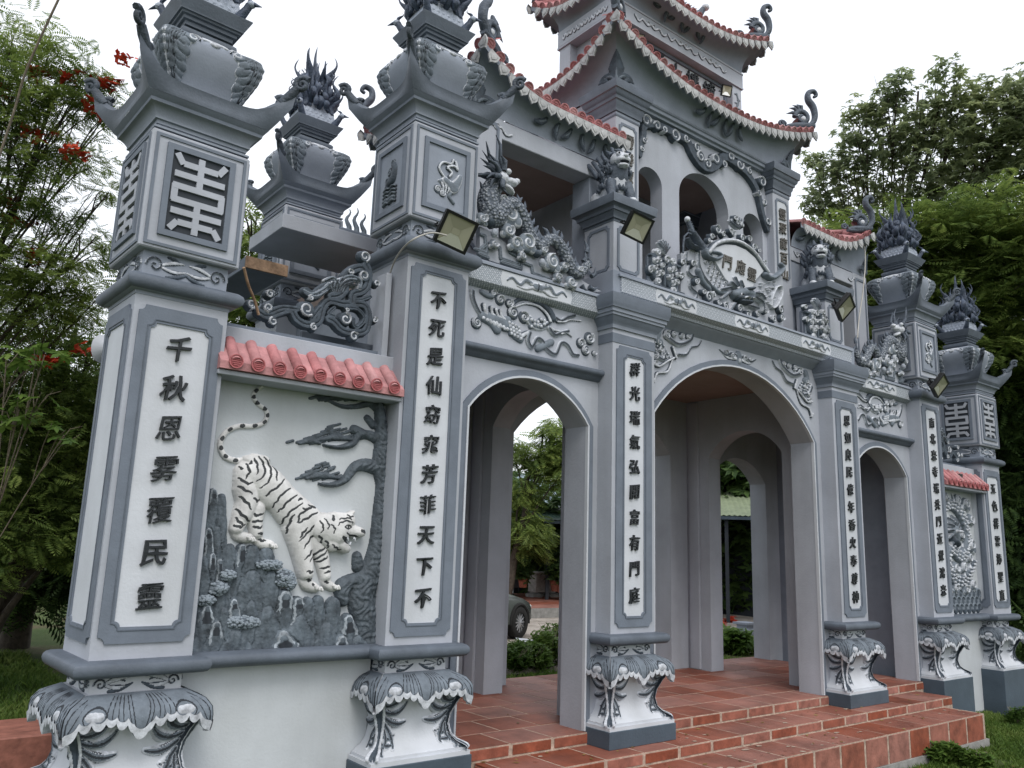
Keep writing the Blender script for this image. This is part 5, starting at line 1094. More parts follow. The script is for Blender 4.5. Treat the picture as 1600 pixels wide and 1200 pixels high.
stripes = [[(215,395),(225,430),(210,460)],[(250,372),(262,400),(258,440)],[(275,365),(292,400),(285,450),(255,470)],[(300,368),(318,400),(318,440),(300,480),(270,500)],[(325,380),(345,420),(340,470)],[(185,455),(215,480),(240,478)],[(182,490),(205,505),(240,525)],[(245,540),(265,555),(280,548)],[(190,535),(215,560),(235,590)],[(180,590),(205,620),(235,640)],[(175,625),(195,650),(215,655)],[(165,655),(190,665),(205,660)],
    [(380,460),(350,490),(310,520),(300,535)],[(405,500),(370,520),(345,550),(330,580)],[(430,530),(395,550),(365,585),(350,600)],[(450,565),(410,590),(380,625),(372,655)],[(475,590),(440,610),(430,645)],[(500,575),(470,590),(450,585)],[(520,600),(480,620),(445,640),(425,645)],[(415,610),(400,640),(390,690)],[(450,545),(430,550)],[(530,570),(505,580),(480,570)],[(470,670),(450,690),(440,710)],[(530,640),(490,670),(460,700),(435,725)],[(520,690),(480,720),(455,755)],[(500,760),(480,780),(460,800)],[(555,620),(535,650),(525,680)],
    [(560,745),(530,765),(500,790),(480,810)],[(560,765),(530,790),(505,810)],[(560,790),(540,805),(520,812)],[(572,830),(555,835),(535,840)],[(575,850),(550,858)],[(470,850),(485,855),(500,852)],[(475,885),(490,890),(500,880)],[(250,610),(270,615),(295,605)],[(245,640),(265,640),(300,635)],[(250,660),(270,668),(290,660)],[(270,690),(285,692),(298,688)],[(275,715),(290,722),(305,720)],[(555,895),(570,900)],[(500,905),(515,915)],[(200,420),(190,410)],[(240,385),(230,400)]]
bcaps = [(q, np.asarray(r)*1.10) for q, r in bcaps]
relief_union('body', bcaps, S19, tw, .0032, .075, ('tiger','stripe'), paint=PT([s for s in stripes], [2.2,5.0,4.2,1.6]))
tail = smooth_pts([(p[0], p[1]) for p in PX([(312,42),(300,62),(265,90),(262,115),(280,140),(312,165),(318,195),(300,222),(255,235),(200,235),(150,255),(122,295),(122,335),(145,368),(190,382),(235,376)], Y0, 300, 580, 2.727)], 4)
tp = []
for k in range(3, len(tail)-4, 4): tp.append(([tail[k], ((tail[k][0]+tail[k+1][0])/2, (tail[k][1]+tail[k+1][1])/2)], .011 if k % 2 else .0085))
relief_union('tail', [(tail, lin(.012,.019,len(tail)))], S19, tw, .003, .04, ('tiger','stripe'), paint=tp)
head = [([(550,665),(600,682)],[58,60]), ([(600,640),(650,640)],[38,34]), ([(640,672),(705,688)],[34,19]), ([(700,686)],[22]), ([(600,720),(642,756)],[32,19]), ([(545,700),(585,735)],[36,32]), ([(570,640),(583,612)],[17,10]), ([(655,618),(676,600)],[13,6]), ([(560,690),(600,700)],[46,40]), ([(650,668),(668,660)],[18,12])]
hp = PT([[(590,655),(612,642),(645,640),(660,648)],[(600,632),(630,626),(655,632)],[(628,688),(655,700),(690,702)],[(520,640),(528,665),(522,690)],[(538,630),(550,655),(545,675)],[(515,700),(528,715),(530,735)],[(540,720),(556,735),(558,755)],[(640,612),(650,622),(668,618)],[(560,655),(575,668),(572,690)],[(575,740),(590,752),(612,760)]], [2,3.4,1.6])
hp += capsules_px([([(612,706),(640,722),(672,728)],[5,12,6]), ([(700,680),(714,684)],[7,8]), ([(574,632),(580,618)],[8,5])], *TA, KM)
hp += capsules_px([([(620,664),(636,656),(654,664),(638,672),(620,664)],[2.4]), ([(639,664)],[5.5])], *TA, KM)
S19h = lambda u, v, h: (u, Y0-.045-h, v)
relief_union('head', [(q, np.asarray(r)*1.14) for q, r in capsules_px(head, *TA, KM)], lambda u, v, h: (u, np.where(np.asarray(h) < 0, Y0, Y0-.035-np.asarray(h)), v), tw, .003, .075, ('tiger','stripe'), paint=hp)
relief_union('fangs', capsules_px([([(660,712),(664,726)],[4.5,1.5]), ([(632,712),(634,722)],[3.5,1.5]), ([(640,738),(645,728)],[3.5,1.5])], *TA, KM), lambda u, v, h: (u, Y0-.105-h, v), tw, .002, .02, ('white','stripe'))
toes = capsules_px([([(u,v),(u+4,v+9)],[5.5,6.5]) for u, v in ((512,915),(524,920),(536,922),(590,912),(600,916),(609,915),(228,708),(240,712),(250,712),(322,736),(333,741),(343,741))], *TA, KM)
for tq in toes: relief_union('toe', [tq], lambda u, v, h: (u, Y0-.048-h, v), tw, .003, .03, ('tiger','stripe'))
# pine tree of the mural
tr = thing('pine_relief', 'dark grey pine tree relief at the right of the tiger mural', 'relief', (-4.1, Y0, .975))
trunk = [([(745,1160),(735,1060),(715,970),(725,900)],[50,52,56,50]), ([(730,920),(770,840),(795,740),(805,640),(812,560)],[62,50,44,42,40]), ([(810,580),(815,480),(800,400),(805,300),(800,220),(790,130)],[40,36,36,30,24,18]), ([(800,420),(740,400),(690,410),(650,460),(600,484),(540,480)],[30,26,20,16,10,5]), ([(800,300),(760,275),(710,270),(680,310),(620,325),(560,315)],[24,20,16,14,8,5]), ([(800,180),(760,140),(700,150),(640,150),(580,125)],[16,14,10,8,4]), ([(815,130),(840,105)],[16,12]), ([(770,230),(745,200)],[16,14]), ([(700,880),(640,920),(640,980)],[20,36,20]), ([(705,830),(700,790)],[26,20]), ([(780,990),(775,940)],[26,22]), ([(700,1150),(600,1110),(540,1100)],[26,14,8]), ([(760,1170),(800,1150),(790,1060)],[20,20,16]), ([(690,250),(720,262)],[20,18])]
rg = []
for k in range(16): x = 770+(k % 5)*16; y = 180+k*42; rg.append(smooth_pts([(x,y),(x+8,y+40),(x-6,y+90)], 3))
relief_union('trunk', [(q, np.asarray(r)*1.22) for q, r in capsules_px(trunk, *TA, KM)], S19, tr, .004, .065, ('tree','cmid'), grooves=capsules_px([([(x+dx-(70 if y > 850 else 0)*((y-850)/300 if y>850 else 0), y) for y in range(y0, y0+170, 40)], [3]) for dx in (-26,-8,10,26) for x in (800,) for y0 in (240,430,620,810)]+[([(700,870),(712,905),(700,940)],[3]),([(660,900),(630,930)],[3])], *TA, KM), wob=.12)
pads = []; rp_ = random.Random(11)
for cx, cy, w_ in ((610,290,110),(555,452,88),(620,118,100),(500,303,55)): pads.append(([(cx-w_*.8,cy+6),(cx,cy-8),(cx+w_*.8,cy+6)],[5,17,5]))
for cx, cy, w_, n in ((610,285,120,30),(555,448,95,26),(620,112,110,26),(480,300,75,14),(620,255,60,14),(560,415,45,10),(640,85,55,10),(500,455,45,8)):
    for k in range(n):
        u = cx+rp_.uniform(-1,1)*w_; v = cy+(1-abs((u-cx)/w_))*rp_.uniform(-42,18); pads.append(([(u-13,v+4),(u+13,v-3)],[5.5,6]))
relief_union('pine_needles', capsules_px(pads, *TA, KM), S19, tr, .0035, .03, ('tree','cmid'))
# rocks
rk = thing('rock_relief', 'dark grey mountain rock relief below the tiger', 'relief', (-4.7, Y0, .975))
rocks = [([(85,1120),(85,700),(85,510)],[60,34,18]), ([(122,900),(122,600),(122,525)],[34,20,14]), ([(40,1150),(60,950),(62,680)],[60,40,20]), ([(150,1140),(170,850),(160,735)],[90,60,24]), ([(200,900),(200,740)],[50,24]), ([(240,1140),(250,900),(245,760)],[100,80,30]), ([(300,900),(310,780)],[60,30]), ([(340,800),(335,770)],[24,22]), ([(320,1140),(340,1000),(330,860)],[90,80,50]), ([(400,1150),(420,1060),(400,950)],[80,60,40]), ([(470,1150),(470,1000),(455,965)],[80,50,26]), ([(540,1150),(540,960)],[70,34]), ([(600,1150),(595,960)],[60,30]), ([(640,1150),(640,1060)],[60,44]), ([(60,1000),(65,790)],[30,22]), ([(105,860),(108,805)],[22,18]), ([(30,900),(30,860)],[24,20]), ([(235,860),(240,845)],[50,44]), ([(165,1010),(168,970)],[28,22]), ([(120,1060),(122,1010)],[30,24]), ([(90,1120),(92,1060)],[28,22]), ([(205,880),(210,800)],[40,30]), ([(700,1160),(420,1165),(30,1165)],[22,24,24])]
lt = [([(108,798),(96,822)],[8,5]),([(108,798),(120,825)],[8,5]),([(240,890),(215,950)],[9,5]),([(240,890),(262,950)],[9,5]),([(235,985),(205,1030)],[9,5]),([(235,985),(268,1025)],[9,5]),([(165,960),(152,1010)],[9,5]),([(165,960),(182,1000)],[9,5]),([(120,995),(104,1040)],[9,5]),([(120,995),(138,1045)],[9,5]),([(92,1050),(72,1110)],[9,5]),([(92,1050),(108,1110)],[9,5]),([(85,485),(72,520)],[9,6]),([(85,485),(98,540)],[9,6]),([(118,520),(126,610)],[7,3]),([(75,610),(80,680)],[7,3]),([(62,660),(48,700)],[8,5]),([(62,660),(78,720)],[8,5]),([(330,860),(330,905),(345,900)],[20,14,6]),([(445,1030),(410,1110)],[9,6]),([(445,1030),(480,1105),(515,1130)],[9,8,5]),([(450,960),(430,990)],[14,8]),([(590,1050),(600,1042)],[18,12]),([(150,740),(148,790)],[6,4]),([(185,740),(200,800)],[6,3]),([(515,960),(515,1060)],[5,2]),([(545,965),(545,1040)],[5,2]),([(575,960),(580,1010)],[5,2]),([(300,910),(310,990)],[7,3]),([(370,920),(390,960)],[12,6]),([(60,760),(52,800)],[7,4]),([(240,770),(200,790)],[7,4])]
gl = [([(x, y0),(x+dx, y0+ln)],[5,3]) for x, y0, dx, ln in ((100,540,8,120),(70,560,-4,120),(140,700,4,90),(180,760,-6,120),(215,760,6,60),(270,780,0,70),(110,840,0,60),(60,830,0,100),(240,930,2,90),(165,1000,0,60),(120,1050,0,60),(440,990,4,60),(500,980,0,120),(530,970,4,120),(560,970,0,100),(610,980,-4,110),(300,940,6,120),(350,950,4,90),(440,1060,0,70),(90,1090,0,50),(380,1000,8,90),(480,1010,-6,60))]
def rock_face():
    res = .004; ox = lambda u, v: (lambda p: (p.x, p.z))(at(300+u/2.727, 580+v/2.727, 'y', Y0))
    U = np.arange(-5.18, -3.99, res); V = np.arange(.974, 1.95, res); gu, gv = np.meshgrid(U, V, indexing='ij'); H = np.zeros_like(gu); C = np.zeros_like(gu, int); r_ = random.Random(31)
    R_ = [(x, y, x, 1180, a, b) for x, y, a, b in ((85,500,17,44),(124,522,14,40),(62,668,16,44),(100,660,12,36),(158,735,22,60),(205,735,20,60),(250,742,30,80),(310,752,34,90),(78,775,14,40),(42,790,16,44),(108,800,13,34),(245,845,42,110),(325,850,28,60),(385,930,34,90),(165,965,18,56),(122,1005,16,50),(50,990,24,70),(90,1060,20,56),(240,975,22,70),(310,1000,34,90),(440,958,26,70),(485,960,20,60),(530,955,22,60),(592,958,28,70),(650,1030,30,70),(447,1035,30,110),(560,1070,34,80),(690,1120,30,70),(170,1100,36,90),(370,1100,40,90),(620,1120,30,70))]
    for k, (x0, y0, x1, y1, ra, rb) in enumerate(sorted(R_, key=lambda q: q[1])):
        a = ox(x0, y0+ra); b = ox(x1+r_.uniform(-12,12), min(y1, y0+260)); ra_, rb_2 = ra*KM, rb*KM*.8; x, y = gu-a[0], gv-a[1]; dx, dy = b[0]-a[0], b[1]-a[1]; L2 = dx*dx+dy*dy; t = np.clip((x*dx+y*dy)/L2, 0, 1)
        ws = 1+.07*np.sin(gv*45+k)+.03*np.sin(gv*120+k*3); T = np.hypot(x-t*dx, y-t*dy)/((ra_+(rb_2-ra_)*t**.7)*ws)
        g = T < 1; h = .012+.0011*k+.030*np.sqrt(np.clip(1-T*T,0,1))**.7*(1-.35*t); rib_ = .0030*np.sin((x-t*dx)*150+1.6*np.sin(gv*20+k*1.7)); H[g] = (h+rib_)[g]
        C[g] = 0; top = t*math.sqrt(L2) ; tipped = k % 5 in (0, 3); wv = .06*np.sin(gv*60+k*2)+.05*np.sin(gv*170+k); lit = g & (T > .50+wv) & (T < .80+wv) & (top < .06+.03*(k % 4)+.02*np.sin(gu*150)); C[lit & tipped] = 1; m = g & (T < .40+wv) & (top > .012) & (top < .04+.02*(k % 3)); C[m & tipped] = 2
    lo = at(300+10/2.727, 580+1165/2.727, 'y', Y0).z; g = (gv < lo+.05) & (H <= 0); H[g] = .02; pos = H > 1e-4; cell = pos[:-1,:-1] & pos[1:,:-1] & pos[:-1,1:] & pos[1:,1:]
    cell = pos[:-1,:-1] | pos[1:,:-1] | pos[:-1,1:] | pos[1:,1:]; used = np.zeros_like(pos)
    for a, b in ((slice(0,-1),slice(0,-1)),(slice(1,None),slice(0,-1)),(slice(0,-1),slice(1,None)),(slice(1,None),slice(1,None))): used[a, b] |= cell
    idx = -np.ones(pos.shape, int); ii, jj = np.nonzero(used); idx[ii,jj] = np.arange(len(ii)); Hv = np.where(pos[ii,jj], H[ii,jj], -.003); vs = np.stack([gu[ii,jj], Y0-Hv, gv[ii,jj]], 1); ci, cj = np.nonzero(cell)
    f = np.stack([idx[ci,cj], idx[ci+1,cj], idx[ci+1,cj+1], idx[ci,cj+1]], 1); link('rock_face', np_mesh('rock_face', vs, f, C[ci,cj], ('rock','rocklight','cgroove')), rk)
rock_face()
rb_ = random.Random(4)
for u, v, w_, h_ in ((150,870,38,22),(112,925,42,28),(55,975,45,22),(215,1070,75,26),(395,880,45,36),(330,825,55,22),(420,905,22,26)):
    bs = MB()
    for k in range(int(w_*h_/22)):
        a = rb_.uniform(0, 6.28); q = math.sqrt(rb_.random()); p = at(300+(u+math.cos(a)*q*w_)/2.727, 580+(v+math.sin(a)*q*h_)/2.727, 'y', Y0-.05); bs.ball((p.x, Y0-.05-.03*(1-q*q), p.z), (.0125,.012,.0095), 6, 4)
    c = at(300+u/2.727, 580+v/2.727, 'y', Y0-.03); bs.ball((c.x, Y0-.045, c.z), (w_*KM, .03, h_*KM), 12, 8); mk('moss_mound', bs, 'moss', rk, 1.3)
# ---- dragon mural on the right wing ----
dr = thing('dragon_relief', 'coiling grey dragon relief among clouds on the right wing wall', 'relief', (4.6, Y0, .975))
st = []; rd = random.Random(17)
bodyp = smooth_pts([(4.20,2.20),(4.34,2.33),(4.56,2.36),(4.78,2.24),(4.90,2.02),(4.86,1.80),(4.66,1.70),(4.44,1.78),(4.30,1.66),(4.36,1.46),(4.60,1.38),(4.86,1.46),(5.02,1.60)], 6)
st.append((bodyp, taper(len(bodyp), .07, .035, .085), .055, 'mid'))
for k in range(0, len(bodyp), 2):
    for e in (-.045, 0, .045): st.append(([(bodyp[k][0]+e*.6+rd.uniform(-.01,.01), bodyp[k][1]+e)], .024, .074, 'midcore'))
for k in range(3, len(bodyp)-3, 5): x, z = bodyp[k]; st.append(([(x, z+.05), (x+.03, z+.14)], taper(2, .024, .004), .05, 'light'))
st += [([(4.50,2.02),(4.56,1.94)], [.10,.08], .10, 'mid'), ([(4.46,1.90),(4.52,1.86)], .05, .11, 'dark'), ([(4.47,2.02)], .026, .13, 'light'), ([(4.58,2.02)], .026, .13, 'light')] + [frond(4.52+.03*math.cos(a), 2.0+.04*math.sin(a), a, .20, .022, .9, .09, 'four') for a in (.2,.7,1.2,1.7,2.2,2.7,3.2,3.8,5.6)]
for x, z, r, d in ((4.16,2.42,.06,1),(4.36,2.46,.05,-1),(4.70,2.44,.06,1),(4.95,2.40,.07,-1),(5.05,2.20,.06,1),(4.12,2.02,.06,-1),(4.22,1.86,.06,1),(4.74,1.98,.05,1),(5.02,1.86,.08,-1),(4.92,1.70,.06,1),(4.50,1.56,.06,-1),(4.16,1.56,.07,1),(4.20,1.40,.06,-1),(4.72,1.56,.06,1),(4.96,1.34,.06,-1),(4.44,1.30,.05,1),(4.76,1.28,.05,-1)): st += [([(x,z)], r*1.25, .05, 'mid'), ([(x+r,z-r*.8)], r*.7, .04, 'lrim'), ([(x-r,z-r*.7)], r*.6, .04, 'lrim'), scroll(x, z, r, 1.5, x*7, d, None, .07, 'light')]
for r in range(3):
    for k in range(9): st.append((spiral(4.08+k*.13+(r % 2)*.06, 1.03+.09*r, .075, .5, PI if True else 0, -1, .95), .016, .03, 'mid')); st.append(([(4.08+k*.13+(r % 2)*.06, 1.03+.09*r)], .06, .018+.004*r, 'dark'))
relief('dragon_and_waves', st, S19, dr, .005)
relief('fire_rays', [([(4.5+.12*k, 2.42),(4.46+.12*k, 2.52)], taper(2,.02,.004), .02, 'mid') for k in range(4)], S19, dr, .005)
# ================= CANOPY SLAB, STEPS, FLOOR =================
gmk('canopy_slab', MB().bbox(-4.46,-3.30,1.18,1.90,4.04,4.16,.004), 'pale')
gmk('lower_slab', MB().bbox(-4.76,-4.44,1.06,2.2,3.60,3.69,.004), 'mid'); gmk('edge_plank', MB().bbox(-4.765,-4.435,1.04,1.058,3.595,3.685,.002), 'wood')
gmk('rear_wing_wall', MB().box(-5.3,-3.9,2.18,2.40,-.3,3.15), 'mid')
fs = thing('flame_post', 'small carved post with three wavy flames between the rear urn and the tall left pillar', 'carving', (-3.45, 1.9, 4.16))
q0 = at(556,365,'y',1.6); mb = MB(); mb.bbox(q0.x-.16,q0.x+.2,1.58,1.66,q0.z-.2,q0.z+.02,.01); mk('post', mb, 'mid', fs)
mb = MB()
for k in (-1,0,1): mb.tube([(q0.x+k*.075+.018*math.sin(t*9), 1.62, q0.z+t*.22*(1.15 if k == 0 else 1)) for t in [i/8 for i in range(9)]], taper(9,.03,.004), 7)
mk('flames', mb, 'cmid', fs, 1.2)
fs.location = (q0.x, 1.62, q0.z-.2)
for ch in fs.children: ch.matrix_parent_inverse = Matrix.Translation(-fs.location)
ZT, Z2, Z1, ZG = .235, .145, .055, -.27
st_core = MB(); st_core.box(-3.42,3.42,.127,2.52,-.3,ZT-.0019); st_core.box(-3.15,3.15,-.283,.5,-.3,Z2-.0019); st_core.box(-2.953,2.953,-.693,.4,-.3,Z1-.0019)
steps = mk('steps', st_core, 'mortar', None, 0); struct(steps)
mk('footing', MB().box(-2.985,2.985,-.715,.3,-.55,-.198), 'concrete', steps, 0, world=False)
TC = {}
def tile(nm, x0, x1, y0, y1, z0, z1, mt):
    key = (nm, round(x1-x0,3), round(y1-y0,3), round(z1-z0,3))
    if key not in TC:
        TC[key] = MB().bbox(-(x1-x0)/2,(x1-x0)/2,-(y1-y0)/2,(y1-y0)/2,-(z1-z0)/2,(z1-z0)/2,.0025).mesh(nm, [mt], .3)
    o = link(nm, TC[key], steps, loc=((x0+x1)/2+random.uniform(-.001,.001), (y0+y1)/2, (z0+z1)/2+random.uniform(-.0005,.0005)), rot=(random.uniform(-.001,.001), random.uniform(-.001,.001), random.uniform(-.004,.004)))
G_ = .016; TW = .40
def row(nm, xa, xb, y0, y1, z1, mt, off=0, w_=TW):
    x = xa-off
    while x < xb-.02:
        a, b = max(x, xa), min(x+w_, xb)
        if b-a > .05: tile(nm, a+G_/2, b-G_/2, y0+G_/2, y1-G_/2, z1-.014, z1, mt)
        x += w_
def risers(xa, xb, y, z0, z1, off=0):
    x = xa-off
    while x < xb-.02:
        a, b = max(x, xa), min(x+TW, xb)
        if b-a > .05: tile('riser_tile', a+G_+.002, b-G_-.002, y-.003, y+.0095, z0+.010, z1-.0125, 'terrab')
        x += TW
row('step_tile', -2.96, 2.96, -.70, -.29, Z1, 'terra', .12); risers(-2.96, 2.96, -.695, -.205, Z1, .12)
row('step_tile', -3.16, 3.16, -.29, .12, Z2, 'terra', .32); risers(-3.16, 3.16, -.285, Z1, Z2, .32)
risers(-3.43, 3.43, .125, Z2, ZT, .2); row('floor_tile', -3.43, 3.43, .12, .50, ZT, 'terra', .2)
for k in range(5): row('floor_tile', -3.43, 3.43, .50+.405*k, .50+.405*(k+1), ZT, 'terra', .2 if k % 2 else 0)
for s in (-1,1):
    tile('riser_tile', *sorted((s*2.956, s*2.947)), -.685, -.30, -.19, Z1-.0125, 'terrab'); tile('riser_tile', *sorted((s*3.156, s*3.147)), -.275, .11, Z1+.008, Z2-.016, 'terrab')
# broken tile pieces left on the step near the tall left pillar
ch_ = MB(); q = at(762,1188,'z',Z1+.03); ch_.bbox(q.x-.10,q.x+.10,q.y-.06,q.y+.05,Z1,Z1+.045,.006); tg = mk('tile_offcut', ch_, 'terrab', None, rotz=0); tag(tg, 'broken terracotta offcut lying on the lowest step beside the tall pillar', 'brick')
# ================= GROUND =================
def gmat(name, c1, c2, c3, sc=.6, rough=.95, bump=.6):
    m = bpy.data.materials.new(name); m.use_nodes = True; t = m.node_tree; n = t.nodes.new; l = t.links.new; b = t.nodes['Principled BSDF']; b.inputs['Roughness'].default_value = rough; b.inputs['Specular IOR Level'].default_value = .2
    g = n('ShaderNodeNewGeometry'); a = n('ShaderNodeTexNoise'); a.inputs['Scale'].default_value = sc; a.inputs['Detail'].default_value = 8; a.inputs['Roughness'].default_value = .7; l(g.outputs['Position'], a.inputs['Vector'])
    r = n('ShaderNodeValToRGB'); e = r.color_ramp.elements; e[0].position = .35; e[0].color = (*c1,1); e[1].position = .65; e[1].color = (*c3,1); x = e.new(.5); x.color = (*c2,1); l(a.outputs[0], r.inputs[0])
    f = n('ShaderNodeTexNoise'); f.inputs['Scale'].default_value = 30; f.inputs['Detail'].default_value = 5; l(g.outputs['Position'], f.inputs['Vector'])
    mx = n('ShaderNodeMix'); mx.data_type = 'RGBA'; mx.blend_type = 'MULTIPLY'; mx.inputs[0].default_value = .7; l(r.outputs[0], mx.inputs[6]); l(f.outputs[0], mx.inputs[7])
    g2 = n('ShaderNodeMix'); g2.data_type = 'RGBA'; g2.blend_type = 'MULTIPLY'; g2.inputs[0].default_value = 1; l(mx.outputs[2], g2.inputs[6]); g2.inputs[7].default_value = (1.6,1.6,1.6,1); g2.clamp_result = False
    l(g2.outputs[2], b.inputs['Base Color']); bp = n('ShaderNodeBump'); bp.inputs['Strength'].default_value = bump; bp.inputs['Distance'].default_value = .03; l(f.outputs[0], bp.inputs['Height']); l(bp.outputs[0], b.inputs['Normal']); return m
M['ground'] = gmat('grassy soil', (.035,.06,.016), (.05,.075,.022), (.085,.07,.04)); M['dirt'] = gmat('brown dirt', (.10,.065,.045), (.13,.085,.06), (.16,.12,.09), 1.2)
M['yard'] = gmat('worn yard concrete', (.16,.14,.12), (.30,.27,.24), (.38,.35,.31), .9)
gr = MB(); n_ = 60
def gz(x, y): return ZG + .05*math.sin(x*.7)*math.cos(y*.6)*min(1, max(0, (math.hypot(x, y-1)-4)/3))
xs = sorted(set([round(-14+28*i/56, 3) for i in range(57)]+[-900,-300,-100,-40,-20,20,40,100,300,900]))
gr.grid([[(x, y, gz(x, y) if abs(x) < 15 and abs(y) < 15 else ZG) for y in xs] for x in xs], 0, True)
struct(mk('ground', gr, 'ground', None, 1.5))
yd = MB(); yd.add([(-1.5,5.6,ZG+.055),(14,5.2,ZG+.055),(16,12.9,ZG+.055),(-3,12.9,ZG+.055)], [(0,1,2,3)]); yd.add([(-1.5,5.6,-.5),(14,5.2,-.5),(16,12.9,-.5),(-3,12.9,-.5),(-1.5,5.6,ZG+.055),(14,5.2,ZG+.055),(16,12.9,ZG+.055),(-3,12.9,ZG+.055)], [(0,1,5,4),(1,2,6,5),(2,3,7,6),(3,0,4,7)]); struct(mk('yard', yd, 'yard', None, 0))
pa = MB(); P_ = []
for i in range(9): y = 1.0+i*.7; P_.append([(-9+.2*math.sin(i), y, ZG+.06), (-6.2+.15*math.sin(i*1.3), y, ZG+.065), (-5.2+.1*math.sin(i*2), y, ZG+.06)])
pa = MB(); pa.grid([[(-12,3.0,ZG+.058),(-12,4.7,ZG+.058)],[(-8,2.8,ZG+.058),(-8,4.5,ZG+.058)],[(-6,2.9,ZG+.058),(-6,4.4,ZG+.058)],[(-4.2,2.7,ZG+.058),(-4.2,4.3,ZG+.058)]], 0, True); struct(mk('path', pa, 'dirt', None, 1))
te = MB(); te.box(0,22,12.9,24,-.5,.045); te_o = mk('terrace', te, 'concrete', None, 0); struct(te_o)
for i in range(20):
    for j in range(6):
        o = link('terrace_tile', TC.setdefault('tt', MB().bbox(-.49,.49,-.49,.49,-.01,.01,.003).mesh('terrace_tile', ['terra'], .3)), te_o, loc=(2.5+i, 13.42+j, .05))
ls = thing('side_steps', 'terracotta tiled flight of side steps at the far left behind the nearest pillar', 'steps', (-5.7, 3.1, ZG))
mb = MB(); mb.bbox(-6.05,-5.30,2.35,3.05,ZG-.1,.16,.01); mk('upper_step', mb, 'terrab', ls); mb = MB(); mb.bbox(-6.4,-6.06,2.35,3.05,ZG-.1,.04,.01); mk('lower_step', mb, 'terrab', ls)
# ================= FOLIAGE =================
def leafmat(name, cols, trans=.25):
    m = bpy.data.materials.new(name); m.use_nodes = True; t = m.node_tree; n = t.nodes.new; l = t.links.new; b = t.nodes['Principled BSDF']; b.inputs['Roughness'].default_value = .55; b.inputs['Specular IOR Level'].default_value = .25
    g = n('ShaderNodeNewGeometry'); nz = n('ShaderNodeTexNoise'); nz.inputs['Scale'].default_value = 1.1; nz.inputs['Detail'].default_value = 3; l(g.outputs['Position'], nz.inputs['Vector'])
    ma = n('ShaderNodeMath'); ma.operation = 'ADD'; ms = n('ShaderNodeMath'); ms.operation = 'MULTIPLY'; ms.inputs[1].default_value = .35; l(g.outputs['Random Per Island'], ms.inputs[0]); l(ms.outputs[0], ma.inputs[0]); l(nz.outputs[0], ma.inputs[1])
    r = n('ShaderNodeValToRGB'); e = r.color_ramp.elements; e[0].position = .42; e[0].color = (*cols[0],1); e[1].position = .95; e[1].color = (*cols[2],1); x = e.new(.68); x.color = (*cols[1],1); l(ma.outputs[0], r.inputs[0]); l(r.outputs[0], b.inputs['Base Color'])
    tr_ = n('ShaderNodeBsdfTranslucent'); l(r.outputs[0], tr_.inputs[0]); mx = n('ShaderNodeMixShader'); mx.inputs[0].default_value = trans; l(b.outputs[0], mx.inputs[1]); l(tr_.outputs[0], mx.inputs[2]); l(mx.outputs[0], t.nodes['Material Output'].inputs[0]); return m
M['leaf'] = leafmat('feathery leaves', ((.08,.13,.04),(.15,.22,.055),(.27,.34,.09)), .5); M['leafd'] = leafmat('dark leaves', ((.034,.065,.026),(.065,.115,.036),(.12,.19,.05)), .45); M['leafb'] = leafmat('broad leaves', ((.17,.215,.13),(.25,.30,.16),(.36,.41,.20)), .6)
M['leafy'] = leafmat('bright weeds', ((.055,.11,.025),(.10,.18,.035),(.18,.26,.06)), .45); M['flower'] = leafmat('red blossom', ((.35,.03,.015),(.50,.06,.03),(.60,.10,.05)), .2)
M['bark'] = mat('bark', (.075,.062,.05), .9, .35, 12, .8, 40); M['barkl'] = mat('pale twig', (.20,.17,.13), .9, .25, 12, .5, 40)
def spray_template(kind):
    q = []
    if kind == 'fern':
        for k in range(9):
            t = (k+.6)/9; l_ = .13*math.sin(PI*min(1, t*.85+.12))
            for s in (-1,1): b = np.array([t*.45, s*.006, -.05*t*t]); d = np.array([.35*l_, s*l_, -.02]); n_ = np.array([.017, 0, 0]); q.append([b-n_, b+d*.55-n_*1.1+[0,0,.004], b+d, b+d*.5+n_*1.3])
    elif kind == 'broad':
        for k in range(6):
            a = k*1.05; d = np.array([math.cos(a), math.sin(a), -.25])*.17; n_ = np.array([-math.sin(a), math.cos(a), 0])*.042; b = np.array([.02,0,0])*k; q.append([b, b+d*.45-n_, b+d, b+d*.45+n_])
    else:
        for k in range(7):
            a = k*.9; d = np.array([math.cos(a), math.sin(a), .35*math.sin(k)])*.05; n_ = np.array([-math.sin(a), math.cos(a), .2])*.018; b = np.array([.02*math.sin(k*2),.02*math.cos(k*2),0]); q.append([b, b+d*.5-n_, b+d, b+d*.5+n_])
    return np.array(q)
TPL = {k: spray_template(k) for k in ('fern','broad','tiny')}
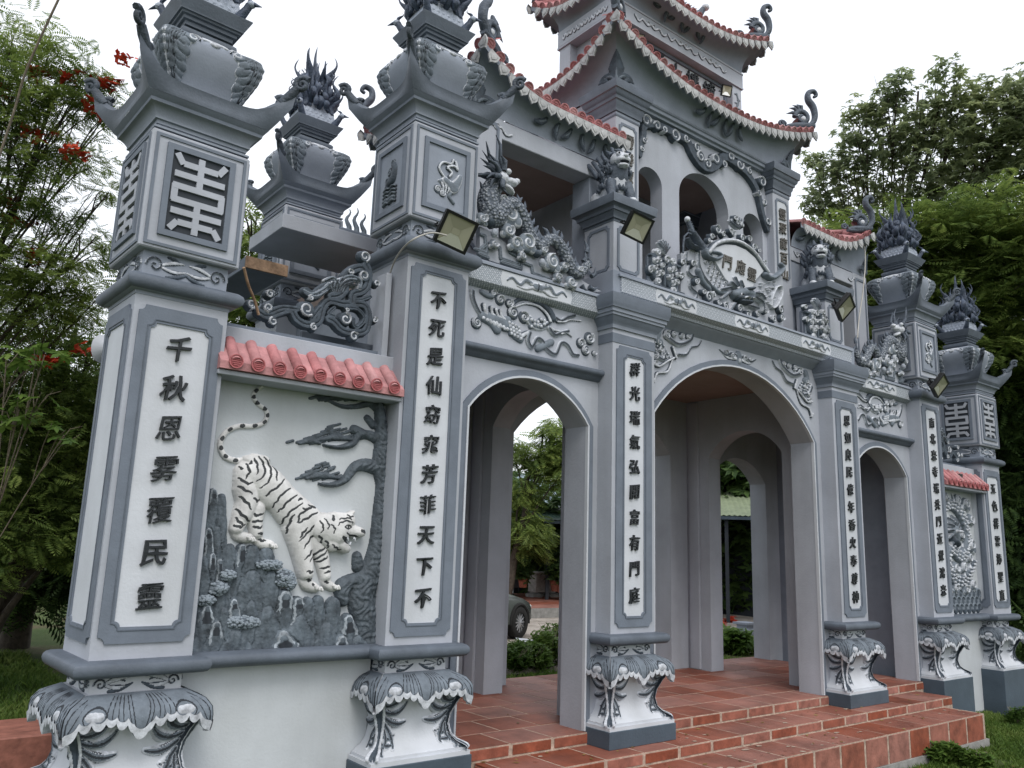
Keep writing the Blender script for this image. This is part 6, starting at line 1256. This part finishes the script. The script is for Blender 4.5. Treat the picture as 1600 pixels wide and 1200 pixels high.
def leaves(name, centers, radii, n, kind, parent, mt, size=1.0, droop=.35, shell=.5, flat=.75, seed=0, layer=0):
    r_ = np.random.default_rng(seed); c = np.array(centers, float); rad = np.array(radii, float); w_ = rad**2; w_ = w_/w_.sum(); pick = r_.choice(len(c), n, p=w_)
    d = r_.normal(size=(n,3)); d /= np.linalg.norm(d, axis=1)[:,None]; rr = (shell+(1-shell)*r_.random(n))**.7*1.0; rr *= 1+.18*np.sin(d[:,0]*5+pick)*np.cos(d[:,2]*6+pick*2)
    off = d*rr[:,None]*rad[pick][:,None]; off[:,2] *= flat
    if layer: off[:,2] = np.round(off[:,2]/layer)*layer+r_.normal(size=n)*layer*.13
    pos = c[pick]+off; T_ = TPL[kind]; az = np.arctan2(d[:,1], d[:,0])+r_.normal(size=n)*.8; pit = -droop+r_.normal(size=n)*.3; rol = r_.normal(size=n)*.4; sc = size*(.7+.6*r_.random(n))
    ca, sa, cp, sp, cr2, sr2 = np.cos(az), np.sin(az), np.cos(pit), np.sin(pit), np.cos(rol), np.sin(rol)
    X = np.stack([ca*cp, sa*cp, sp], 1); Y = np.stack([-sa*cr2, ca*cr2, sr2], 1); Z = np.cross(X, Y)
    V = pos[:,None,None,:]+sc[:,None,None,None]*(T_[None,:,:,0:1]*X[:,None,None,:]+T_[None,:,:,1:2]*Y[:,None,None,:]+T_[None,:,:,2:3]*Z[:,None,None,:])
    V = V.reshape(-1,3); f = np.arange(len(V)).reshape(-1,4)
    return link(name, np_mesh(name, V, f, None, [mt], False), parent)
def atd(u, v, d): q = CF + CR*((u-800)/F_PX) - CU*((v-600)/F_PX); return CAM + q.normalized()*d
def tree(label, base, blobs, kind, mt, n, size=1.0, seed=0, trunk_r=.16, group='trees around the gate', flowers=None, sh=.35, flat=.75, limbs=True, name='tree', bark='bark', layer=0, droop=.35):
    t = thing(name, label, 'tree', tuple(base), 0, group); cs = [tuple(b[0]) for b in blobs]; rs = [b[1] for b in blobs]; r_ = random.Random(seed)
    top = Vector((sum(c[0] for c in cs)/len(cs), sum(c[1] for c in cs)/len(cs), max(c[2] for c in cs))); B = Vector(base); tm = MB()
    pts = [B.lerp(top, k/7)+Vector((r_.uniform(-.1,.1), r_.uniform(-.1,.1), 0))*(k > 0) for k in range(8)]; tm.tube(smooth_pts([tuple(p) for p in pts], 3), taper(22, trunk_r, trunk_r*.15), 8); mk('trunk', tm, bark, t, 1.2)
    if limbs:
        for c, r in zip(cs, rs):
            c = Vector(c); k = min(6, max(1, int((c.z-B.z)/(top.z-B.z+.01)*6-1))); s = pts[k]; mid = s.lerp(c, .5)+Vector((0,0,.15*r)); lm = MB(); rr_ = trunk_r*(.45-.05*k)
            lm.tube(smooth_pts([tuple(s), tuple(mid), tuple(c)], 4), taper(9, max(.006, rr_), .006), 6)
            for q in range(4):
                e = c+Vector((r_.uniform(-1,1), r_.uniform(-1,1), r_.uniform(-.4,.7)))*r*.9; m2 = mid.lerp(c, r_.uniform(.2,.9)); lm.tube([m2, m2.lerp(e, .5)+Vector((0,0,.08)), e], [.004+trunk_r*.07,.003+trunk_r*.05,.002], 5)
            mk('limb', lm, bark, t, 1.2)
    leaves('crown', cs, rs, n, kind, t, mt, size, droop, sh, flat, seed, layer)
    if flowers: leaves('blossom', [tuple(f) for f in flowers[0]], flowers[1], flowers[2], 'tiny', t, 'flower', 1.3, .1, .3, .6, seed+9)
    return t
def BL(lst, d): return [(atd(u, v, dd if (dd := (x[0] if x else d)) else d), r) for u, v, r, *x in lst]
# left: flame tree with red blossom and darker neighbours
fl = [atd(*p) for p in ((110,118,9.6),(60,112,9.8),(15,145,9.8),(170,130,9.6),(150,165,9.5),(115,240,9.4),(5,310,9.8),(35,345,9.9),(60,400,9.6),(130,545,9.4),(75,560,9.5),(200,95,9.8),(70,215,9.6))]
tree('feathery flame tree with scattered red blossom behind the nearest pillar', (-6.9, 6.2, ZG), BL([(75,90,.42),(130,125,.36),(20,60,.40),(20,150,.5),(100,165,.38),(170,175,.30),(60,215,.45),(130,250,.35),(15,250,.45),(-60,120,.9),(-60,260,.9),(30,410,.6),(120,400,.42),(150,370,.3),(80,450,.55),(60,480,.6),(150,470,.35),(20,330,.4),(100,330,.3),(170,300,.18),(-80,420,1.0)], 9.8), 'fern', 'leaf', 5600, .38, 1, .07, flowers=(fl, [.14]*len(fl), 120), sh=.25, flat=.55, name='flame_tree', layer=.22, droop=.15)
tree('dense dark feathery tree filling the lower left behind the nearest pillar', (-5.3, 7.2, ZG), BL([(90,500,.55),(20,540,.7),(140,560,.5),(60,620,.8),(130,660,.6),(0,700,.9),(100,740,.7),(50,820,.8),(130,820,.6),(-80,600,1.2),(-60,800,1.3),(170,700,.8),(240,620,1),(260,760,1)], 11), 'fern', 'leaf', 5200, .60, 2, .14, sh=.2, flat=.75, layer=.2, droop=.15)
tree('shadowy thicket tree at the edge of the left lawn', (-4.4, 11.5, ZG), BL([(60,880,1.1),(0,880,1.2),(120,860,1.0),(-80,860,1.4),(180,850,1.2),(60,760,1.5),(150,760,1.4),(-60,740,1.5),(30,650,1.6),(130,640,1.4),(250,700,1.6),(280,800,1.6)], 15), 'fern', 'leafd', 5200, 1.1, 3, .25, sh=.1, flat=.8)
tree('sapling with thin pale bare twigs in front of the dark thicket', (-6.0, 5.2, ZG), BL([(60,620,.22),(100,680,.2),(30,640,.2),(10,560,.25),(70,555,.2)], 8.6), 'broad', 'leafy', 45, .6, 4, .012, limbs=True, name='sapling', bark='barkl')
tree('leafy treetop seen through the gap between urn and nearest pillar', (-2.5, 9, ZG), BL([(395,370,.5),(402,330,.35),(420,440,1.2),(350,500,1.4),(480,560,1.4)], 12.5), 'fern', 'leaf', 1500, .9, 5, .16, sh=.2)
# right: dark mass and a taller open-crowned tree
tree('tall open-crowned tree with broad leaves against the white sky at right', (9.6, 4.6, ZG), BL([(1400,135,.42),(1450,170,.5),(1345,205,.5),(1510,140,.4),(1560,150,.4),(1330,250,.5),(1400,230,.65),(1470,250,.75),(1540,240,.65),(1590,180,.5),(1600,260,.7),(1300,270,.45),(1280,310,.4),(1360,300,.6),(1440,310,.7),(1520,310,.8),(1310,330,.5),(1340,170,.3),(1650,220,.8),(1500,190,.6),(1570,200,.7),(1380,170,.4),(1430,210,.5),(1610,140,.6),(1270,250,.3),(1480,110,.3)], 17), 'broad', 'leafb', 4800, .56, 6, .12, sh=.15, flat=.8, name='open_crowned_tree')
tree('broad dark feathery tree behind the two right-hand urns', (8.6, 3.2, ZG), BL([(1330,380,.8),(1400,370,.9),(1480,370,1.0),(1570,350,1.1),(1290,430,.7),(1370,450,1.0),(1560,450,1.2),(1460,470,1.1),(1340,540,.9),(1600,550,1.2),(1540,560,1.2),(1660,400,1.3)], 15.5), 'fern', 'leaf', 7500, .80, 7, .2, sh=.15, flat=.6, layer=.28, droop=.1)
tree('deep shaded tree closing the right edge beside the farthest pillar', (9.4, 1.6, ZG), BL([(1590,640,1.2),(1620,760,1.3),(1600,860,1.1),(1640,930,1.0),(1540,650,1.2),(1680,600,1.6),(1700,800,1.6),(1590,980,.6),(1560,760,1.2),(1500,640,1.2),(1420,560,1.4),(1560,880,1.2)], 16.5), 'fern', 'leafd', 6000, 1.0, 8, .25, sh=.1, flat=.8)
tree('dark tree trunk and foliage further back on the right', (12.5, 3.6, ZG), BL([(1480,500,1.8),(1560,600,1.8),(1600,450,1.8),(1400,480,1.6),(1620,700,2.0),(1640,850,2.0),(1300,520,1.6),(1560,400,1.6),(1440,400,1.4),(1580,800,1.8),(1560,940,1.5)], 21), 'fern', 'leafd', 4500, 1.4, 9, .3, sh=.1, flat=.8)
# seen through the arches
tree('slender tree seen through the left side arch', (9.0, 15.5, ZG), BL([(800,705,.8),(845,720,.7),(810,770,.8),(870,700,.7),(868,668,.6),(900,720,1.2),(820,830,1.0)], 26), 'fern', 'leaf', 1500, 1.2, 10, .16, sh=.1)
tree('bushy dark tree behind the terrace through the left side arch', (9.5, 20, ZG), BL([(800,860,1.4),(850,870,1.3),(830,800,1.5),(780,800,1.6),(880,850,1.5),(920,820,1.8),(760,860,1.6)], 29), 'broad', 'leafd', 2200, 1.9, 11, .18, sh=.1)
tree('dark tree behind the green roofed shelter', (16, 13, ZG), BL([(1130,730,1.6),(1160,840,1.8),(1110,860,1.8),(1180,760,1.8),(1090,780,2.0),(1200,860,2),(1140,930,1.5),(1040,800,2.0)], 29), 'broad', 'leafd', 2600, 2.0, 12, .2, sh=.1)
rb2 = random.Random(21)
for k in range(12):     # tree line that closes the site behind the gate
    a = -.25+k*.155; dd = 36+rb2.uniform(-4,6); b = CAM+Vector((math.sin(a), math.cos(a), 0))*dd; b.z = ZG; H_ = rb2.uniform(3.5,5.5)
    tree('%s tree of the distant tree line behind the gate' % ('leftmost','second','third','fourth','fifth','sixth','seventh','eighth','ninth','tenth','eleventh','rightmost')[k], b, [(b+Vector((rb2.uniform(-2,2), rb2.uniform(-2,2), H_*f)), rb2.uniform(1.8,2.8)) for f in (.25,.4,.55,.7,.8,.95)], 'broad', 'leaf' if k % 2 else 'leafd', 700, 3.0, 30+k, .2, 'distant tree line', limbs=False)
hl = MB(); hl.grid([[(140+60*math.cos(a)*r, 190+45*math.sin(a)*r, ZG-1+26*(1-r*r)) for a in [i*PI/12 for i in range(25)]] for r in (0,.2,.4,.6,.8,1)], 0); M['hill'] = mat('hazy hill', (.22,.28,.33), 1, .1, .05, 0); struct(mk('hill', hl, 'hill', None, 1.5))
def shrub(label, u, v, d, r, n, mt='leafy', kind='tiny', size=1.6, grp='weeds and shrubs', seed=0):
    p = atd(u, v, d); z = ZG+.04; t = thing('shrub', label, 'shrub', (p.x, p.y, z), 0, grp); mb = MB(); r_ = random.Random(seed)
    for k in range(7): a = r_.uniform(0,6.28); mb.tube([(p.x,p.y,z), (p.x+math.cos(a)*r*.4,p.y+math.sin(a)*r*.4,z+r*.6), (p.x+math.cos(a)*r*.7,p.y+math.sin(a)*r*.7,z+r)], [.01,.007,.003], 5)
    mk('stems', mb, 'barkl', t, 1); leaves('foliage', [(p.x+r_.uniform(-r,r)*.5, p.y+r_.uniform(-r,r)*.5, z+r*r_.uniform(.3,.8)) for _ in range(4)], [r*.6]*4, n, kind, t, mt, size, 0, .2, .8, seed); return t
def ondist(u, v): p = at(u, v, 'z', ZG+.03); return (p-CAM).length
for k, (u, v, r, txt) in enumerate(((800,1050,.35,'low green weed clump at the left of the rear doorway edge'),(828,1046,.35,'weed clump in the middle beyond the left side arch'),(858,1040,.45,'taller leafy weed clump at the right beyond the left side arch'),(870,1020,.5,'tallest weedy bush against the right jamb of the left side arch'))): shrub(txt, u, v, ondist(u, v), r, 1100, seed=k, size=.8)
for k, (u, v, r, txt) in enumerate(((1150,1020,.45,'dark green bush beside the carved pedestal beyond the central arch'),(1590,1130,.16,'ragged weed clump at the lower right corner on the lawn'),(1480,1190,.13,'broad-leaved weed clump in front of the lowest step'),(1530,1198,.12,'yellow green weed clump at the bottom right of the lawn'),(1590,960,.5,'bright leafy bush beside the base of the farthest pillar'))): shrub(txt, u, v, min(ondist(u, v), 17), r, 450, 'leafy', 'broad' if k != 1 else 'tiny', .38 if k else .9, seed=20+k)
# grass: far too many blades to count
M['lawn'] = leafmat('lawn grass blades', ((.055,.11,.022),(.10,.17,.032),(.17,.23,.06)), .35)
def grass(name, regions, n, h, seed, mt='lawn'):
    r_ = np.random.default_rng(seed); P = []
    tot = sum((x1-x0)*(y1-y0) for x0,x1,y0,y1 in regions)
    for x0, x1, y0, y1 in regions: m_ = int(n*(x1-x0)*(y1-y0)/tot); P.append(np.stack([r_.uniform(x0,x1,m_), r_.uniform(y0,y1,m_)], 1))
    P = np.concatenate(P); keep = (np.sin(P[:,0]*3.1+1)*np.cos(P[:,1]*2.7)+.6*np.sin(P[:,0]*9)*np.sin(P[:,1]*8)+r_.normal(size=len(P))*.5) > -.55; P = P[keep]; m_ = len(P); a = r_.uniform(0,2*PI,m_); hh = h*(.4+r_.random(m_)); w_ = .004+.005*r_.random(m_)
    z = np.array([gz(x, y) for x, y in P]); le = r_.normal(size=(m_,2))*h*.5; dx = np.cos(a)*w_; dy = np.sin(a)*w_
    A = np.stack([P[:,0]-dx, P[:,1]-dy, z-.01], 1); B = np.stack([P[:,0]+dx, P[:,1]+dy, z-.01], 1); C = np.stack([P[:,0]+le[:,0]*.4+dx*.7, P[:,1]+le[:,1]*.4+dy*.7, z+hh*.6], 1); D_ = np.stack([P[:,0]+le[:,0], P[:,1]+le[:,1], z+hh], 1)
    V = np.stack([A, B, C, D_], 1).reshape(-1,3); o = link(name, np_mesh(name, V, np.arange(len(V)).reshape(-1,4), None, [mt], False)); o['kind'] = 'stuff'; o['label'] = 'green lawn grass around the gate'; return o
grass('grass', [(.6,6,-1.9,-.78),(3.1,6,-.78,-.2),(4,9,-.2,1.2)], 90000, .045, 5); grass('grass', [(-9.5,-4.4,4.7,10.5)], 42000, .09, 6); grass('grass', [(-.5,6,2.9,5.2)], 16000, .09, 7)
# fallen leaves and dried plaster splashes on the steps
r9 = random.Random(40); lt_ = MB()
for k in range(170):
    zone = r9.choice(((-2.9,2.9,-.69,-.30,Z1),(-3.1,3.1,-.28,.10,Z2),(-3.3,3.3,.45,2.4,ZT),(.5,6,-1.9,-.75,ZG+.03))); x = r9.uniform(zone[0], zone[1]); y = r9.uniform(zone[2], zone[3]); a = r9.uniform(0,6.3); l_ = r9.uniform(.012,.032); w_ = l_*.4; z = zone[4]+.004
    lt_.add([(x+math.cos(a)*l_,y+math.sin(a)*l_,z+.004),(x-math.sin(a)*w_,y+math.cos(a)*w_,z),(x-math.cos(a)*l_,y-math.sin(a)*l_,z+.003),(x+math.sin(a)*w_,y-math.cos(a)*w_,z+.006)], [(0,1,2,3)])
M['litter'] = leafmat('dry leaves', ((.10,.06,.02),(.20,.12,.04),(.28,.22,.08)), .1); o = mk('leaf_litter', lt_, 'litter', None, 0); o['kind'] = 'stuff'; o['label'] = 'dry leaves scattered on the red steps'
sp2 = MB()
for k in range(46):
    zone = r9.choice(((-2.9,2.9,-.69,-.32,Z1),(-3.1,3.1,-.27,.08,Z2),(-2.9,1,-.69,-.32,Z1))); x = r9.uniform(zone[0], zone[1]); y = r9.uniform(zone[2], zone[3]); r = r9.uniform(.006,.028); n9 = 9
    sp2.add([(x+math.cos(2*PI*j/n9)*r*r9.uniform(.6,1.3)*1.5, y+math.sin(2*PI*j/n9)*r*r9.uniform(.6,1.2), zone[4]+.0035) for j in range(n9)], [tuple(range(n9))])
o = mk('mortar_splashes', sp2, 'mortar', None, 0); o['kind'] = 'stuff'; o['label'] = 'dried mortar splashes on the red step tiles'
# ================= YARD THINGS =================
M['carpaint'] = mat('grey green car paint', (.06,.07,.065), .25, .05, 2, 0, spec=.6); M['tyre'] = mat('tyre rubber', (.02,.02,.02), .85, .1, 20, .2); M['rim'] = mat('alloy rim', (.42,.43,.45), .35, .05, 5, 0, metal=.6); M['cglass'] = mat('car glass', (.02,.025,.03), .08, .05, 2, 0, spec=.8)
wp = at(795.6, 998, 'z', ZG+.055); ca = thing('parked_car', 'grey green car parked in the yard, its front wheel showing through the left side arch', 'car', (wp.x-1.30, wp.y+.28, ZG+.055), R(20)); mb = MB(); st_ = []
for x, zl, zb, zr, wd in ((-2.2,.38,.62,.64,.62),(-2.15,.28,.85,.88,.78),(-1.7,.22,.95,.99,.85),(-1.3,.20,.97,1.12,.87),(-.9,.19,.96,1.38,.88),(-.3,.19,.94,1.46,.88),(.3,.19,.92,1.42,.88),(.75,.19,.90,1.15,.88),(1.0,.20,.88,.96,.87),(1.5,.22,.80,.86,.85),(1.85,.25,.70,.76,.80),(2.02,.32,.58,.60,.66)):
    st_.append([(x,-wd*.86,zl),(x,-wd,zl+.12),(x,-wd*.99,zb-.1),(x,-wd*.93,zb),(x,-wd*.62,zr),(x,0,zr+.03),(x,wd*.62,zr),(x,wd*.93,zb),(x,wd*.99,zb-.1),(x,wd,zl+.12),(x,wd*.86,zl)])
mb.grid(st_, 0); mb.add(st_[0], [tuple(range(11))]); mb.add(st_[-1], [tuple(range(11))[::-1]]); mk('body', mb, 'carpaint', ca, .7, world=False)
gl_ = MB()
for s in (-1,1): gl_.add([(x, s*(w_+.004), z) for x, w_, z in ((-1.05,.80,.99),(.72,.80,.94),(.35,.60,1.36),(-.75,.60,1.36))], [(0,1,2,3)])
mk('window', gl_, 'cglass', ca, 0, world=False)
for x in (-1.3, 1.25):
    for s in (-1,1):
        tm = MB(); tm.lathe([(.20,-.06),(.20,-.1),(.30,-.105),(.325,-.08),(.33,0),(.325,.08),(.30,.105),(.20,.1),(.20,.06)], k=28, caps=False); tm.v = [(a, c, b) for a, b, c in tm.v]; ty_ = mk('wheel', tm, 'tyre', ca, 1, world=False, loc=(x, s*.80, .33))
        rm_ = MB(); rm_.lathe([(.205,-.09),(.215,-.1),(.215,-.06),(.19,-.05),(.185,-.03)], k=28, caps=False); rm_.v = [(a, c, b) for a, b, c in rm_.v]
        for k in range(12): a = k*PI/6; rm_.tube([(0,-.075,0),(math.cos(a)*.2,-.07,math.sin(a)*.2)], [.02,.011], 5)
        rm_.ball((0,-.075,0), (.045,.02,.045), 10, 6); o = mk('rim', rm_, 'rim', ty_, .8, world=False); o.scale = (1, 1 if s < 0 else -1, 1)
        aw = MB(); aw.tube([(x+math.cos(a)*.365, s*.875, .33+math.sin(a)*.365) for a in np.linspace(-.1, PI+.1, 16)], .035, 6); mk('wheel_arch', aw, 'tyre', ca, 1, world=False)
hlm = MB(); hlm.ball((1.93,-.62,.62), (.10,.13,.06)).ball((1.93,.62,.62), (.10,.13,.06)); mk('headlight', hlm, 'mirror', ca, 1, world=False)
def lantern(u, v, label):
    p = at(u, v, 'y', 17.0); t = thing('stone_lantern', label, 'lantern', (p.x, 17.0, .06), 0, 'stone lanterns on the terrace'); z = p.z; mb = MB(); mb.lathe([(.28,0),(.3,.1),(.14,.15),(.12,.6),(.24,.72),(.26,.8)], (p.x,17,.06+max(0, z-1.0)), 8); mk('pedestal', mb, 'concrete', t, .5)
    mb = MB(); mb.lathe([(.17,.80),(.17,1.05)], (p.x,17,.06+max(0, z-1.0)), 6); mk('light_box', mb, 'shadow', t, .5); mb = MB(); mb.lathe([(.34,1.05),(.30,1.10),(.12,1.26),(.05,1.34),(.06,1.4),(.01,1.5)], (p.x,17,.06+max(0, z-1.0)), 6); mk('roof', mb, 'concrete', t, .5); return t
for (u, lb) in ((835,'left one of the two grey stone lanterns on the terrace'),(862,'right one of the two grey stone lanterns on the terrace')): lantern(u, 912, lb)
def block(u, v0, v1, y, w_, m_, nm, label, cat):
    a = at(u, v1, 'y', y); b = at(u, v0, 'y', y); t = thing(nm, label, cat, (a.x, y, a.z)); h = b.z-a.z; mb = MB(); mb.bbox(a.x-w_,a.x+w_,y-w_*.6,y+w_*.6,a.z,b.z-h*.15,.02); mk('body', mb, m_, t); mb = MB(); mb.bbox(a.x-w_*1.12,a.x+w_*1.12,y-w_*.7,y+w_*.7,b.z-h*.15+.002,b.z,.02); mk('top', mb, m_, t)
block(843, 893, 925, 16.4, .34, 'concrete', 'stone_chest', 'grey stone chest on the terrace below the lanterns', 'chest')
block(794, 883, 918, 16.2, .30, 'shadow', 'stone_censer', 'dark stone censer on the terrace beside the car', 'censer')
def pot(u, v, y, r, label, lf='leafd', n=160):
    p = at(u, v, 'y', y); t = thing('potted_plant', label, 'plant', (p.x, y, p.z), 0, 'potted plants on the terrace'); mb = MB(); mb.lathe([(r*.7,0),(r,r*1.5),(r*1.1,r*1.55),(r*1.1,r*1.7),(r*.9,r*1.7)], tuple(p), 14); mk('pot', mb, 'terrab', t); leaves('foliage', [(p.x, y, p.z+r*3)], [r*1.8], n, 'broad', t, lf, .9, .1, .1, 1, int(u))
pot(817,918,15.6,.16,'small potted shrub standing left of the stone chest'); pot(868,924,15.6,.2,'terracotta potted plant right of the stone chest'); pot(878,926,15.4,.2,'terracotta pot at the far right of the terrace edge through the arch')
pot(1122,1003,9.5,.13,'orange flowering pot plant seen through the central arch','flower',90); pot(1140,998,10.2,.13,'second orange flowering pot plant by the dark bush','flower',90)
pd_ = at(1166,1010,'y',7.5); cp_ = thing('carved_pedestal', 'carved grey stone pedestal beyond the central arch, partly hidden by the jamb', 'pedestal', (pd_.x, 7.5, pd_.z)); mb = MB(); k_ = .8
mb.sq([(z*k_+pd_.z-.27*k_, h*k_*.8) for z, h in [(.2735,.368),(.30,.368),(.318,.35)]+BODY+[(.80,.232),(.888,.232),(.90,.33),(.96,.34)]], pd_.x, 7.5); mk('body', mb, 'midl', cp_)
def shed(label, c, w_, d_, z0, z1, rz, gm_='groof'):
    t = thing('roofed_shelter', label, 'shelter', (c[0], c[1], ZG), rz, 'roofed shelters behind the gate'); mb = MB(); n = 40; P = []
    for i in range(n*2+1): x = -w_/2+w_*i/(2*n); P.append([(x, -d_/2, z0+.03*(i % 2)), (x, d_/2, z1+.03*(i % 2))])
    mb.grid(P, 0, True); M.setdefault('groof', mat('green corrugated roof sheet', (.20,.24,.15), .6, .15, 3, 0)); M.setdefault('groofd', mat('dark green roof sheet', (.03,.06,.05), .5, .15, 3, 0)); mk('roof_sheet', mb, gm_, t, .3, world=False); mk('fascia', MB().box(-w_/2,w_/2,-d_/2-.02,-d_/2,z0-.10,z0-.01), 'plinth', t, world=False)
    for x in (-w_/2+.2, 0, w_/2-.2):
        for y, zz in ((-d_/2+.2, z0), (d_/2-.2, z1)): mk('post', MB().box(x-.05,x+.05,y-.05,y+.05,ZG,zz-.02), 'shadow', t, world=False)
    mk('back_wall', MB().box(-w_/2,w_/2,d_/2-.1,d_/2,ZG,z1-.1), 'shadow', t, world=False)
c_ = atd(1140,790,24); ze = at(1140,790,'y',c_.y).z; shed('shelter with pale green corrugated roof glimpsed through the central arch', (c_.x+1.8, c_.y+1.6, 0), 6, 4, ze, ze+1.0, R(-50))
c_ = atd(862,800,27); ze = c_.z; shed('shelter with dark green roof edge glimpsed through the left side arch', (c_.x+3.3, c_.y+.6, 0), 6, 4, ze, ze+.8, R(-25), 'groofd')
rub = MB(); rr3 = random.Random(8)
for k in range(14): p = at(830+rr3.uniform(-14,24), 1012+rr3.uniform(-9,10), 'z', ZG+.09); a = rr3.uniform(0,3); mb_ = [(p.x+math.cos(a+q)*rr3.uniform(.08,.3), p.y+math.sin(a+q)*rr3.uniform(.08,.3), ZG+.07+rr3.uniform(0,.1)) for q in (0,1.5,3.1,4.6)]; rub.add(mb_, [(0,1,2,3)])
o = mk('rubble_heap', rub, 'white', None, 0); o['kind'] = 'stuff'; o['label'] = 'scattered pale plaster rubble in the yard'
# ================= FLOODLIGHTS AND CABLES =================
def flood(u, v, y, label, rz, tilt, roll=0, s=1.0, hold=None):
    p = at(u, v, 'y', y); t = thing('floodlight', label, 'floodlight', tuple(p), 0, 'floodlights on the gate'); h = MB(); W_, H_ = .125, .12
    h.bbox(-W_,W_,.0,.035,-H_,H_,.008); h.frame(rect(-W_,W_,-H_,H_), rect(-W_+.022,W_-.022,-H_+.020,H_-.020), lambda u, v, hh: (u, -hh, v), -.001, .024)
    for k in range(6): h.box(-W_*.8,W_*.8,.035,.05,-H_*.8+k*H_*.3,-H_*.8+k*H_*.3+.006)
    hb = mk('housing', h, 'black', t, world=False); m2 = MB(); a, b = W_-.022, H_-.020; ia, ib = .03, .022
    m2.frame(rect(-a,a,-b,b), rect(-ia,ia,-ib,ib), lambda u, v, hh: (u, -hh, v), .0, .002); m2.v = [(x, (-.018 if max(abs(x)/a, abs(z)/b) > .9 else -.002), z) for x, y_, z in m2.v]; mk('reflector', m2, 'glass', t, world=False, smooth=0)
    mk('emitter', MB().box(-ia,ia,-.006,-.0025,-ib,ib), 'glass', t, world=False, smooth=0)
    mk('lower_reflector', MB().add([(-a,-.019,-b),(a,-.019,-b),(ia,-.0045,-ib),(-ia,-.0045,-ib)], [(0,1,2,3)]), 'mirror', t, world=False, smooth=0)
    br_ = MB(); br_.tube([(-W_-.012,.02,0),(-W_-.012,.09,-.02),(W_+.012,.09,-.02),(W_+.012,.02,0)], .008, 6); br_.bbox(-.04,.04,.08,.14,-.05,.01,.006); mk('bracket', br_, 'black', t, world=False)
    t.rotation_euler = (tilt, roll, rz); t.scale = (s,s,s); return t
flood(712,362,-.27,'black floodlight on the top of the tall pillar right of the tiger mural', R(-12), R(30), R(14)); flood(996,355,-.25,'black floodlight on the small lion post left of the central crest', R(-10), R(30), R(12), .92)
flood(1320,480,-.2,'black floodlight on the small lion post right of the central crest', R(18), R(35), R(22)); flood(1468,602,-.25,'black floodlight on the tall pillar beside the right wing wall', R(12), R(32), R(20))
flood(1135,142,.80,'tiny floodlight at the right end of the upper name board', R(-20), R(20), 0, .55); flood(997,62,.80,'tiny floodlight at the left end of the upper name board', R(-20), R(20), 0, .55)
for u, v, lb in ((491,604,'black downlight under the small tile roof of the tiger mural'), (1497,744,'black downlight under the small tile roof of the dragon mural')):
    p = at(u, v, 'y', .06); t = thing('downlight', lb, 'lamp', tuple(p), 0, 'downlights over the murals'); mb = MB(); mb.bbox(-.06,.06,-.04,.05,-.02,.012,.006); mk('housing', mb, 'black', t, world=False); mb = MB(); mb.tube([(-.075,0,.025),(-.075,0,-.01),(.075,0,-.01),(.075,0,.025)], .006, 6); [mb.box(-.05,.05,-.04+k*.02,-.034+k*.02,.012,.028) for k in range(5)]; mk('bracket', mb, 'black', t, world=False)
def cable(pts, r, label, m_='wire'): o = mk('cable', MB().tube(smooth_pts([tuple(p) for p in pts], 6), r, 6), m_, None, 1.5); tag(o, label, 'cable', 'loose cables on the gate')
cable([at(1346,366,'y',.3), at(1352,400,'y',.3), at(1349,450,'y',.25), at(1342,500,'y',.2), at(1340,528,'y',.12)], .008, 'pale cable hanging from the right side roof tip down to the dragon')
cable([at(698,368,'y',-.30), at(672,364,'y',-.33), at(640,378,'y',-.345), at(618,405,'x',-4.05), at(606,440,'x',-3.995), at(598,478,'x',-3.992)], .006, 'grey cable arching from the floodlight round the head of the tall left pillar')
cable([at(381,418,'y',-.02), at(388,445,'y',.05), at(398,470,'y',.12), at(404,492,'y',.15)], .010, 'short brown cable hanging beside the nearest pillar above the scrollwork', 'wood')
cable([atd(-30,330,8), atd(20,180,8), atd(45,100,8), atd(110,-40,8)], .010, 'long thin pale stem crossing the sky at the upper left', 'barkl')
sp_o = thing('loudspeaker', 'small white horn loudspeaker just left of the nearest pillar', 'loudspeaker', tuple(at(158,545,'y',2.0))); mb = MB(); mb.lathe([(.02,.14),(.03,.08),(.07,.02),(.11,0),(.105,.004),(.02,.10)], (0,0,0), 16); mb.v = [(x*.9, -z, y) for x, y, z in mb.v]; mk('horn', mb, 'white', sp_o, world=False); mk('bracket', MB().box(-.02,.3,.0,.03,-.02,.02), 'mid', sp_o, world=False)
sp_o.rotation_euler = (0,0,.6)
